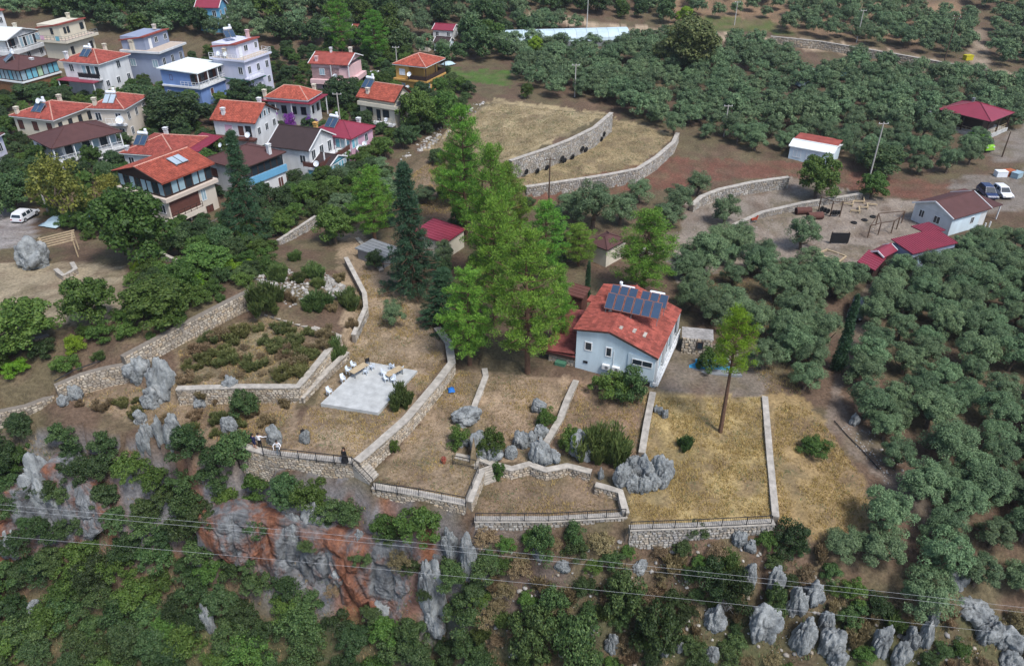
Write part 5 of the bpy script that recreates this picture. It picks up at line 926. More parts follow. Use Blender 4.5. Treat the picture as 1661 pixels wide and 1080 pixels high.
def proto(kind, seed, fast=False):
    rng = np.random.default_rng(seed*101+len(kind)*7); q = .33 if fast else 1.; z = 1.75 if fast else 1.
    if kind == 'olive':
        C, R = dome_clumps(rng, 2.3, 1.3, 3.7, 12, 7, .50); V, F = leaves(rng, C, R, int(150*q), .19*z, .075*z, .6, .52, cen=np.array([0,0,1.6])); mat = L_OLIVE; tr = trunk_mesh(rng, 1.9, .22, 6, 1.6, M_BARK); H_, Wd = 4.3, 5.0
    elif kind in ('broad', 'dark', 'yellow', 'tan', 'lime'):
        C, R = dome_clumps(rng, 2.3, 1.1, 4.2, 13, 7, .55); n = {'yellow': 34}.get(kind, 110); V, F = leaves(rng, C, R, int(n*q), .23*z, .15*z, .5, .65); mat = {'broad': L_BROAD, 'dark': L_DARK, 'yellow': L_YEL, 'tan': L_TANB, 'lime': L_LIME}[kind]; tr = trunk_mesh(rng, 2.2, .2, 6, 1.5, M_BARK); H_, Wd = 4.9, 5.0
    elif kind in ('pine', 'pinetop', 'fir'):
        C = []; R = []; H_ = 12.; br = MB(); lo = {'pine': .17, 'pinetop': .52, 'fir': .08}[kind]; nl = {'pine': 17, 'pinetop': 10, 'fir': 24}[kind]; Lm = {'pine': 3.5, 'pinetop': 2.9, 'fir': 2.7}[kind]; bx = rng.normal(size=2)*.25
        for i in range(nl):
            t = lo+(1-lo)*(i+.3*rng.random())/nl; zz = t*H_; tt = (t-lo)/(1-lo)
            L_ = Lm*((1-tt)**(.50 if kind != 'fir' else .95))*min(1, .55+tt*2.2 if kind != 'fir' else 1)+.35
            nb = rng.integers(3, 7) if kind != 'fir' else rng.integers(6, 9); a0 = rng.random()*6.3
            for k in range(nb):
                a = a0+2*math.pi*k/nb+rng.normal()*.25; l = L_*(.5+.6*rng.random()); rise = (.35 if kind != 'fir' else -.12)+.1*rng.normal(); s = np.array([bx[0]*t, bx[1]*t, zz]); e = s+np.array([math.cos(a)*l, math.sin(a)*l, l*rise]); br.tube([tuple(s), tuple((s+e)/2+np.array([0,0,-.06*l])), tuple(e)], [.06, .04, .02], 4, False)
                nt_ = max(2, int(l/.55))
                for j in range(nt_):
                    f = .35+.65*(j+.6*rng.random())/nt_; c = s+(e-s)*min(f, 1.02); side = np.array([-math.sin(a), math.cos(a), 0])*rng.normal()*.30*l*f; C.append(c+side+np.array([0,0,.12+.12*rng.random()])); R.append((.50 if kind != 'fir' else .34)*(.75+.5*rng.random()))
        C.append(np.array([bx[0], bx[1], H_])); R.append(.4); C = np.array(C); R = np.array(R)
        V, F = leaves(rng, C, R, int((105 if kind != 'fir' else 80)*q), .27*z, .045*z, .7, .5, .75, .3, .8, droop=.5 if kind == 'fir' else 0); mat = L_FIR if kind == 'fir' else (L_LIME if kind == 'pinetop' else L_PINE)
        br.tube([(0,0,-.6), (bx[0]*.3, bx[1]*.3, H_*.3), (bx[0]*.7, bx[1]*.7, H_*.7), (bx[0], bx[1], H_*.98)], [.27, .21, .12, .03], 8); tr = br.mesh('trunk', M_PBARK); Wd = 2*Lm
    elif kind == 'cypress':
        H_ = 8.; C = []; R = []
        for i in range(150): t = rng.random(); rr = .62*(1-t)**.55*(.3+.5*rng.random()); a = rng.random()*6.3; C.append([math.cos(a)*rr, math.sin(a)*rr, .25+t*(H_-.4)]); R.append(.22+.16*(1-t))
        V, F = leaves(rng, np.array(C), np.array(R), int(80*q), .20, .07, .5, .6, 1.4, .5, .5); mat = L_FIR; tr = MB().tube([(0,0,-.4), (0,0,4), (0,0,7.6)], [.14, .09, .02], 6).mesh('trunk', M_DBARK); Wd = 1.5
    elif kind in ('shrub', 'dryshrub', 'limeshrub', 'boug', 'greenshrub'):
        C, R = dome_clumps(rng, 1.75, .2, 2.0, 9, 6, .42); n = {'dryshrub': 60, 'boug': 70}.get(kind, 105); V, F = leaves(rng, C, R, int(n*q), .17*z, .10*z, .5, .7); mat = {'shrub': L_MAC, 'dryshrub': L_DRYB, 'limeshrub': L_LIME, 'boug': L_BOUG, 'greenshrub': L_BROAD}[kind]; tr = trunk_mesh(rng, .7, .08, 6, 1.2, M_DBARK, 'stem'); H_, Wd = 2.5, 3.9
    elif kind in ('broom', 'drybroom', 'tanbroom'):
        m = 2600; nc = 9; cc = np.stack([rng.normal(size=nc)*.38, rng.normal(size=nc)*.38, np.zeros(nc)], 1); ch = .5+.85*rng.random(nc); w_ = rng.integers(0, nc, m); a = rng.random(m)*6.3; rr = rng.random(m)**.5*.34; hz = rng.random(m)**.8
        p = cc[w_]+np.stack([np.cos(a)*rr*(.4+.9*hz), np.sin(a)*rr*(.4+.9*hz), .05+ch[w_]*hz], 1); t = unit(np.stack([np.cos(a)*rr*1.8, np.sin(a)*rr*1.8, np.ones(m)], 1)+rng.normal(size=(m, 3))*.32); b = unit(np.cross(t, rng.normal(size=(m, 3))))
        V = np.stack([p-t*.17, p+b*.035, p+t*.17, p-b*.035], 1).reshape(-1, 3); F = np.arange(m*4).reshape(m, 4); mat = {'broom': L_BROOM, 'drybroom': L_DRYB, 'tanbroom': L_TANB}[kind]; tr = trunk_mesh(rng, .35, .04, 5, .5, M_DBARK, 'stem'); H_, Wd = 1.35, 1.7
    return V, F, mat, tr, H_, Wd
def get_proto(kind, var):
    k = (kind, var)
    if k not in PROTO:
        V, F, mat, tr, H_, Wd = proto(kind, var); PROTO[k] = (np_mesh('crown', V, F, mat), tr, H_, Wd)
    return PROTO[k]
NVAR = {'olive': 7, 'pine': 6, 'fir': 3, 'broad': 5, 'dark': 4, 'shrub': 7, 'dryshrub': 4, 'broom': 3, 'drybroom': 3, 'greenshrub': 3}
NAMES = {'olive': ('olive_tree', 'olive tree'), 'pine': ('pine_tree', 'pine tree'), 'pinetop': ('pine_tree', 'pine tree'), 'fir': ('fir_tree', 'fir tree'), 'cypress': ('cypress_tree', 'cypress'), 'broad': ('leafy_tree', 'tree'), 'dark': ('leafy_tree', 'tree'), 'yellow': ('leafy_tree', 'tree'), 'tan': ('leafy_tree', 'tree'), 'lime': ('leafy_tree', 'tree'),
 'shrub': ('shrub', 'shrub'), 'dryshrub': ('dry_shrub', 'shrub'), 'limeshrub': ('shrub', 'shrub'), 'greenshrub': ('shrub', 'shrub'), 'boug': ('bougainvillea', 'shrub'), 'broom': ('broom_bush', 'bush'), 'drybroom': ('dry_bush', 'bush'), 'tanbroom': ('weed_bush', 'bush')}
_pc = [0]
def plant_at(kind, g, sx, sz, label, group=None, alt=None):
    _pc[0] += 1; var = _pc[0]*5 % NVAR.get(kind, 2); cr, tr, H_, Wd = get_proto(kind, var); nm, cat = NAMES[kind]; nm = alt+'_'+nm if alt else nm
    r = thing(nm, label, cat, (g[0], g[1], g[2]-.05), random.uniform(0, 6.28), group); r.scale = (sx, sx*random.uniform(.92, 1.08), sz)
    link('crown', cr, r); link('stem' if tr.name.startswith('stem') else 'trunk', tr, r); return r
def plant(kind, px, pyb, pyt, wpx, label, group=None, z=None):
    """tree whose foot is seen at (px,pyb), whose top reaches row pyt and whose crown is wpx wide"""
    g = G(px, pyb) if z is None else W(px, pyb, z); R_ = math.sqrt(g[0]**2+g[1]**2+(g[2]-CZ)**2); cd = math.hypot(g[0], g[1])/R_
    _, _, H_, Wd = get_proto(kind, 0); hh = (pyb-pyt)*R_/FPX/cd; ww = wpx*R_/FPX
    if kind in ('olive', 'broad', 'dark', 'yellow', 'tan', 'lime', 'shrub', 'dryshrub', 'limeshrub', 'greenshrub', 'boug', 'broom', 'drybroom'): hh = max(.4, ((pyb-pyt)*R_/FPX-.25*ww*math.sqrt(1-cd*cd))/cd)
    return plant_at(kind, g, ww/Wd, hh/H_, label, group)
# pines in the middle of the plot
for q in [(757,392,198,105,'tall pine at the back of the middle pine group'), (826,418,278,86,'pine between the two field walls and the villa'), (800,470,262,96,'tall pine behind the front pines'), (803,528,345,104,'bright pine rising just behind the front pine pair'), (762,592,448,104,'left one of the front pine pair beside the villa'), (856,606,402,138,'broad front pine touching the villa annex'), (884,450,335,90,'pine directly behind the villa annex roof'), (608,392,282,88,'light green pine beside the dirt path'), (1040,482,352,118,'bright wide pine behind the villa roof'), (938,432,368,70,'small pine left of the bright pine behind the villa'), (735,335,240,70,'slender pine above the maroon pergola'), (905,560,440,60,'pine leaning over the rust red annex roof')]: plant('pine', *q, group='pines around the villa')
for q in [(556,95,12,52,'left one of two tall pines behind the pink house'), (610,104,32,52,'right one of two tall pines behind the pink house')]: plant('pine', *q, group='pines behind the village')
plant('pinetop', 1168,702,532,78, 'bright lime tree with a bare leaning trunk on the golden terrace')
for q in [(672,480,288,100,'tall dark fir in front of the maroon pergola'), (716,530,442,92,'bushy dark fir left of the front pines'), (408,392,238,76,'dark conifer in front of the brown roofed house'), (905,425,342,44,'narrow dark fir among the pines')]: plant('fir', *q, group='dark firs')
for q in [(1358,602,492,24,'tall slim cypress beside the dark parked car'), (952,486,425,13,'very thin cypress behind the villa roof')]: plant('cypress', *q, group='cypresses')
# garden and village trees
for kind, L_ in {'broad': [(228,425,312,112,'big glossy tree in front of the glazed house'), (152,527,452,78,'round citrus tree on the dry village garden'), (47,566,492,95,'dark round tree at the lower left of the garden'), (262,515,452,105,'leafy tree at the garden edge above the rough wall'), (680,215,148,62,'green tree below the ochre house'), (720,210,150,52,'green tree by the rocky bank beside the field'), (335,445,395,85,'green bush tree beside the dashed village wall'), (545,395,335,60,'grey green tree at the head of the dirt path'), (1322,322,255,62,'walnut tree on the red track by the playground'), (1412,322,282,42,'round green bush by the playground wall'), (300,480,425,60,'garden tree behind the concrete block'), (855,160,136,22,'small round tree at the top corner of the field'), (190,300,270,50,'tree beside the white veranda')],
 'dark': [(285,212,152,92,'big dark tree between the blue house and the red roofs'), (240,188,142,62,'dark tree behind the tall beige house'), (28,345,288,62,'dark trees by the lane at the left edge'), (560,175,128,60,'dark tree below the pink house'), (470,190,150,50,'dark tree near the red pavilion'), (1420,282,235,70,'dark tree by the white metal shed'), (700,195,150,50,'dark tree beside the cream house'), (60,160,135,60,'dark bush below the brown brick house'), (395,165,130,45,'dark tree in front of the green annex'), (430,180,140,40,'dark tree right of the green annex')],
 'yellow': [(112,365,262,84,'thin yellow autumn tree in front of the white veranda'), (185,330,285,40,'yellow green tree behind the glossy tree')], 'tan': [(1112,118,35,95,'big tan green eucalyptus in the far olive grove')], 'lime': [(1110,40,14,26,'far bright green tree near the road'), (868,95,62,26,'far bright green tree by the greenhouse')]}.items():
    for q in L_: plant(kind, *q, group='garden and village trees')
for q in [(440,212,180,30), (472,214,184,24), (505,222,190,24)]: plant('boug', *q, 'purple bougainvillea in front of the red pavilion', 'bougainvillea bushes')
# single olives around the yard
YARD = [(1130,318,278,46),(1098,345,300,52),(1175,365,318,50),(1298,405,352,52),(960,372,295,80),(925,350,310,60),(1005,365,312,62),(1035,330,290,44),(1080,372,330,58),(1140,440,375,70),(1195,415,372,50),(1230,450,400,60),(1300,500,445,62),(1345,480,420,60),(1180,520,462,72),(1110,450,405,60),(640,530,484,42),(590,520,-1,0),(545,400,-1,0),(1395,905,-1,0),(1120,505,455,60),(1225,545,490,60),(1280,560,500,66),(1330,560,505,60),(1310,600,545,60),(1235,600,550,56),(600,330,300,50),(640,320,282,60),(690,330,300,46),(555,345,312,50),(560,300,268,52),(610,285,255,46),(720,440,388,36)]
for q in YARD:
    if q[3]: plant('olive', *q, 'olive tree standing apart '+('beside the dirt path' if q[0] < 730 else 'below the lower field wall' if q[1] < 375 and q[0] < 1045 else 'between the curved wall and the red track' if q[1] < 375 else 'behind the villa roof' if q[0] < 1150 else 'near the sandbox' if q[1] < 420 else 'in the open yard right of the villa'), 'single olives around the yard')
# scattered groves
HR = [(x.o[:2], x.a, x.b, x.A, x.B) for x in HOUSES]
def near_house(x, y, m):
    bad = np.zeros(len(x), bool)
    for o, a, b, A, B in HR:
        dx = x-o[0]; dy = y-o[1]; u = dx*a[0]+dy*a[1]; v = dx*b[0]+dy*b[1]; bad |= (u > -m) & (u < A+m) & (v > -m) & (v < B+m)
    return bad
def poisson(poly, sp, seed, keep=1.0, excl=(), house=2.0, taken=None):
    rng = np.random.default_rng(seed); pw = np.array([G(*p)[:2] for p in poly]); x0, y0 = pw.min(0)-4; x1, y1 = pw.max(0)+4
    n = int((x1-x0)*(y1-y0)/(sp*sp)*6)+40; X = rng.uniform(x0, x1, n); Y = rng.uniform(y0, y1, n); Z = H(X, Y); px, py = project(X, Y, Z)
    ok = in_poly(px, py, poly)
    for e in excl: ok &= ~in_poly(px, py, e)
    ok &= ~near_house(X, Y, house); X, Y, Z, px, py = X[ok], Y[ok], Z[ok], px[ok], py[ok]; grid = {}; out = []; tk = taken if taken is not None else []
    for x, y in tk: grid.setdefault((int(x//sp), int(y//sp)), []).append((x, y))
    for i in range(len(X)):
        c = (int(X[i]//sp), int(Y[i]//sp)); s_ = sp*(.8+.4*rng.random()); good = True
        for a in (-1, 0, 1):
            for b in (-1, 0, 1):
                for (qx, qy) in grid.get((c[0]+a, c[1]+b), ()):
                    if (qx-X[i])**2+(qy-Y[i])**2 < s_*s_: good = False; break
                if not good: break
            if not good: break
        if good:
            grid.setdefault(c, []).append((X[i], Y[i]))
            if rng.random() < keep: out.append((X[i], Y[i], Z[i], px[i], py[i]))
            if taken is not None: taken.append((X[i], Y[i]))
    return out
ROAD = [(845,18),(1050,42),(1270,56),(1450,80),(1600,105),(1750,122),(1750,152),(1560,132),(1400,114),(1230,88),(1040,66),(845,36)]
CLEAR = [ROAD, [(1580,40),(1605,45),(1610,115),(1565,115)], [(812,60),(1030,52),(1030,85),(812,82)], [(715,105),(832,110),(832,145),(715,132)], [(1585,230),(1750,185),(1750,262),(1600,268)], [(1280,95),(1380,100),(1385,128),(1285,135)]]
OL = []
OL += [(p, 0) for p in poisson([(1405,470),(1430,445),(1560,408),(1661,388),(1950,350),(1950,1010),(1661,1010),(1600,950),(1540,905),(1470,820),(1420,745),(1370,690),(1385,640),(1410,560)], 2.75, 1)]
OL += [(p, 1) for p in poisson([(1110,520),(1110,450),(1180,390),(1250,430),(1400,450),(1385,560),(1350,640),(1290,650),(1250,620),(1235,540),(1130,540)], 3.9, 2, excl=[[(1335,500),(1400,480),(1400,640),(1330,660)]])]
OL += [(p, 2) for p in poisson([(1335,905),(1400,830),(1450,840),(1530,905),(1600,965),(1661,1010),(1661,1000),(1500,1000),(1400,975),(1300,900)], 2.9, 3)]
OL += [(p, 3) for p in poisson([(835,125),(840,90),(1000,88),(1090,70),(1270,85),(1560,125),(1661,145),(1820,160),(1820,210),(1661,195),(1600,225),(1570,275),(1540,290),(1400,292),(1370,262),(1270,256),(1100,222),(1000,178),(860,152)], 3.75, 4, excl=CLEAR, house=1.5)]
FAR = poisson([(1285,72),(1270,45),(1300,22),(1440,15),(1570,35),(1575,105),(1480,88),(1360,74)], 4.3, 5, excl=CLEAR)+poisson([(1612,108),(1608,40),(1540,-20),(1850,-20),(1850,150)], 4.3, 6, excl=CLEAR)+poisson([(1085,25),(1110,-8),(1450,-8),(1300,20),(1280,40)], 6.2, 7, excl=CLEAR)+poisson([(860,90),(850,40),(1000,56),(1080,64),(1060,88)], 4.0, 8, excl=CLEAR)
WOOD = poisson([(-320,70),(-320,-14),(880,-14),(1090,-8),(1080,38),(850,16),(850,85),(830,100),(740,108),(640,92),(450,74),(330,66),(150,56),(60,40),(0,40)], 4.4, 9, excl=CLEAR, house=2.0)
LAB = ['grey green olive tree in the dense grove along the right edge', 'olive tree in the open grove', 'olive tree on the slope at the lower right corner', 'olive tree in the wide grove above the field and playground']
GRP = ['dense right grove', 'open grove by the villa', 'lower right olives', 'wide upper grove']
OL.sort(key=lambda t: t[0][1]); rr_ = random.Random(11); n_ol = len([q for q in YARD if q[3]])
for i, (p, k) in enumerate(OL):
    if n_ol < 298:
        s = rr_.uniform(.82, 1.18)*(.84 if k in (0, 2) else .86); lab = LAB[k]
        if k == 0: lab = 'olive tree of the dense right grove, '+('beside the gravel track' if p[3] < 1450 else 'just below the maroon sheds' if p[4] < 480 else 'at mid height by the frame edge' if p[4] < 680 and p[3] > 1560 else 'in the middle of the grove' if p[4] < 680 else 'near the lower right corner' if p[3] > 1560 else 'above the front slope')
        if k == 1: lab = 'olive tree of the open grove, '+('behind the villa and pool' if p[3] < 1220 else 'just below the playground' if p[4] < 480 else 'beside the slim cypress' if p[3] > 1310 else 'between the pool and the dirt clearing')
        if k == 3: lab = 'olive tree of the wide upper grove, '+('behind the two fields' if p[3] < 1100 else 'around the white metal shed' if p[3] < 1400 else 'in front of the maroon roofed building' if p[4] > 200 else 'left of the maroon roofed building')
        plant_at('olive', p, s, s*rr_.uniform(.9, 1.15), lab, GRP[k]); n_ol += 1
    else: FAR.append(p)
# the rest of the far trees: one mass
FP = [proto(k, 50+i, True) for i, k in enumerate(['olive', 'olive', 'olive', 'broad', 'dark', 'dark', 'pine'])]
def mass(name, label, spots, kinds, seed, smin, smax):
    rng = random.Random(seed); parts = {}
    for p in spots:
        V, F, mat, tr, H_, Wd = FP[rng.choice(kinds)]; s = rng.uniform(smin, smax)*(1 if H_ < 8 else .75); a = rng.uniform(0, 6.28); c, sn = math.cos(a), math.sin(a)
        Q = np.stack([(V[:, 0]*c-V[:, 1]*sn)*s+p[0], (V[:, 0]*sn+V[:, 1]*c)*s+p[1], V[:, 2]*s*rng.uniform(.9, 1.15)+p[2]], 1); parts.setdefault(mat.name, (mat, [], [], []))
        e = parts[mat.name]; off = sum(len(x) for x in e[1]); e[1].append(Q); e[2].append(F+off); e[3].append(np.full(len(Q), rng.random(), np.float32))
    for mat, Vs, Fs, Ts in parts.values():
        me = np_mesh(name, np.concatenate(Vs), np.concatenate(Fs), mat); at = me.attributes.new('tint', 'FLOAT', 'POINT'); at.data.foreach_set('value', np.concatenate(Ts)); o = link(name, me, kind='stuff'); tag(o, label % mat.name.replace('_', ' '), 'trees')
mass('distant_grove', 'mass of far olive trees beyond the road, %s', FAR, [0, 0, 1, 2], 3, .85, 1.25); mass('distant_woodland', 'mass of mixed far trees behind the village, %s', WOOD, [0, 1, 2, 3, 4, 5, 5], 4, .8, 1.5)
# village greenery
VIL = [(-60,130),(0,130),(100,140),(250,100),(440,85),(640,85),(730,120),(770,155),(700,215),(620,262),(560,300),(500,345),(440,390),(380,425),(310,440),(230,400),(150,395),(60,330),(-60,330)]
OPEN = [[(-60,400),(200,425),(215,470),(190,522),(120,532),(-60,520)], [(545,380),(585,370),(600,420),(660,480),(700,530),(560,580)]]
for i, p in enumerate(poisson(VIL, 2.8, 21, excl=OPEN, house=.9)):
    hs_ = min(HOUSES, key=lambda q: (q.o[0]+(q.a[0]*q.A+q.b[0]*q.B)/2-p[0])**2+(q.o[1]+(q.a[1]*q.A+q.b[1]*q.B)/2-p[1])**2).root['label']; hs_ = ' '.join(hs_.split(' with ')[0].split(' behind ')[0].split()[:7])
    k = rr_.choice(['broad', 'broad', 'dark', 'shrub', 'greenshrub', 'olive', 'shrub']); s = rr_.uniform(.45, .8) if k in ('broad', 'dark', 'olive') else rr_.uniform(.6, 1.0)
    if k == 'olive': k = 'dark'
    plant_at(k, p, s, s*rr_.uniform(.8, 1.1), {'broad': 'mid green garden tree near the '+hs_, 'dark': 'dark green garden tree near the '+hs_, 'shrub': 'dark shrub near the '+hs_, 'greenshrub': 'fresh green shrub near the '+hs_}[k], 'village greenery', 'garden' if k in ('shrub','greenshrub') else None)
for i, p in enumerate(poisson([(210,430),(320,445),(400,415),(440,400),(440,440),(400,465),(310,520),(200,570),(60,620),(-80,640),(-80,560),(60,560),(190,530),(215,480)], 1.95, 22, excl=[[(-60,425),(200,430),(215,470),(185,520),(120,530),(60,520),(-60,500)]], house=1)):
    k = rr_.choice(['greenshrub', 'shrub', 'greenshrub', 'limeshrub', 'broom']); s = rr_.uniform(.55, .95); plant_at(k, p, s, s*.9, {'greenshrub': 'leafy green shrub along the village garden edge', 'shrub': 'dark shrub along the village garden edge', 'limeshrub': 'bright lime shrub along the village garden edge', 'broom': 'spiky broom bush along the village garden edge'}[k], 'garden edge shrubs', 'garden' if k != 'broom' else None)
# slope and cliff maquis, spread over what the lens sees of the slope
def scatter_px(poly, sp, seed, excl=()):
    excl = list(excl)+[[(a-10,b+4),(c+10,b+4),(c+10,d+26),(a-10,d+26)] for a, c, b, d in RECTS if d > 860 or d-b > 45]
    rng = random.Random(seed); xs = [p[0] for p in poly]; ys = [p[1] for p in poly]; out = []
    for _ in range(int((max(xs)-min(xs))*(max(ys)-min(ys))/(sp*sp)*8)):
        x, y = rng.uniform(min(xs), max(xs)), rng.uniform(min(ys), max(ys))
        if not in_poly([x], [y], poly)[0] or any(in_poly([x], [y], e)[0] for e in excl): continue
        if all((x-a)**2+((y-b)*1.25)**2 > sp*sp for a, b in out): out.append((x, y))
    return out
CLIFFS = [[(440,850),(560,872),(640,895),(730,900),(740,1045),(650,1035),(560,1000),(470,965),(430,930),(340,885),(330,850)], [(-20,800),(60,780),(112,760),(160,810),(150,880),(60,925),(-20,940)], [(225,690),(305,690),(300,745),(228,745)]]
for x, y in scatter_px([(-40,715),(60,700),(200,712),(330,740),(440,790),(600,845),(760,872),(790,900),(770,1000),(800,1130),(-40,1130)], 37, 31, CLIFFS):
    g = G(x, y); k = rr_.choice(['shrub', 'shrub', 'shrub', 'dark', 'greenshrub']); s = rr_.uniform(.75, 1.25) if k != 'dark' else rr_.uniform(.5, .75)
    whr = ('left of the big grey rocks' if x < 230 else 'right of the big grey rocks' if x < 440 else 'above the rust red cliff') if y < 860 else ('at the lower left corner' if x < 260 else 'at the foot of the rust red cliff' if x < 600 else 'below the overhanging rock')
    plant_at(k, g, s, s*rr_.uniform(.85, 1.15), {'shrub': 'dark evergreen maquis shrub '+whr, 'dark': 'small dark tree '+whr, 'greenshrub': 'fresh green shrub '+whr}[k], 'cliff maquis')
for x, y in scatter_px([(450,815),(640,860),(735,890),(740,1020),(640,960),(560,900),(450,880)], 58, 33):
    g = G(x, y); s = rr_.uniform(.45, .75); k = rr_.choice(['shrub', 'dryshrub', 'shrub']); plant_at(k, g, s, s, {'shrub': 'small shrub clinging to the cliff face', 'dryshrub': 'dry brown shrub clinging to the cliff face'}[k], 'shrubs in the cliff face')
for x, y in scatter_px([(790,880),(1010,893),(1240,880),(1340,905),(1440,985),(1560,1010),(1680,1020),(1680,1130),(800,1130),(775,1000)], 27, 32):
    g = G(x, y); k = rr_.choice(['shrub', 'shrub', 'dryshrub', 'drybroom', 'broom', 'greenshrub', 'dryshrub']); s = rr_.uniform(.38, .72) if k not in ('broom', 'drybroom') else rr_.uniform(.7, 1.2); fw_ = 'below the lower brown terrace' if x < 1015 and y < 960 else 'below the golden terrace' if y < 960 else 'at the bottom edge left of the pale rocks' if x < 1150 else 'between the pale rocks' if x < 1400 else 'at the lower right corner'
    plant_at(k, g, s, s*rr_.uniform(.8, 1.1), {'shrub': 'dark green shrub on the front slope '+fw_, 'dryshrub': 'brown dry shrub on the front slope '+fw_, 'drybroom': 'dry spiky bush on the front slope '+fw_, 'broom': 'green broom bush on the front slope '+fw_, 'greenshrub': 'fresh green shrub on the front slope '+fw_}[k], 'front slope shrubs')
for q in [(1060,1060,985,85),(1010,1000,930,80),(935,1075,1000,90),(1150,950,905,70),(1185,990,930,60),(865,1060,990,80),(900,1000,955,60),(1250,1000,950,40)]: plant('shrub', *q, ORD[sorted([1060,1010,935,1150,1185,865,900,1250]).index(q[0])]+' big dark shrub from the left on the front slope', 'big shrubs of the front slope')
# bushes on the terraces
for kind, L_ in {'broom': [(965,745,690,50,'green broom bush left of the big boulder cluster'), (1000,752,698,55,'big broom bush touching the big boulder cluster'), (648,662,626,34,'dark spiky bush at the edge of the concrete slab'), (548,585,548,30,'broom bush at the corner of the overgrown terrace'), (515,452,425,34,'bright green broom on the rubble slope'), (455,455,425,30,'broom bush among the white rubble'), (430,505,462,50,'large broom bush beside the rubble'), (570,500,470,40,'broom bush along the curving kerb'), (520,500,470,40,'green bush in front of the white rubble'), (1110,726,705,24,'small dark bush in the golden grass')],
 'greenshrub': [(745,725,688,42,'green bush under the pale boulders by the stairs'), (795,740,692,50,'green shrub beside the tallest pale boulder'), (885,690,660,36,'green shrub beside the low winding wall'), (810,776,748,26,'bright bush on the small stairs'), (925,735,690,40,'green shrub beside the marked boulder'), (1320,735,705,50,'bright green bush on the golden slope'), (505,655,-1,0,''), (640,735,712,18,'small green plant at the foot of the diagonal wall'), (990,645,598,70,'green tree like shrub in front of the villa wall'), (1150,600,560,50,'leafy shrub beside the pool')],
 'shrub': [(1025,652,592,60,'dark juniper shrub in front of the villa'), (400,675,630,55,'brown green shrub below the overgrown terrace wall'), (880,905,855,50,'bush against the grey front wall'), (930,885,850,40,'bush hanging on the grey front wall'), (1130,868,845,40,'bush in front of the golden terrace wall'), (1280,890,845,60,'leafy bush at the end of the front walls'), (760,585,-1,0,'')]}.items():
    for q in L_:
        if q[3]: plant(kind, *q, group='bushes on the terraces')
for x, y in scatter_px([(300,565),(420,520),(535,550),(480,618),(300,622)], 17, 41):
    g = G(x, y); k = rr_.choice(['drybroom', 'tanbroom', 'tanbroom', 'dryshrub']); s = rr_.uniform(.7, 1.35) if k != 'dryshrub' else .35; plant_at(k, g, s, s*.7, {'tanbroom': 'olive brown weed bush on the overgrown terrace', 'drybroom': 'dry brown bush on the overgrown terrace', 'broom': 'green broom on the overgrown terrace', 'dryshrub': 'low twiggy shrub on the overgrown terrace'}[k], 'weeds of the overgrown terrace')
for x, y in scatter_px([(400,425),(480,420),(560,460),(585,500),(560,545),(430,505)], 30, 42):
    g = G(x, y); k = rr_.choice(['broom', 'drybroom', 'broom']); s = rr_.uniform(.6, 1.1); plant_at(k, g, s, s, {'broom': 'green broom on the stony rubble slope', 'drybroom': 'dry bush on the stony rubble slope'}[k], 'bushes of the rubble slope')
for x, y in scatter_px([(100,655),(300,650),(470,655),(400,720),(260,690)], 26, 43): g = G(x, y); s = rr_.uniform(.5, 1.0); plant_at(rr_.choice(['drybroom', 'tanbroom']), g, s, s*.8, 'dry bush on the weedy ledge above the cliff', 'bushes of the weedy ledge')
for x, y in scatter_px([(640,300),(720,260),(800,300),(860,330),(850,430),(760,460),(690,470),(600,440),(590,360)], 46, 44): g = G(x, y); k = rr_.choice(['shrub', 'dark', 'greenshrub']); s = rr_.uniform(.5, .8); plant_at(k, g, s, s, {'shrub': 'dark undergrowth shrub between the pines', 'dark': 'small dark tree between the pines', 'greenshrub': 'green undergrowth shrub between the pines'}[k], 'undergrowth between the pines')
for i, p in enumerate(poisson([(320,425),(380,385),(440,350),(500,305),(560,285),(620,262),(650,285),(610,330),(560,372),(520,352),(450,392),(430,425),(400,440),(330,445)], 2.5, 61, house=1)):
    k = rr_.choice(['shrub', 'greenshrub', 'dark', 'broad', 'shrub']); s = rr_.uniform(.5, .85) if k in ('dark', 'broad') else rr_.uniform(.6, .95); plant_at(k, p, s, s*rr_.uniform(.8, 1.1), {'shrub': 'dark shrub on the bank between village and dirt path', 'greenshrub': 'green shrub on the bank between village and dirt path', 'dark': 'dark tree on the bank between village and dirt path', 'broad': 'leafy tree on the bank between village and dirt path'}[k], 'bank below the village', 'garden' if 'shrub' in k else None)
for x, y, s in [(8,770,1.2),(30,815,1.0),(62,795,.7),(100,790,.8),(85,860,.9),(40,880,.9),(14,745,1.1),(35,785,.8),(118,800,.9),(140,765,1.0),(5,835,.7),(130,850,.8),(60,840,.5),(95,905,.8),(20,930,1.0),(345,840,1.0),(385,835,.9),(430,850,.8),(415,900,.7),(505,880,.5),(590,900,.55),(652,905,.6),(735,925,.7),(605,985,.6),(690,960,.4),(545,950,.4)]:
    g = G(x, y); g = g+np.array([0, -1.5, .3]); plant_at(rr_.choice(['shrub', 'shrub', 'dryshrub' if s < .7 else 'shrub']), g, s, s, 'evergreen shrub rooted in the cliff face '+('at the left edge' if x < 200 else 'below the slab terrace'), 'shrubs rooted in the cliff', 'cliff')
print('olives', len(OL), 'far', len(FAR), 'wood', len(WOOD), 'plants', _pc[0])
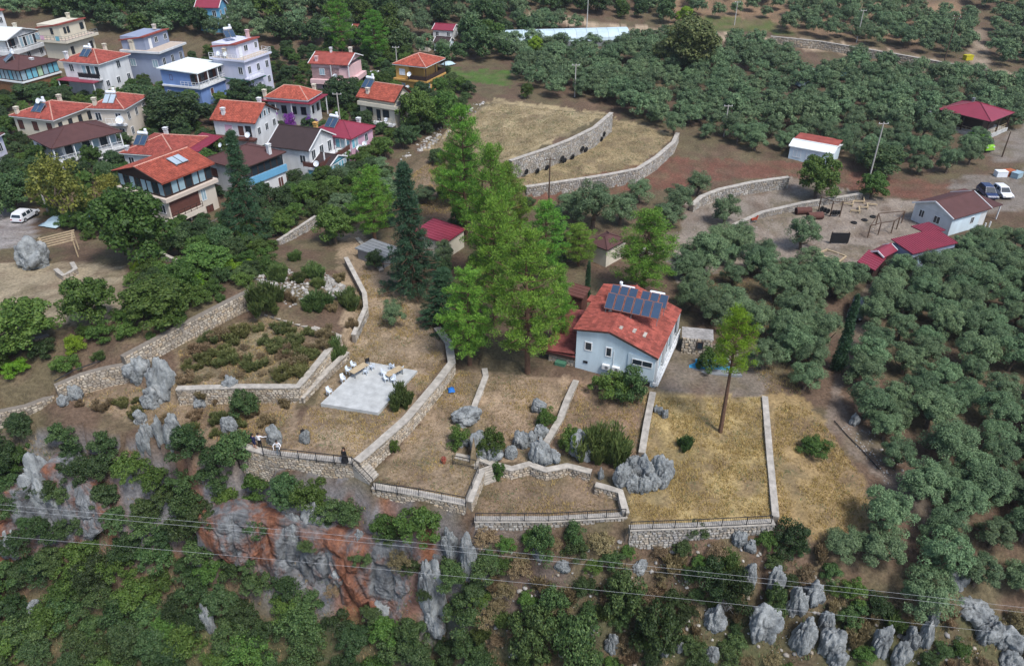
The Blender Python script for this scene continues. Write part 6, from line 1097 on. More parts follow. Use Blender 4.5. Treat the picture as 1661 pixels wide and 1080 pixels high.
# ------------------------------------------------------------------ loose stones, grass
def pebble_field(name, label, polys, n, smin, smax, mat, seed, cat):
    rng = np.random.default_rng(seed); P = []
    for poly in polys:
        xs = [p[0] for p in poly]; ys = [p[1] for p in poly]; k = 0
        while k < n:
            x, y = rng.uniform(min(xs), max(xs)), rng.uniform(min(ys), max(ys))
            if in_poly([x], [y], poly)[0]: P.append(G(x, y)); k += 1
    P = np.array(P); t = (1+5**.5)/2; B = unit(np.array([[-1,t,0],[1,t,0],[-1,-t,0],[1,-t,0],[0,-1,t],[0,1,t],[0,-1,-t],[0,1,-t],[t,0,-1],[t,0,1],[-t,0,-1],[-t,0,1]], float)); Fi = np.array([[0,11,5],[0,5,1],[0,1,7],[0,7,10],[0,10,11],[1,5,9],[5,11,4],[11,10,2],[10,7,6],[7,1,8],[3,9,4],[3,4,2],[3,2,6],[3,6,8],[3,8,9],[4,9,5],[2,4,11],[6,2,10],[8,6,7],[9,8,1]])
    m = len(P); S = (smin+(smax-smin)*rng.random((m, 1, 1))**2)*np.array([1, 1, .7])*(.7+.6*rng.random((m, 1, 3))); V = B[None]*(.75+.5*rng.random((m, 12, 1)))*S+P[:, None, :]; F = Fi[None]+np.arange(m)[:, None, None]*12
    o = link(name, np_mesh(name, V.reshape(-1, 3), F.reshape(-1, 3), mat), kind='stuff'); tag(o, label, cat)
M_RUB = pm('white_rubble', (.36,.345,.32), .9, .25, 2, island=.4)
pebble_field('rubble', 'pale broken stones heaped on the slope above the overgrown terrace', [[(402,425),(440,425),(470,440),(500,455),(500,485),(470,498),(430,470),(405,450)], [(500,430),(530,445),(560,465),(565,480),(540,485),(500,450)]], 420, .08, .34, M_RUB, 5, 'rubble')
pebble_field('rubble', 'scattered small stones on the slope under the front walls', [[(800,880),(1240,880),(1440,990),(1640,1000),(1650,1079),(800,1079)]], 500, .05, .28, M_STONE_G, 6, 'stones')
pebble_field('rubble', 'loose stones at the rocky bank beside the field and village', [[(690,225),(760,170),(790,165),(760,195),(710,235),(640,265)]], 160, .1, .45, M_RUB, 7, 'stones')
pebble_field('rubble', 'small stones strewn on the yard and the track', [[(1050,380),(1250,340),(1400,330),(1500,330),(1420,420),(1250,430)], [(1360,690),(1420,700),(1470,760),(1440,790)]], 110, .04, .16, M_RUB, 8, 'stones')
def grass_mat(name, cols):
    m, t, N, L, b = nt(name); g = N.new('ShaderNodeNewGeometry'); r = N.new('ShaderNodeValToRGB'); e = r.color_ramp.elements; e[0].color = (*cols[0], 1); e[1].color = (*cols[-1], 1)
    for i, c in enumerate(cols[1:-1]): q = e.new((i+1)/(len(cols)-1)); q.color = (*c, 1)
    L.new(g.outputs['Random Per Island'], r.inputs[0]); L.new(r.outputs[0], b.inputs['Base Color']); b.inputs['Roughness'].default_value = .9; b.inputs['Specular IOR Level'].default_value = .1; return m
G_GOLD = grass_mat('gold_grass', [(.22,.15,.055),(.38,.265,.09),(.48,.36,.14),(.27,.19,.085)]); G_DRY = grass_mat('dry_grass_blade', [(.15,.10,.055),(.28,.20,.10),(.36,.27,.15),(.12,.11,.04)]); G_STRAW = grass_mat('straw_grass', [(.22,.165,.09),(.34,.27,.155),(.40,.33,.21),(.20,.18,.09)]); G_GRN = grass_mat('green_weed', [(.05,.10,.03),(.10,.16,.06),(.13,.17,.10)])
def grass(name, label, polys, mat, step, hmin, hmax, seed, thr, sc=1.8, blades=5):
    rng = np.random.default_rng(seed); Ps = []
    for poly in polys:
        pw = np.array([G(*p)[:2] for p in poly]); x0, y0 = pw.min(0); x1, y1 = pw.max(0); n = int((x1-x0)*(y1-y0)/(step*step)); X = rng.uniform(x0, x1, n); Y = rng.uniform(y0, y1, n); Z = H(X, Y); px, py = project(X, Y, Z)
        ok = in_poly(px, py, poly) & (fbm(X+seed*7, Y, sc, seed % 5) > thr+.08*rng.normal(size=n)); Ps.append(np.stack([X, Y, Z], 1)[ok])
    P = np.concatenate(Ps); m = len(P); P = np.repeat(P, blades, 0); k = len(P); a = rng.random(k)*6.283; base = P+np.stack([rng.normal(size=k)*.10, rng.normal(size=k)*.10, np.full(k, -.03)], 1); hh = (hmin+(hmax-hmin)*rng.random(k))[:, None]; ln = np.stack([np.cos(a), np.sin(a), np.zeros(k)], 1)
    tip = base+np.array([0, 0, 1])*hh+ln*hh*(.25+.5*rng.random((k, 1))); sd = np.stack([-np.sin(a), np.cos(a), np.zeros(k)], 1)*(.018+.02*rng.random((k, 1))); V = np.stack([base-sd, base+sd, tip], 1).reshape(-1, 3)
    o = link(name, np_mesh(name, V, np.arange(k*3).reshape(-1, 3), mat), kind='stuff'); tag(o, label, 'grass')
GOLDZ = [[(1054,645),(1236,645),(1252,838),(1022,852),(1018,800),(1040,745)], [(1256,655),(1300,650),(1350,705),(1400,780),(1410,850),(1330,875),(1258,842)], [(800,168),(982,186),(830,255),(770,268),(700,235)], [(992,195),(1092,220),(1030,273),(860,300),(810,292),(840,270)]]
DRYZ = [[(480,690),(560,590),(590,430),(650,480),(700,540),(722,590),(650,672),(575,742),(400,728)], [(612,785),(700,660),(732,600),(780,605),(762,665),(752,700),(765,745),(776,765),(754,812)], [(788,605),(925,622),(882,716),(862,748),(764,738)], [(935,622),(1052,645),(1036,738),(880,738)], [(775,842),(790,765),(960,775),(1012,832)], [(290,570),(430,515),(540,550),(480,622),(295,625)], [(95,645),(300,615),(480,650),(470,690),(390,722),(250,695)], [(1100,440),(1250,440),(1300,640),(1250,640)], [(640,300),(720,250),(790,290),(860,320),(840,345),(620,350)]]
grass('dry_grass', 'golden dry grass on the terrace below the villa and beside it', GOLDZ[:2], G_GOLD, .15, .08, .30, 1, .46, 1.5); grass('dry_grass', 'thin straw grass over the brown terraces', DRYZ, G_DRY, .19, .07, .26, 2, .48, 1.4, 4)
grass('dry_grass', 'short straw grass on the two upper fields', GOLDZ[2:], G_STRAW, .2, .08, .28, 5, .44, 2.0, 4); grass('dry_grass', 'golden patches in the brown terraces', DRYZ, G_GOLD, .2, .08, .28, 4, .60, 2.2, 5); grass('green_weeds', 'low green weeds along the slab and in the dry grass', DRYZ+GOLDZ+[[(525,660),(612,676),(660,640),(664,650),(612,690),(520,670)]], G_GRN, .30, .06, .22, 3, .62, 1.3, 5)
grass('green_weeds', 'green undergrowth between the rocks of the slope', [[(-20,720),(330,760),(760,880),(1240,885),(1440,990),(1660,1000),(1660,1079),(-20,1079)]], G_GRN, .35, .15, .5, 6, .52, 2.0, 5); grass('dry_grass', 'brown undergrowth between the rocks of the slope', [[(-20,700),(330,745),(760,870),(1240,880),(1440,985),(1660,1000),(1660,1079),(-20,1079)]], G_DRY, .33, .15, .5, 7, .46, 2.0, 5)
# ------------------------------------------------------------------ people
SKIN = pm('skin', (.42,.24,.16), .6, .05, 5); HAIR = pm('dark_hair', (.02,.014,.01), .6, .1, 8)
def person(label, loc, rz, top, legs, arms, lean=0., dress=False, long_hair=False, shorts=False):
    J = {'pel': (0,0,.95,.13), 'spine': (0,.01-lean*.2,1.15,.125), 'chest': (0,-lean*.5,1.36,.14), 'neck': (0,-lean*.75,1.5,.055), 'chin': (0,-lean*.85-.01,1.57,.075), 'head': (0,-lean*.95-.01,1.68,.098), 'crown': (0,-lean-.005,1.76,.06)}
    E = [('pel','spine'),('spine','chest'),('chest','neck'),('neck','chin'),('chin','head'),('head','crown')]
    for s, n in ((-1,'l'), (1,'r')):
        J['hip'+n] = (s*.09,0,.90,.11); J['knee'+n] = (s*.11,-.02,.50,.07); J['ank'+n] = (s*.12,.02,.09,.045); J['toe'+n] = (s*.14,-.15,.04,.04); E += [('pel','hip'+n),('hip'+n,'knee'+n),('knee'+n,'ank'+n),('ank'+n,'toe'+n)]
        a = arms[0 if s < 0 else 1]; sh = (s*.19,-lean*.6,1.42); J['sh'+n] = (*sh,.065); el = (sh[0]+a[0][0], sh[1]+a[0][1], sh[2]+a[0][2]); wr = (el[0]+a[1][0], el[1]+a[1][1], el[2]+a[1][2]); J['el'+n] = (*el,.045); J['wr'+n] = (*wr,.032); d = Vector(a[1]).normalized(); pl = Vector(wr)+d*.07; J['palm'+n] = (*pl,.034); E += [('chest','sh'+n),('sh'+n,'el'+n),('el'+n,'wr'+n),('wr'+n,'palm'+n)]
        sd = d.cross(Vector((0,1,.2))).normalized()
        for f, (off, l) in enumerate(((-.027,.075),(-.009,.085),(.009,.08),(.027,.062))):
            k = pl+d*.03+sd*off; m = k+d*l*.55; e = m+(d+Vector((0,-.4,-.3)))*l*.4; J['f%d%s' % (f,n)] = (*m,.0095); J['g%d%s' % (f,n)] = (*e,.008); E += [('palm'+n,'f%d%s' % (f,n)),('f%d%s' % (f,n),'g%d%s' % (f,n))]
        t = Vector(wr)+d*.03+sd*-.045; J['t'+n] = (*t,.011); e = t+(d-sd*.3)*.045; J['u'+n] = (*e,.009); E += [('wr'+n,'t'+n),('t'+n,'u'+n)]
    ks = list(J); me = bpy.data.meshes.new('person'); me.from_pydata([J[k][:3] for k in ks], [(ks.index(a), ks.index(b)) for a, b in E], []); o = bpy.data.objects.new('tmp', me); COL.objects.link(o); md = o.modifiers.new('skin', 'SKIN'); md.use_smooth_shade = True
    for i, k in enumerate(ks): sv = me.skin_vertices[0].data[i]; sv.radius = (J[k][3], J[k][3]*(.8 if k in ('pel','spine','chest') else 1)); sv.use_root = k == 'pel'
    o.modifiers.new('sub', 'SUBSURF').levels = 1
    dg = bpy.context.evaluated_depsgraph_get(); b = bpy.data.meshes.new_from_object(o.evaluated_get(dg)); bpy.data.objects.remove(o); b.name = 'body'; b.materials.clear()
    for m in (SKIN, top, legs, HAIR): b.materials.append(m)
    for p in b.polygons:
        c = p.center; i = 0
        if c.z < .07: i = 3
        elif c.z < (.5 if shorts else .0): i = 0
        elif c.z < 1.0 and abs(c.x) < .27: i = 2
        elif c.z < 1.47 and (abs(c.x) < .3 or c.z > 1.2): i = 1
        p.material_index = i
    r = thing('person', label, 'person', loc, rz, 'people on the wall terrace'); link('body', b, r); h = MB(); hy = -lean*.95
    h.lathe((0,hy+.02,1.60), [(.085,.03),(.112,.08),(.113,.14),(.085,.19),(.03,.215)], 12); ho = h.build('hair', HAIR, r, smooth=True)
    if long_hair: MB().tube([(0,hy+.06,1.74), (0,hy+.11,1.58), (0,hy+.13,1.35), (0,hy+.12,1.18)], [.07,.11,.10,.05], 8).build('long_hair', pm('brown_hair', (.06,.025,.012), .6, .1, 6), ho, smooth=True)
    if dress: MB().lathe((0,0,.12), [(.34,0),(.30,.3),(.22,.7),(.16,.98),(.18,1.15),(.17,1.28)], 14).build('dress', top, r, smooth=True)
    return r
M_NAVY = pm('navy_cloth', (.02,.025,.07), .9, .1, 4); M_WCL = pm('white_cloth', (.7,.7,.72), .9, .06, 4); M_BCL = pm('black_cloth', (.012,.012,.014), .9, .1, 4); M_GCL = pm('grey_cloth', (.25,.30,.34), .9, .1, 4)
_p = lambda px, py, z: tuple(W(px, py, z))
person('person in navy shirt and shorts beside the person in white', _p(414,727,2.22), 2.7, M_NAVY, M_NAVY, [((-.08,.02,-.27),(.05,-.15,-.18)), ((.08,.02,-.27),(-.05,-.15,-.18))], shorts=True)
person('person in white shirt and black trousers reaching towards the rock', _p(423,726,2.22), 2.9, M_WCL, M_BCL, [((-.24,-.02,-.06),(-.22,-.05,.04)), ((.08,.02,-.27),(.02,-.08,-.22))])
person('person in white top leaning on the railing by the grey rock', _p(453,737,2.2), .1, M_WCL, M_GCL, [((-.16,-.12,-.18),(.06,-.2,-.1)), ((.16,-.12,-.18),(-.06,-.2,-.1))], lean=.14)
person('woman with long brown hair in a black dress at the stairs', _p(560,750,2.2), -.5, M_BCL, M_BCL, [((-.07,0,-.28),(.02,-.1,-.2)), ((.07,0,-.28),(-.02,-.1,-.2))], dress=True, long_hair=True)
# ------------------------------------------------------------------ tables and chairs on the slab
M_PLAS = pm('white_plastic', (.62,.68,.74), .45, .06, 3); ZS = 2.5
def table(label, px, py, rz):
    r = thing('table', label, 'table', _p(px, py, ZS), rz, 'tables on the slab')
    for k in range(5): MB().box(-1.05, 1.05, -.42+k*.17, -.42+k*.17+.155, .72, .76).build('plank', M_WOOD, r)
    for x in (-.85, .85):
        for y in (-.3, .3): MB().box(x-.04, x+.04, y-.04, y+.04, 0, .718).build('leg', M_GREY, r)
table('wooden table nearer the back edge of the slab', 583, 606, math.radians(52)); table('wooden table nearer the right edge of the slab', 640, 611, math.radians(48))
def chair_meshes(mat):
    s = MB().box(-.22,.22,-.22,.22,.40,.44).mesh('seat', mat); b = MB(); b.hexa([(-.21,.19,.46),(.21,.19,.46),(.21,.23,.46),(-.21,.23,.46),(-.18,.27,.88),(.18,.27,.88),(.18,.30,.88),(-.18,.30,.88)]); l = MB().bar((0,0,0),(0,0,.40),.045).mesh('leg', mat); a = MB().bar((0,-.2,.62),(0,.2,.62),.05,.03).bar((0,-.19,.44),(0,-.19,.62),.035).mesh('armrest', mat)
    return s, b.mesh('backrest', mat), l, a
CH = chair_meshes(M_PLAS); CHB = chair_meshes(M_BLK)
for i, (x, y, rz, lab, ms) in enumerate([(640,330,1.2,'chair at the left side of the back table, front one',CH),(672,298,1.2,'chair at the left side of the back table, rear one',CH),(605,382,.6,'lone chair between back table and slab edge',CH),(520,462,.9,'lone chair near the front corner of the slab',CH),(748,335,-1.9,'chair at the right side of the back table, front one',CH),(786,306,-2.2,'chair at the right side of the back table, rear one',CH),(757,268,-2.8,'dark chair behind the back table',CHB),(875,380,.5,'front chair at the right table, left one',CH),(920,386,-.4,'front chair at the right table, right one',CH),(862,345,1.3,'chair left of the right table',CH),(966,325,-2.0,'chair right of the right table',CH),(910,303,2.9,'chair behind the right table',CH)]):
    r = thing('chair', 'pale plastic '+lab if ms is CH else lab, 'chair', _p(400+x/3.857, 520+y/3.857, ZS), rz, 'chairs on the slab'); link('seat', ms[0], r); link('backrest', ms[1], r)
    for sx in (-.19,.19):
        link('armrest', ms[3], r).location = (sx*1.1,0,0)
        for sy in (-.19,.19): link('leg', ms[2], r).location = (sx,sy,0)
# ------------------------------------------------------------------ vehicles
M_TYRE = pm('tyre_rubber', (.018,.018,.018), .9, .15, 4); M_RIM = pm('alloy_rim', (.45,.46,.48), .35, .1, 4, metal=.6); M_LAMP = pm('lamp_glass', (.6,.62,.6), .15, .05, 4); M_RLAMP = pm('tail_lamp', (.35,.02,.02), .25, .05, 4)
def car(name, label, pa, pb, paint, L_=4.5, wd=1.8, ht=1.6, van=False, z=None):
    A_ = G(*pa); B_ = G(*pb); d = B_-A_; rz = math.atan2(d[1], d[0]); c = (A_+B_)/2; zz = max(Hs(c[0], c[1]), (A_[2]+B_[2])/2)+.03
    r = thing(name, label, 'van' if van else 'car', (c[0], c[1], zz), rz, 'parked vehicles'); l = L_/2; w = wd/2; b = ht*.55
    prof = [(-l,.35),(-l*.98,b*.95),(-l*.9,b),(l*.45,b*.98),(l*.9,b*.82),(l,b*.6),(l*.99,.35)] if not van else [(-l,.35),(-l,b),(l*.72,b),(l*.97,b*.8),(l,.35)]
    cab = [(-l*.93,b),(-l*.78,ht*.97),(-l*.3,ht),(l*.12,ht*.98),(l*.48,b*.98)] if not van else [(-l*.995,b),(-l*.97,ht*.96),(-l*.5,ht),(l*.5,ht),(l*.78,b)]
    def loft(P, wl, wh, zlo, zhi):
        m = MB(); n = len(P); f = lambda z: wl+(wh-wl)*(z-zlo)/(zhi-zlo+1e-6)
        m.v = [(x, -f(z), z) for x, z in P]+[(x, f(z), z) for x, z in P]; m.f = [tuple(range(n)), tuple(reversed(range(n, 2*n)))]+[((i+1) % n, i, n+i, n+(i+1) % n) for i in range(n)]; m.mi = [0]*len(m.f); return m
    body = loft(prof, w, w*.97, .35, b).build('body', paint, r); ca = loft(cab, w*.95, w*.74, b, ht).build('cabin', paint, r)
    gm = MB(); xs = ((-l*.72,-l*.32),(-l*.26,l*.1),(l*.15,l*.36)) if not van else ((l*.3,l*.68),(-l*.35,l*.2),(-l*.9,-l*.45))
    for x0, x1 in xs:
        for s in (-1, 1):
            g = MB(); y0, y1 = w*.95+.012, w*.80+.012; h0, h1 = b+.06, ht-.16; k = .12 if x1 > l*.3 and not van else 0
            g.quad((x0,s*y0,h0),(x1,s*y0,h0),(x1-k*2,s*y1,h1),(x0+.05,s*y1,h1)); g.build('side_window', M_GLASS, ca)
    fx = (l*.48,l*.12) if not van else (l*.79,l*.52); MB().quad((fx[0]+.01,-w*.85,b+.04),(fx[0]+.01,w*.85,b+.04),(fx[1]+.03,w*.68,ht-.06),(fx[1]+.03,-w*.68,ht-.06)).build('windscreen', M_GLASS, ca)
    rx = (-l*.93,-l*.78) if not van else (-l*.997,-l*.975); MB().quad((rx[0]-.012,w*.8,b+.06),(rx[0]-.012,-w*.8,b+.06),(rx[1]-.02,-w*.66,ht-.12),(rx[1]-.02,w*.66,ht-.12)).build('rear_window', M_GLASS, ca)
    for s in (-1, 1):
        MB().box(l-.1,l+.012,s*w*.55,s*w*.9,b*.62,b*.78).build('headlight', M_LAMP, r); MB().box(-l-.012,-l+.1,s*w*.65,s*w*.93,b*.65,b*.85).build('tail_light', M_RLAMP, r)
        for x in (-l*.62, l*.62):
            t = MB().lathe((x,s*(w-.1),.33),[(.2,-.1),(.33,-.1),(.33,.1),(.2,.1)],16,'y').build('tyre', M_TYRE, r); MB().lathe((x,s*(w-.1),.33),[(.2,-.11),(.2,.115)],12,'y').build('rim', M_RIM, t)
    MB().box(-l*.99,l*.99,-w*.9,w*.9,.22,.36).build('underbody', M_BLK, r); return r
P_NAVY = pm('navy_paint', (.02,.035,.10), .25, .03, 1, spec=.6); P_WH = pm('white_paint', (.7,.71,.73), .3, .03, 1, spec=.5); P_BK = pm('black_paint', (.012,.012,.016), .22, .03, 1, spec=.6); P_GR = pm('green_paint', (.22,.48,.03), .35, .05, 1, spec=.5)
car('parked_car', 'dark blue car parked by the brown roofed house', (1592,310), (1608,326), P_NAVY, 4.6); car('parked_car', 'white car parked next to the dark blue one', (1618,312), (1630,322), P_WH, 4.2, ht=1.5); car('parked_car', 'black car half hidden by olives on the track', (1391,495), (1383,526), P_BK, 4.6); car('parked_car', 'white car on the lane behind the village garden', (36,358), (50,352), P_WH, 4.0, ht=1.5); car('delivery_van', 'bright green van beside the far gravel yard', (1577,235), (1599,246), P_GR, 5.2, 2.0, 2.4, True); car('parked_car', 'white car behind the cream orange-gabled house', (606,128), (622,128), P_WH, 4.2)
# ------------------------------------------------------------------ poles and wires
M_PCON = pm('pole_concrete', (.42,.40,.37), .9, .15, 1.5); M_PWOOD = pm('pole_wood', (.10,.065,.045), .9, .25, 2)
def pole(label, px, pyb, pyt, mat, arms=1, r=.15):
    g = G(px, pyb); R_ = math.sqrt(g[0]**2+g[1]**2+(g[2]-CZ)**2); h = (pyb-pyt)*R_/FPX/(math.hypot(g[0], g[1])/R_); t = thing('utility_pole', label, 'pole', tuple(g), 0, 'utility poles'); MB().tube([(0,0,-.6),(0,0,h)], [r,r*.6], 8).build('post', mat, t)
    for k in range(arms):
        z = h-.25-.6*k; c = MB().box(-.8,.8,-.05,.05,z-.05,z+.05).build('crossarm', mat, t)
        for x in (-.7, 0, .7): MB().lathe((x,0,z+.05),[(.03,0),(.06,.05),(.05,.14),(.02,.18)],6).build('insulator', M_TANK, c)
    return t, h
for q in [('pale concrete pole at the edge of the upper grove', 932,158,110,M_PCON,1), ('concrete lamp pole in the grove right of the field', 1174,222,176,M_PCON,1), ('dark wooden pole in front of the lower field wall', 890,340,262,M_PWOOD,1), ('tall pale pole by the white metal shed', 1406,305,215,M_PCON,1), ('pale pole beyond the far road', 1389,70,28,M_PCON,1), ('pole beside the greenhouse at the top', 951,62,-2,M_PCON,1), ('dark wooden pole by the far road junction', 1528,112,46,M_PWOOD,2), ('grey street pole between the village roofs', 556,232,160,M_PCON,1), ('pole behind the pink house near the pines', 645,118,82,M_PCON,1), ('thin pole on the far right gravel yard', 1625,255,222,M_PWOOD,0), ('pale leaning pole in front of the yellow tree', 78,345,295,M_PCON,0), ('far pole at the bright tree', 1191,42,10,M_PCON,1)]: pole(*q)
M_WIRE = pm('pale_wire', (.40,.41,.42), .4, .05, 2)
for i, (y0, y1, lab) in enumerate(((818,985,'upper one of three wires crossing the cliff'), (826,993,'middle one of three wires crossing the cliff'), (869,1030,'lowest of three wires crossing the cliff'))):
    pts = []
    for k in range(41):
        px = -900+k*87.5; f = px/1661; py = y0+(y1-y0)*f+26*(f-.5)**2-6.5; d = ray(px, py); t = (36.0-.02*k)/d[1]; pts.append((d[0]*t, d[1]*t, CZ+d[2]*t))
    o = MB().tube(pts, .0065, 5).build('power_line', M_WIRE); tag(o, lab, 'wire', 'wires over the slope')
# ------------------------------------------------------------------ playground
def tyre_mesh(): return MB().lathe((0,0,0),[(.2,-.09),(.36,-.1),(.42,-.05),(.42,.05),(.36,.1),(.2,.09),(.2,-.09)],14).mesh('tyre', M_TYRE)
TY = tyre_mesh()
def tyre(label, loc, rot, group, s=1.): o = link('tyre', TY); o.location = loc; o.rotation_euler = rot; o.scale = (s,)*3; return tag(o, label, 'tyre', group)
for i, (x, y) in enumerate([(848,266),(866,259),(882,252),(907,243),(911,242),(924,235),(940,226),(946,223),(971,213),(975,211)]):
    yt = np.interp(x, [826,880,922,962,990], [264,246,230,210,186]); A_ = W(x, yt, 6.2); B_ = W(x-6, yt+2.6, 6.2); d_ = (B_-A_)[:2]; d_ /= np.linalg.norm(d_); n_ = np.array([-d_[1], d_[0]]); q_ = A_[:2]+n_*.78; tyre('%s tyre from the left leaning on the upper field wall' % ORD[i], (q_[0], q_[1], Hs(q_[0]+n_[0]*.4, q_[1]+n_[1]*.4)+(.45 if i % 3 else 1.0)), (math.radians(82), 0, math.atan2(d_[1], d_[0])), 'tyres on the field wall', 1.2)
for i, (x, y) in enumerate([(1385,362),(1402,358),(1416,353)]): g = G(x, y); tyre('%s dark tyre from the left lying flat in the playground' % ORD[i], (g[0], g[1], g[2]+.08), (0,0,0), 'tyres lying in the playground', 1.15)
for i, (x, y) in enumerate([(1302,347),(1321,356)]):
    g = G(x, y); r = thing('pipe', '%s rusty crawl pipe of the playground' % ('rear','front')[i], 'pipe', (g[0], g[1], g[2]+.55), .12, 'crawl pipes'); m = MB(); m.lathe((-1.2,0,0),[(.5,0),(.58,0),(.58,2.4),(.5,2.4),(.5,0)],18,'x'); m.build('shell', pm('rust_pipe', (.11,.05,.04), .9, .3, 2), r, smooth=False)
fr = thing('tyre_swing', 'wooden posts with tyres hung between them in the playground', 'swing', tuple(G(1346,352)), .1)
_g = G(1346,352)
for x, y in ((1329,342),(1346,352),(1362,353)):
    q = G(x, y); MB().bar((q[0]-_g[0],q[1]-_g[1],-.3),(q[0]-_g[0],q[1]-_g[1],2.6),.14).build('post', M_PWOOD, fr)
for a, b in (((1329,342),(1346,352)),((1346,352),(1362,353))):
    A_, B_ = G(*a)-_g, G(*b)-_g; MB().bar((A_[0],A_[1],2.5),(B_[0],B_[1],2.5),.1).build('crossbeam', M_PWOOD, fr)
    for k in (.25,.5,.75): c = A_+(B_-A_)*k; o = link('hung_tyre', TY, fr); o.location = (c[0], c[1], .7); o.rotation_euler = (math.pi/2, 0, .2)
for lab, pts in (('rear zigzag balance beam', [(1364,332),(1382,336),(1384,329),(1401,330),(1400,323)]), ('front zigzag balance beam', [(1379,345),(1394,346),(1392,339),(1407,340),(1405,334),(1422,336)])):
    P_ = [G(*p) for p in pts]; r = thing('balance_beam', lab+' of the playground', 'beam', tuple(P_[0]), 0, 'balance beams')
    for a, b in zip(P_[:-1], P_[1:]): a, b = a-P_[0], b-P_[0]; MB().bar((a[0],a[1],a[2]+.35),(b[0],b[1],b[2]+.35),.18).build('beam', M_WOOD, r); MB().bar((a[0],a[1],a[2]-.2),(a[0],a[1],a[2]+.28),.14).build('post', M_WOOD, r)
g = G(1360,396); r = thing('climbing_board', 'black slatted climbing board standing in the playground', 'board', tuple(g), -.05)
for k in range(8): MB().box(-1.35,1.35,-.04,.04,.15+k*.2,.15+k*.2+.17).build('slat', M_BLK, r)
for x in (-1.2,1.2): MB().box(x-.06,x+.06,.045,.16,-.3,1.85).build('post', M_PWOOD, r)
r = thing('pergola', 'weathered net pergola of thin posts in the playground', 'pergola', tuple(G(1425,370)), 0); _g = G(1425,370); PP = [G(*p)-_g for p in ((1407,386),(1424,381),(1445,379),(1454,372),(1462,362),(1420,366))]
for q in PP: MB().bar((q[0],q[1],q[2]-.3),(q[0],q[1],q[2]+2.0),.13).build('post', M_PWOOD, r)
for a, b in ((0,1),(1,2),(2,3),(3,4),(4,5),(5,0),(1,5)): MB().bar(tuple(PP[a]+np.array([0,0,1.95])), tuple(PP[b]+np.array([0,0,1.98])), .1).build('beam', M_PWOOD, r)
P_ = [G(*p) for p in ((1325,413),(1341,406),(1372,417),(1360,427))]; r = thing('sandbox', 'low timber sandbox frame near the olives', 'sandbox', tuple(P_[0]))
for a, b in zip(P_, P_[1:]+P_[:1]): a, b = a-P_[0], b-P_[0]; MB().bar((a[0],a[1],a[2]+.1),(b[0],b[1],b[2]+.1),.2).build('timber', M_WOOD, r)
g = G(1222,362); r = thing('rocking_horse', 'small red animal shaped seat by the playground wall', 'play seat', tuple(g), .3); MB().box(-.5,.5,-.15,.15,.5,.8).build('body', pm('red_toy', (.3,.06,.03), .6, .1, 2), r); MB().bar((.4,0,.75),(.62,0,1.15),.2).build('head', pm('red_toy', (.3,.06,.03)), r)
for x in (-.4,.4): MB().bar((x,0,-.1),(x,0,.5),.12).build('leg', M_GREY, r)
# ------------------------------------------------------------------ tarps, boxes, garden things
def tarp(label, px, py, wx, wy, col, seed, cat='tarp'):
    g = G(px, py); rng = np.random.default_rng(seed); n = 7; V = []; F = []
    for i in range(n):
        for j in range(n): x, y = i/(n-1)-.5, j/(n-1)-.5; V.append((x*wx, y*wy, .08*wy+.35*wy*(1-4*x*x)*(1-4*y*y)*.8+.12*rng.random()))
    for i in range(n-1):
        for j in range(n-1): F.append((i*n+j, (i+1)*n+j, (i+1)*n+j+1, i*n+j+1))
    o = link('tarp', np_mesh('tarp', V, F, col)); o.location = tuple(g); o.rotation_euler = (0,0,rng.random()*3); tag(o, label, cat, 'tarpaulins'); md = o.modifiers.new('thick', 'SOLIDIFY'); md.thickness = .03
T_BL = pm('blue_tarp', (.02,.14,.45), .5, .15, 1.5); T_PB = pm('pale_tarp', (.40,.52,.56), .6, .12, 1.2)
tarp('white tarp in the far grove, upper one', 1316,122,5.5,4,T_PB,1); tarp('white tarp in the far grove, lower one', 1304,140,4,3.4,T_PB,2); tarp('blue tarp hung between the far olives', 1369,126,3,2.5,T_BL,3); tarp('blue tarp at the porch of the maroon roofed building', 1553,206,2.4,1.8,T_BL,4); tarp('blue tarp behind the maroon roofed building', 1598,170,4.5,2.2,T_BL,5); tarp('pale blue sheet over a garden shelter below the yellow tree', 95,362,4.2,3,T_PB,6); tarp('blue sheet beside a dish in the village garden', 142,356,3.4,2.2,pm('dull_blue', (.08,.15,.30), .6, .1, 1.2),7); tarp('white sheet behind the ochre house', 727,106,3.2,2.5,T_PB,8); tarp('small blue sheet lying near the path under the pines', 732,635,1.0,.7,T_BL,9)
dish('round dish on the garden shelter', tuple(G(157,352)+np.array([0,0,1.0])), .2, .6); dish('brown dish beside the pink house, left one', tuple(G(586,262)+np.array([0,0,1.5])), -.2, .6); dish('brown dish beside the pink house, right one', tuple(G(594,258)+np.array([0,0,1.8])), -.2, .45)
g = G(1569,98); r = thing('hay_bale', 'yellow box beside the far road junction', 'box', tuple(g), .2); MB().box(-1,1,-.7,.7,0,1.1).build('box', pm('yellow_box', (.45,.40,.02), .7, .1, 1), r); MB().box(-1.05,1.05,-.75,.75,1.103,1.2).build('lid', pm('yellow_box', (.45,.40,.02)), r)
for i, (x, y, c, lab) in enumerate([(1622,286,M_TANK,'white crate at the roadside heap'), (1634,285,pm('rust_crate', (.35,.10,.04), .8, .2, 2),'rust red crate at the roadside heap'), (1648,288,M_CURT,'pale blue crate at the roadside heap')]):
    g = G(x, y); r = thing('crate', lab, 'crate', tuple(g), .3*i, 'roadside crates'); MB().box(-.9,.9,-.6,.6,0,.9).build('box', c, r); MB().box(-.94,.94,-.64,.64,.903,.98).build('lid', c, r)
_g = G(100,415); r = thing('timber_pergola', 'bare timber pergola rafters in the village garden', 'pergola', tuple(_g), .45)
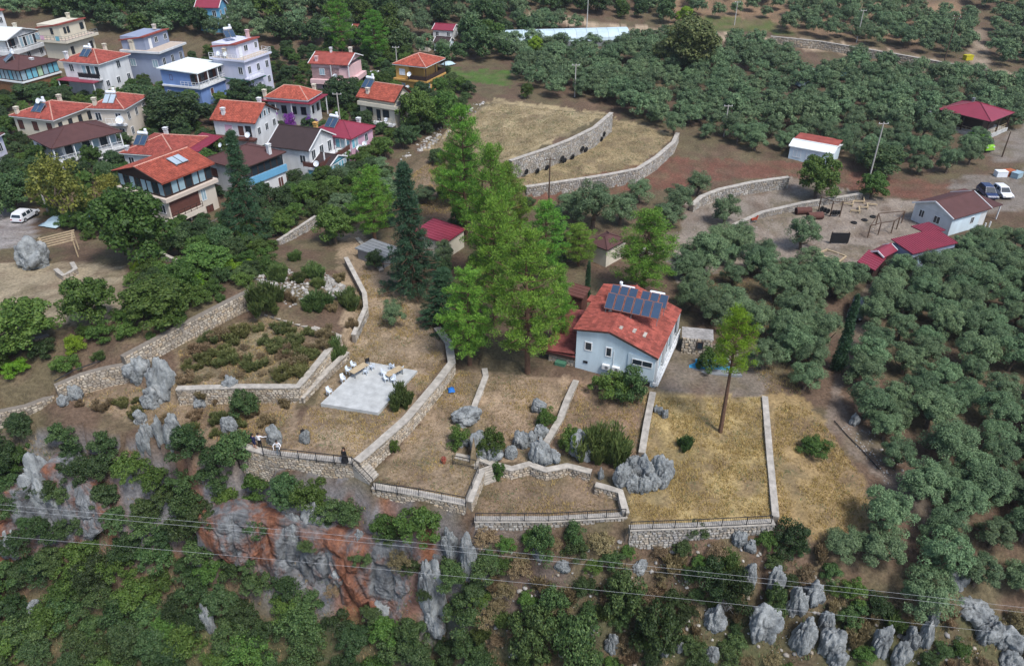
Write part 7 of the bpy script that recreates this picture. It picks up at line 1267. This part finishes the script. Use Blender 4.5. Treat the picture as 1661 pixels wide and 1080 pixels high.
for k in range(5): MB().bar((-2.2,-1.6+k*.8,2.1),(2.2,-1.6+k*.8,2.5),.12).build('rafter', M_WOOD, r)
for x, y in ((-2,-1.6),(2,-1.6),(-2,1.6),(2,1.6)): MB().bar((x,y,-.4),(x,y,2.3),.14).build('post', M_WOOD, r)
for x in (-1.9,1.9): MB().bar((x,-1.8,2.05+.045*(x+1.9)*2),(x,1.8,2.05+.045*(x+1.9)*2),.1).build('beam', M_WOOD, r)
stone_wall('stone_wall', 'small square stone planter on the dry garden', [(92,438,5.6),(104,448,5.6),(122,438,5.6),(116,428,5.6)], 1, thick=.25, both=True, base=4.3, minh=.6); stone_wall('stone_wall', 'pale concrete slab wall leaning in the garden corner', [(262,412,5.6),(288,424,5.5)], 1, thick=.15, mat=M_STONE_G, minh=1.3)
o = MB().tube([tuple(W(x,y,z)) for x, y, z in ((88,618,4.75),(120,600,4.8),(155,588,4.85),(187,575,4.9),(201,556,5.5))], .06, 6).build('hose', M_BLK); tag(o, 'black hose running along the curved wall top', 'hose')
o = MB().tube([tuple(G(x,y)+np.array([0,0,.12])) for x, y in ((1353,684),(1372,706),(1400,735),(1425,762))], .05, 6).build('hose', M_BLK); tag(o, 'black pipe lying beside the track near the olives', 'hose')
rg_ = np.random.default_rng(9); m = MB()
for k in range(9):
    a = k*.7; p0_ = np.array([0,0,-.2]); p1_ = np.array([math.cos(a)*.3,math.sin(a)*.3,.9]); p2_ = p1_+np.array([math.cos(a)*.5,math.sin(a)*.5,.6+.5*rg_.random()]); m.tube([tuple(p0_),tuple(p1_),tuple(p2_)],[.05,.035,.01],5)
    for j in range(3): m.tube([tuple(p1_+(p2_-p1_)*.3*(j+1)), tuple(p1_+(p2_-p1_)*.3*(j+1)+rg_.normal(size=3)*.35+np.array([0,0,.3]))],[.02,.006],4)
o = m.build('dead_tree', pm('bleached_wood', (.45,.42,.38), .9, .15, 3)); o.location = tuple(G(1176,995)); tag(o, 'bleached leafless small tree on the front slope', 'dead tree')
g = G(491,712); r = thing('dark_lump', 'dark rounded lump on the slender pale rock', 'dark_lump', (g[0]+.1, g[1]+.1, g[2]+.62), .4); MB().lathe((0,0,0),[(.1,-.05),(.22,0),(.24,.18),(.16,.32),(.06,.38)],9).build('lump_body', M_BCL, r, smooth=True); MB().tube([(-.1,0,.34),(0,0,.5),(.1,0,.34)],.02,5).build('lump_loop', M_BCL, r)  # rounded dark lump added where the pale rock has a dark patch
g = G(720,752); r = thing('flower_pot', 'small terracotta pot with a red plant by the broad stairs', 'pot', tuple(g)); MB().lathe((0,0,0),[(.16,0),(.24,.35),(.26,.38),(.2,.38)],10).build('pot', pm('terracotta', (.30,.10,.06), .85, .15, 3), r); V, F = leaves(np.random.default_rng(3), np.array([[0,0,.55]]), np.array([.28]), 120, .1, .06); link('plant', np_mesh('plant', V, F, pm('red_leaf', (.25,.04,.03), .7, .3, 5)), r)

# ------------------------------------------------------------------ the air
hz, t, N, L, b = nt('thin_haze'); N.remove(b); pv = N.new('ShaderNodeVolumePrincipled'); pv.inputs['Color'].default_value = (.80,.88,1,1); pv.inputs['Density'].default_value = .00013; pv.inputs['Anisotropy'].default_value = .2; L.new(pv.outputs[0], N['Material Output'].inputs['Volume'])
o = MB().box(-720, 720, -150, 1070, -75, 265).build('haze', hz, kind='stuff'); tag(o, 'thin bluish evening haze over the whole valley', 'haze')
cy.volume_step_rate = 4; cy.volume_max_steps = 64; cy.volume_bounces = 0
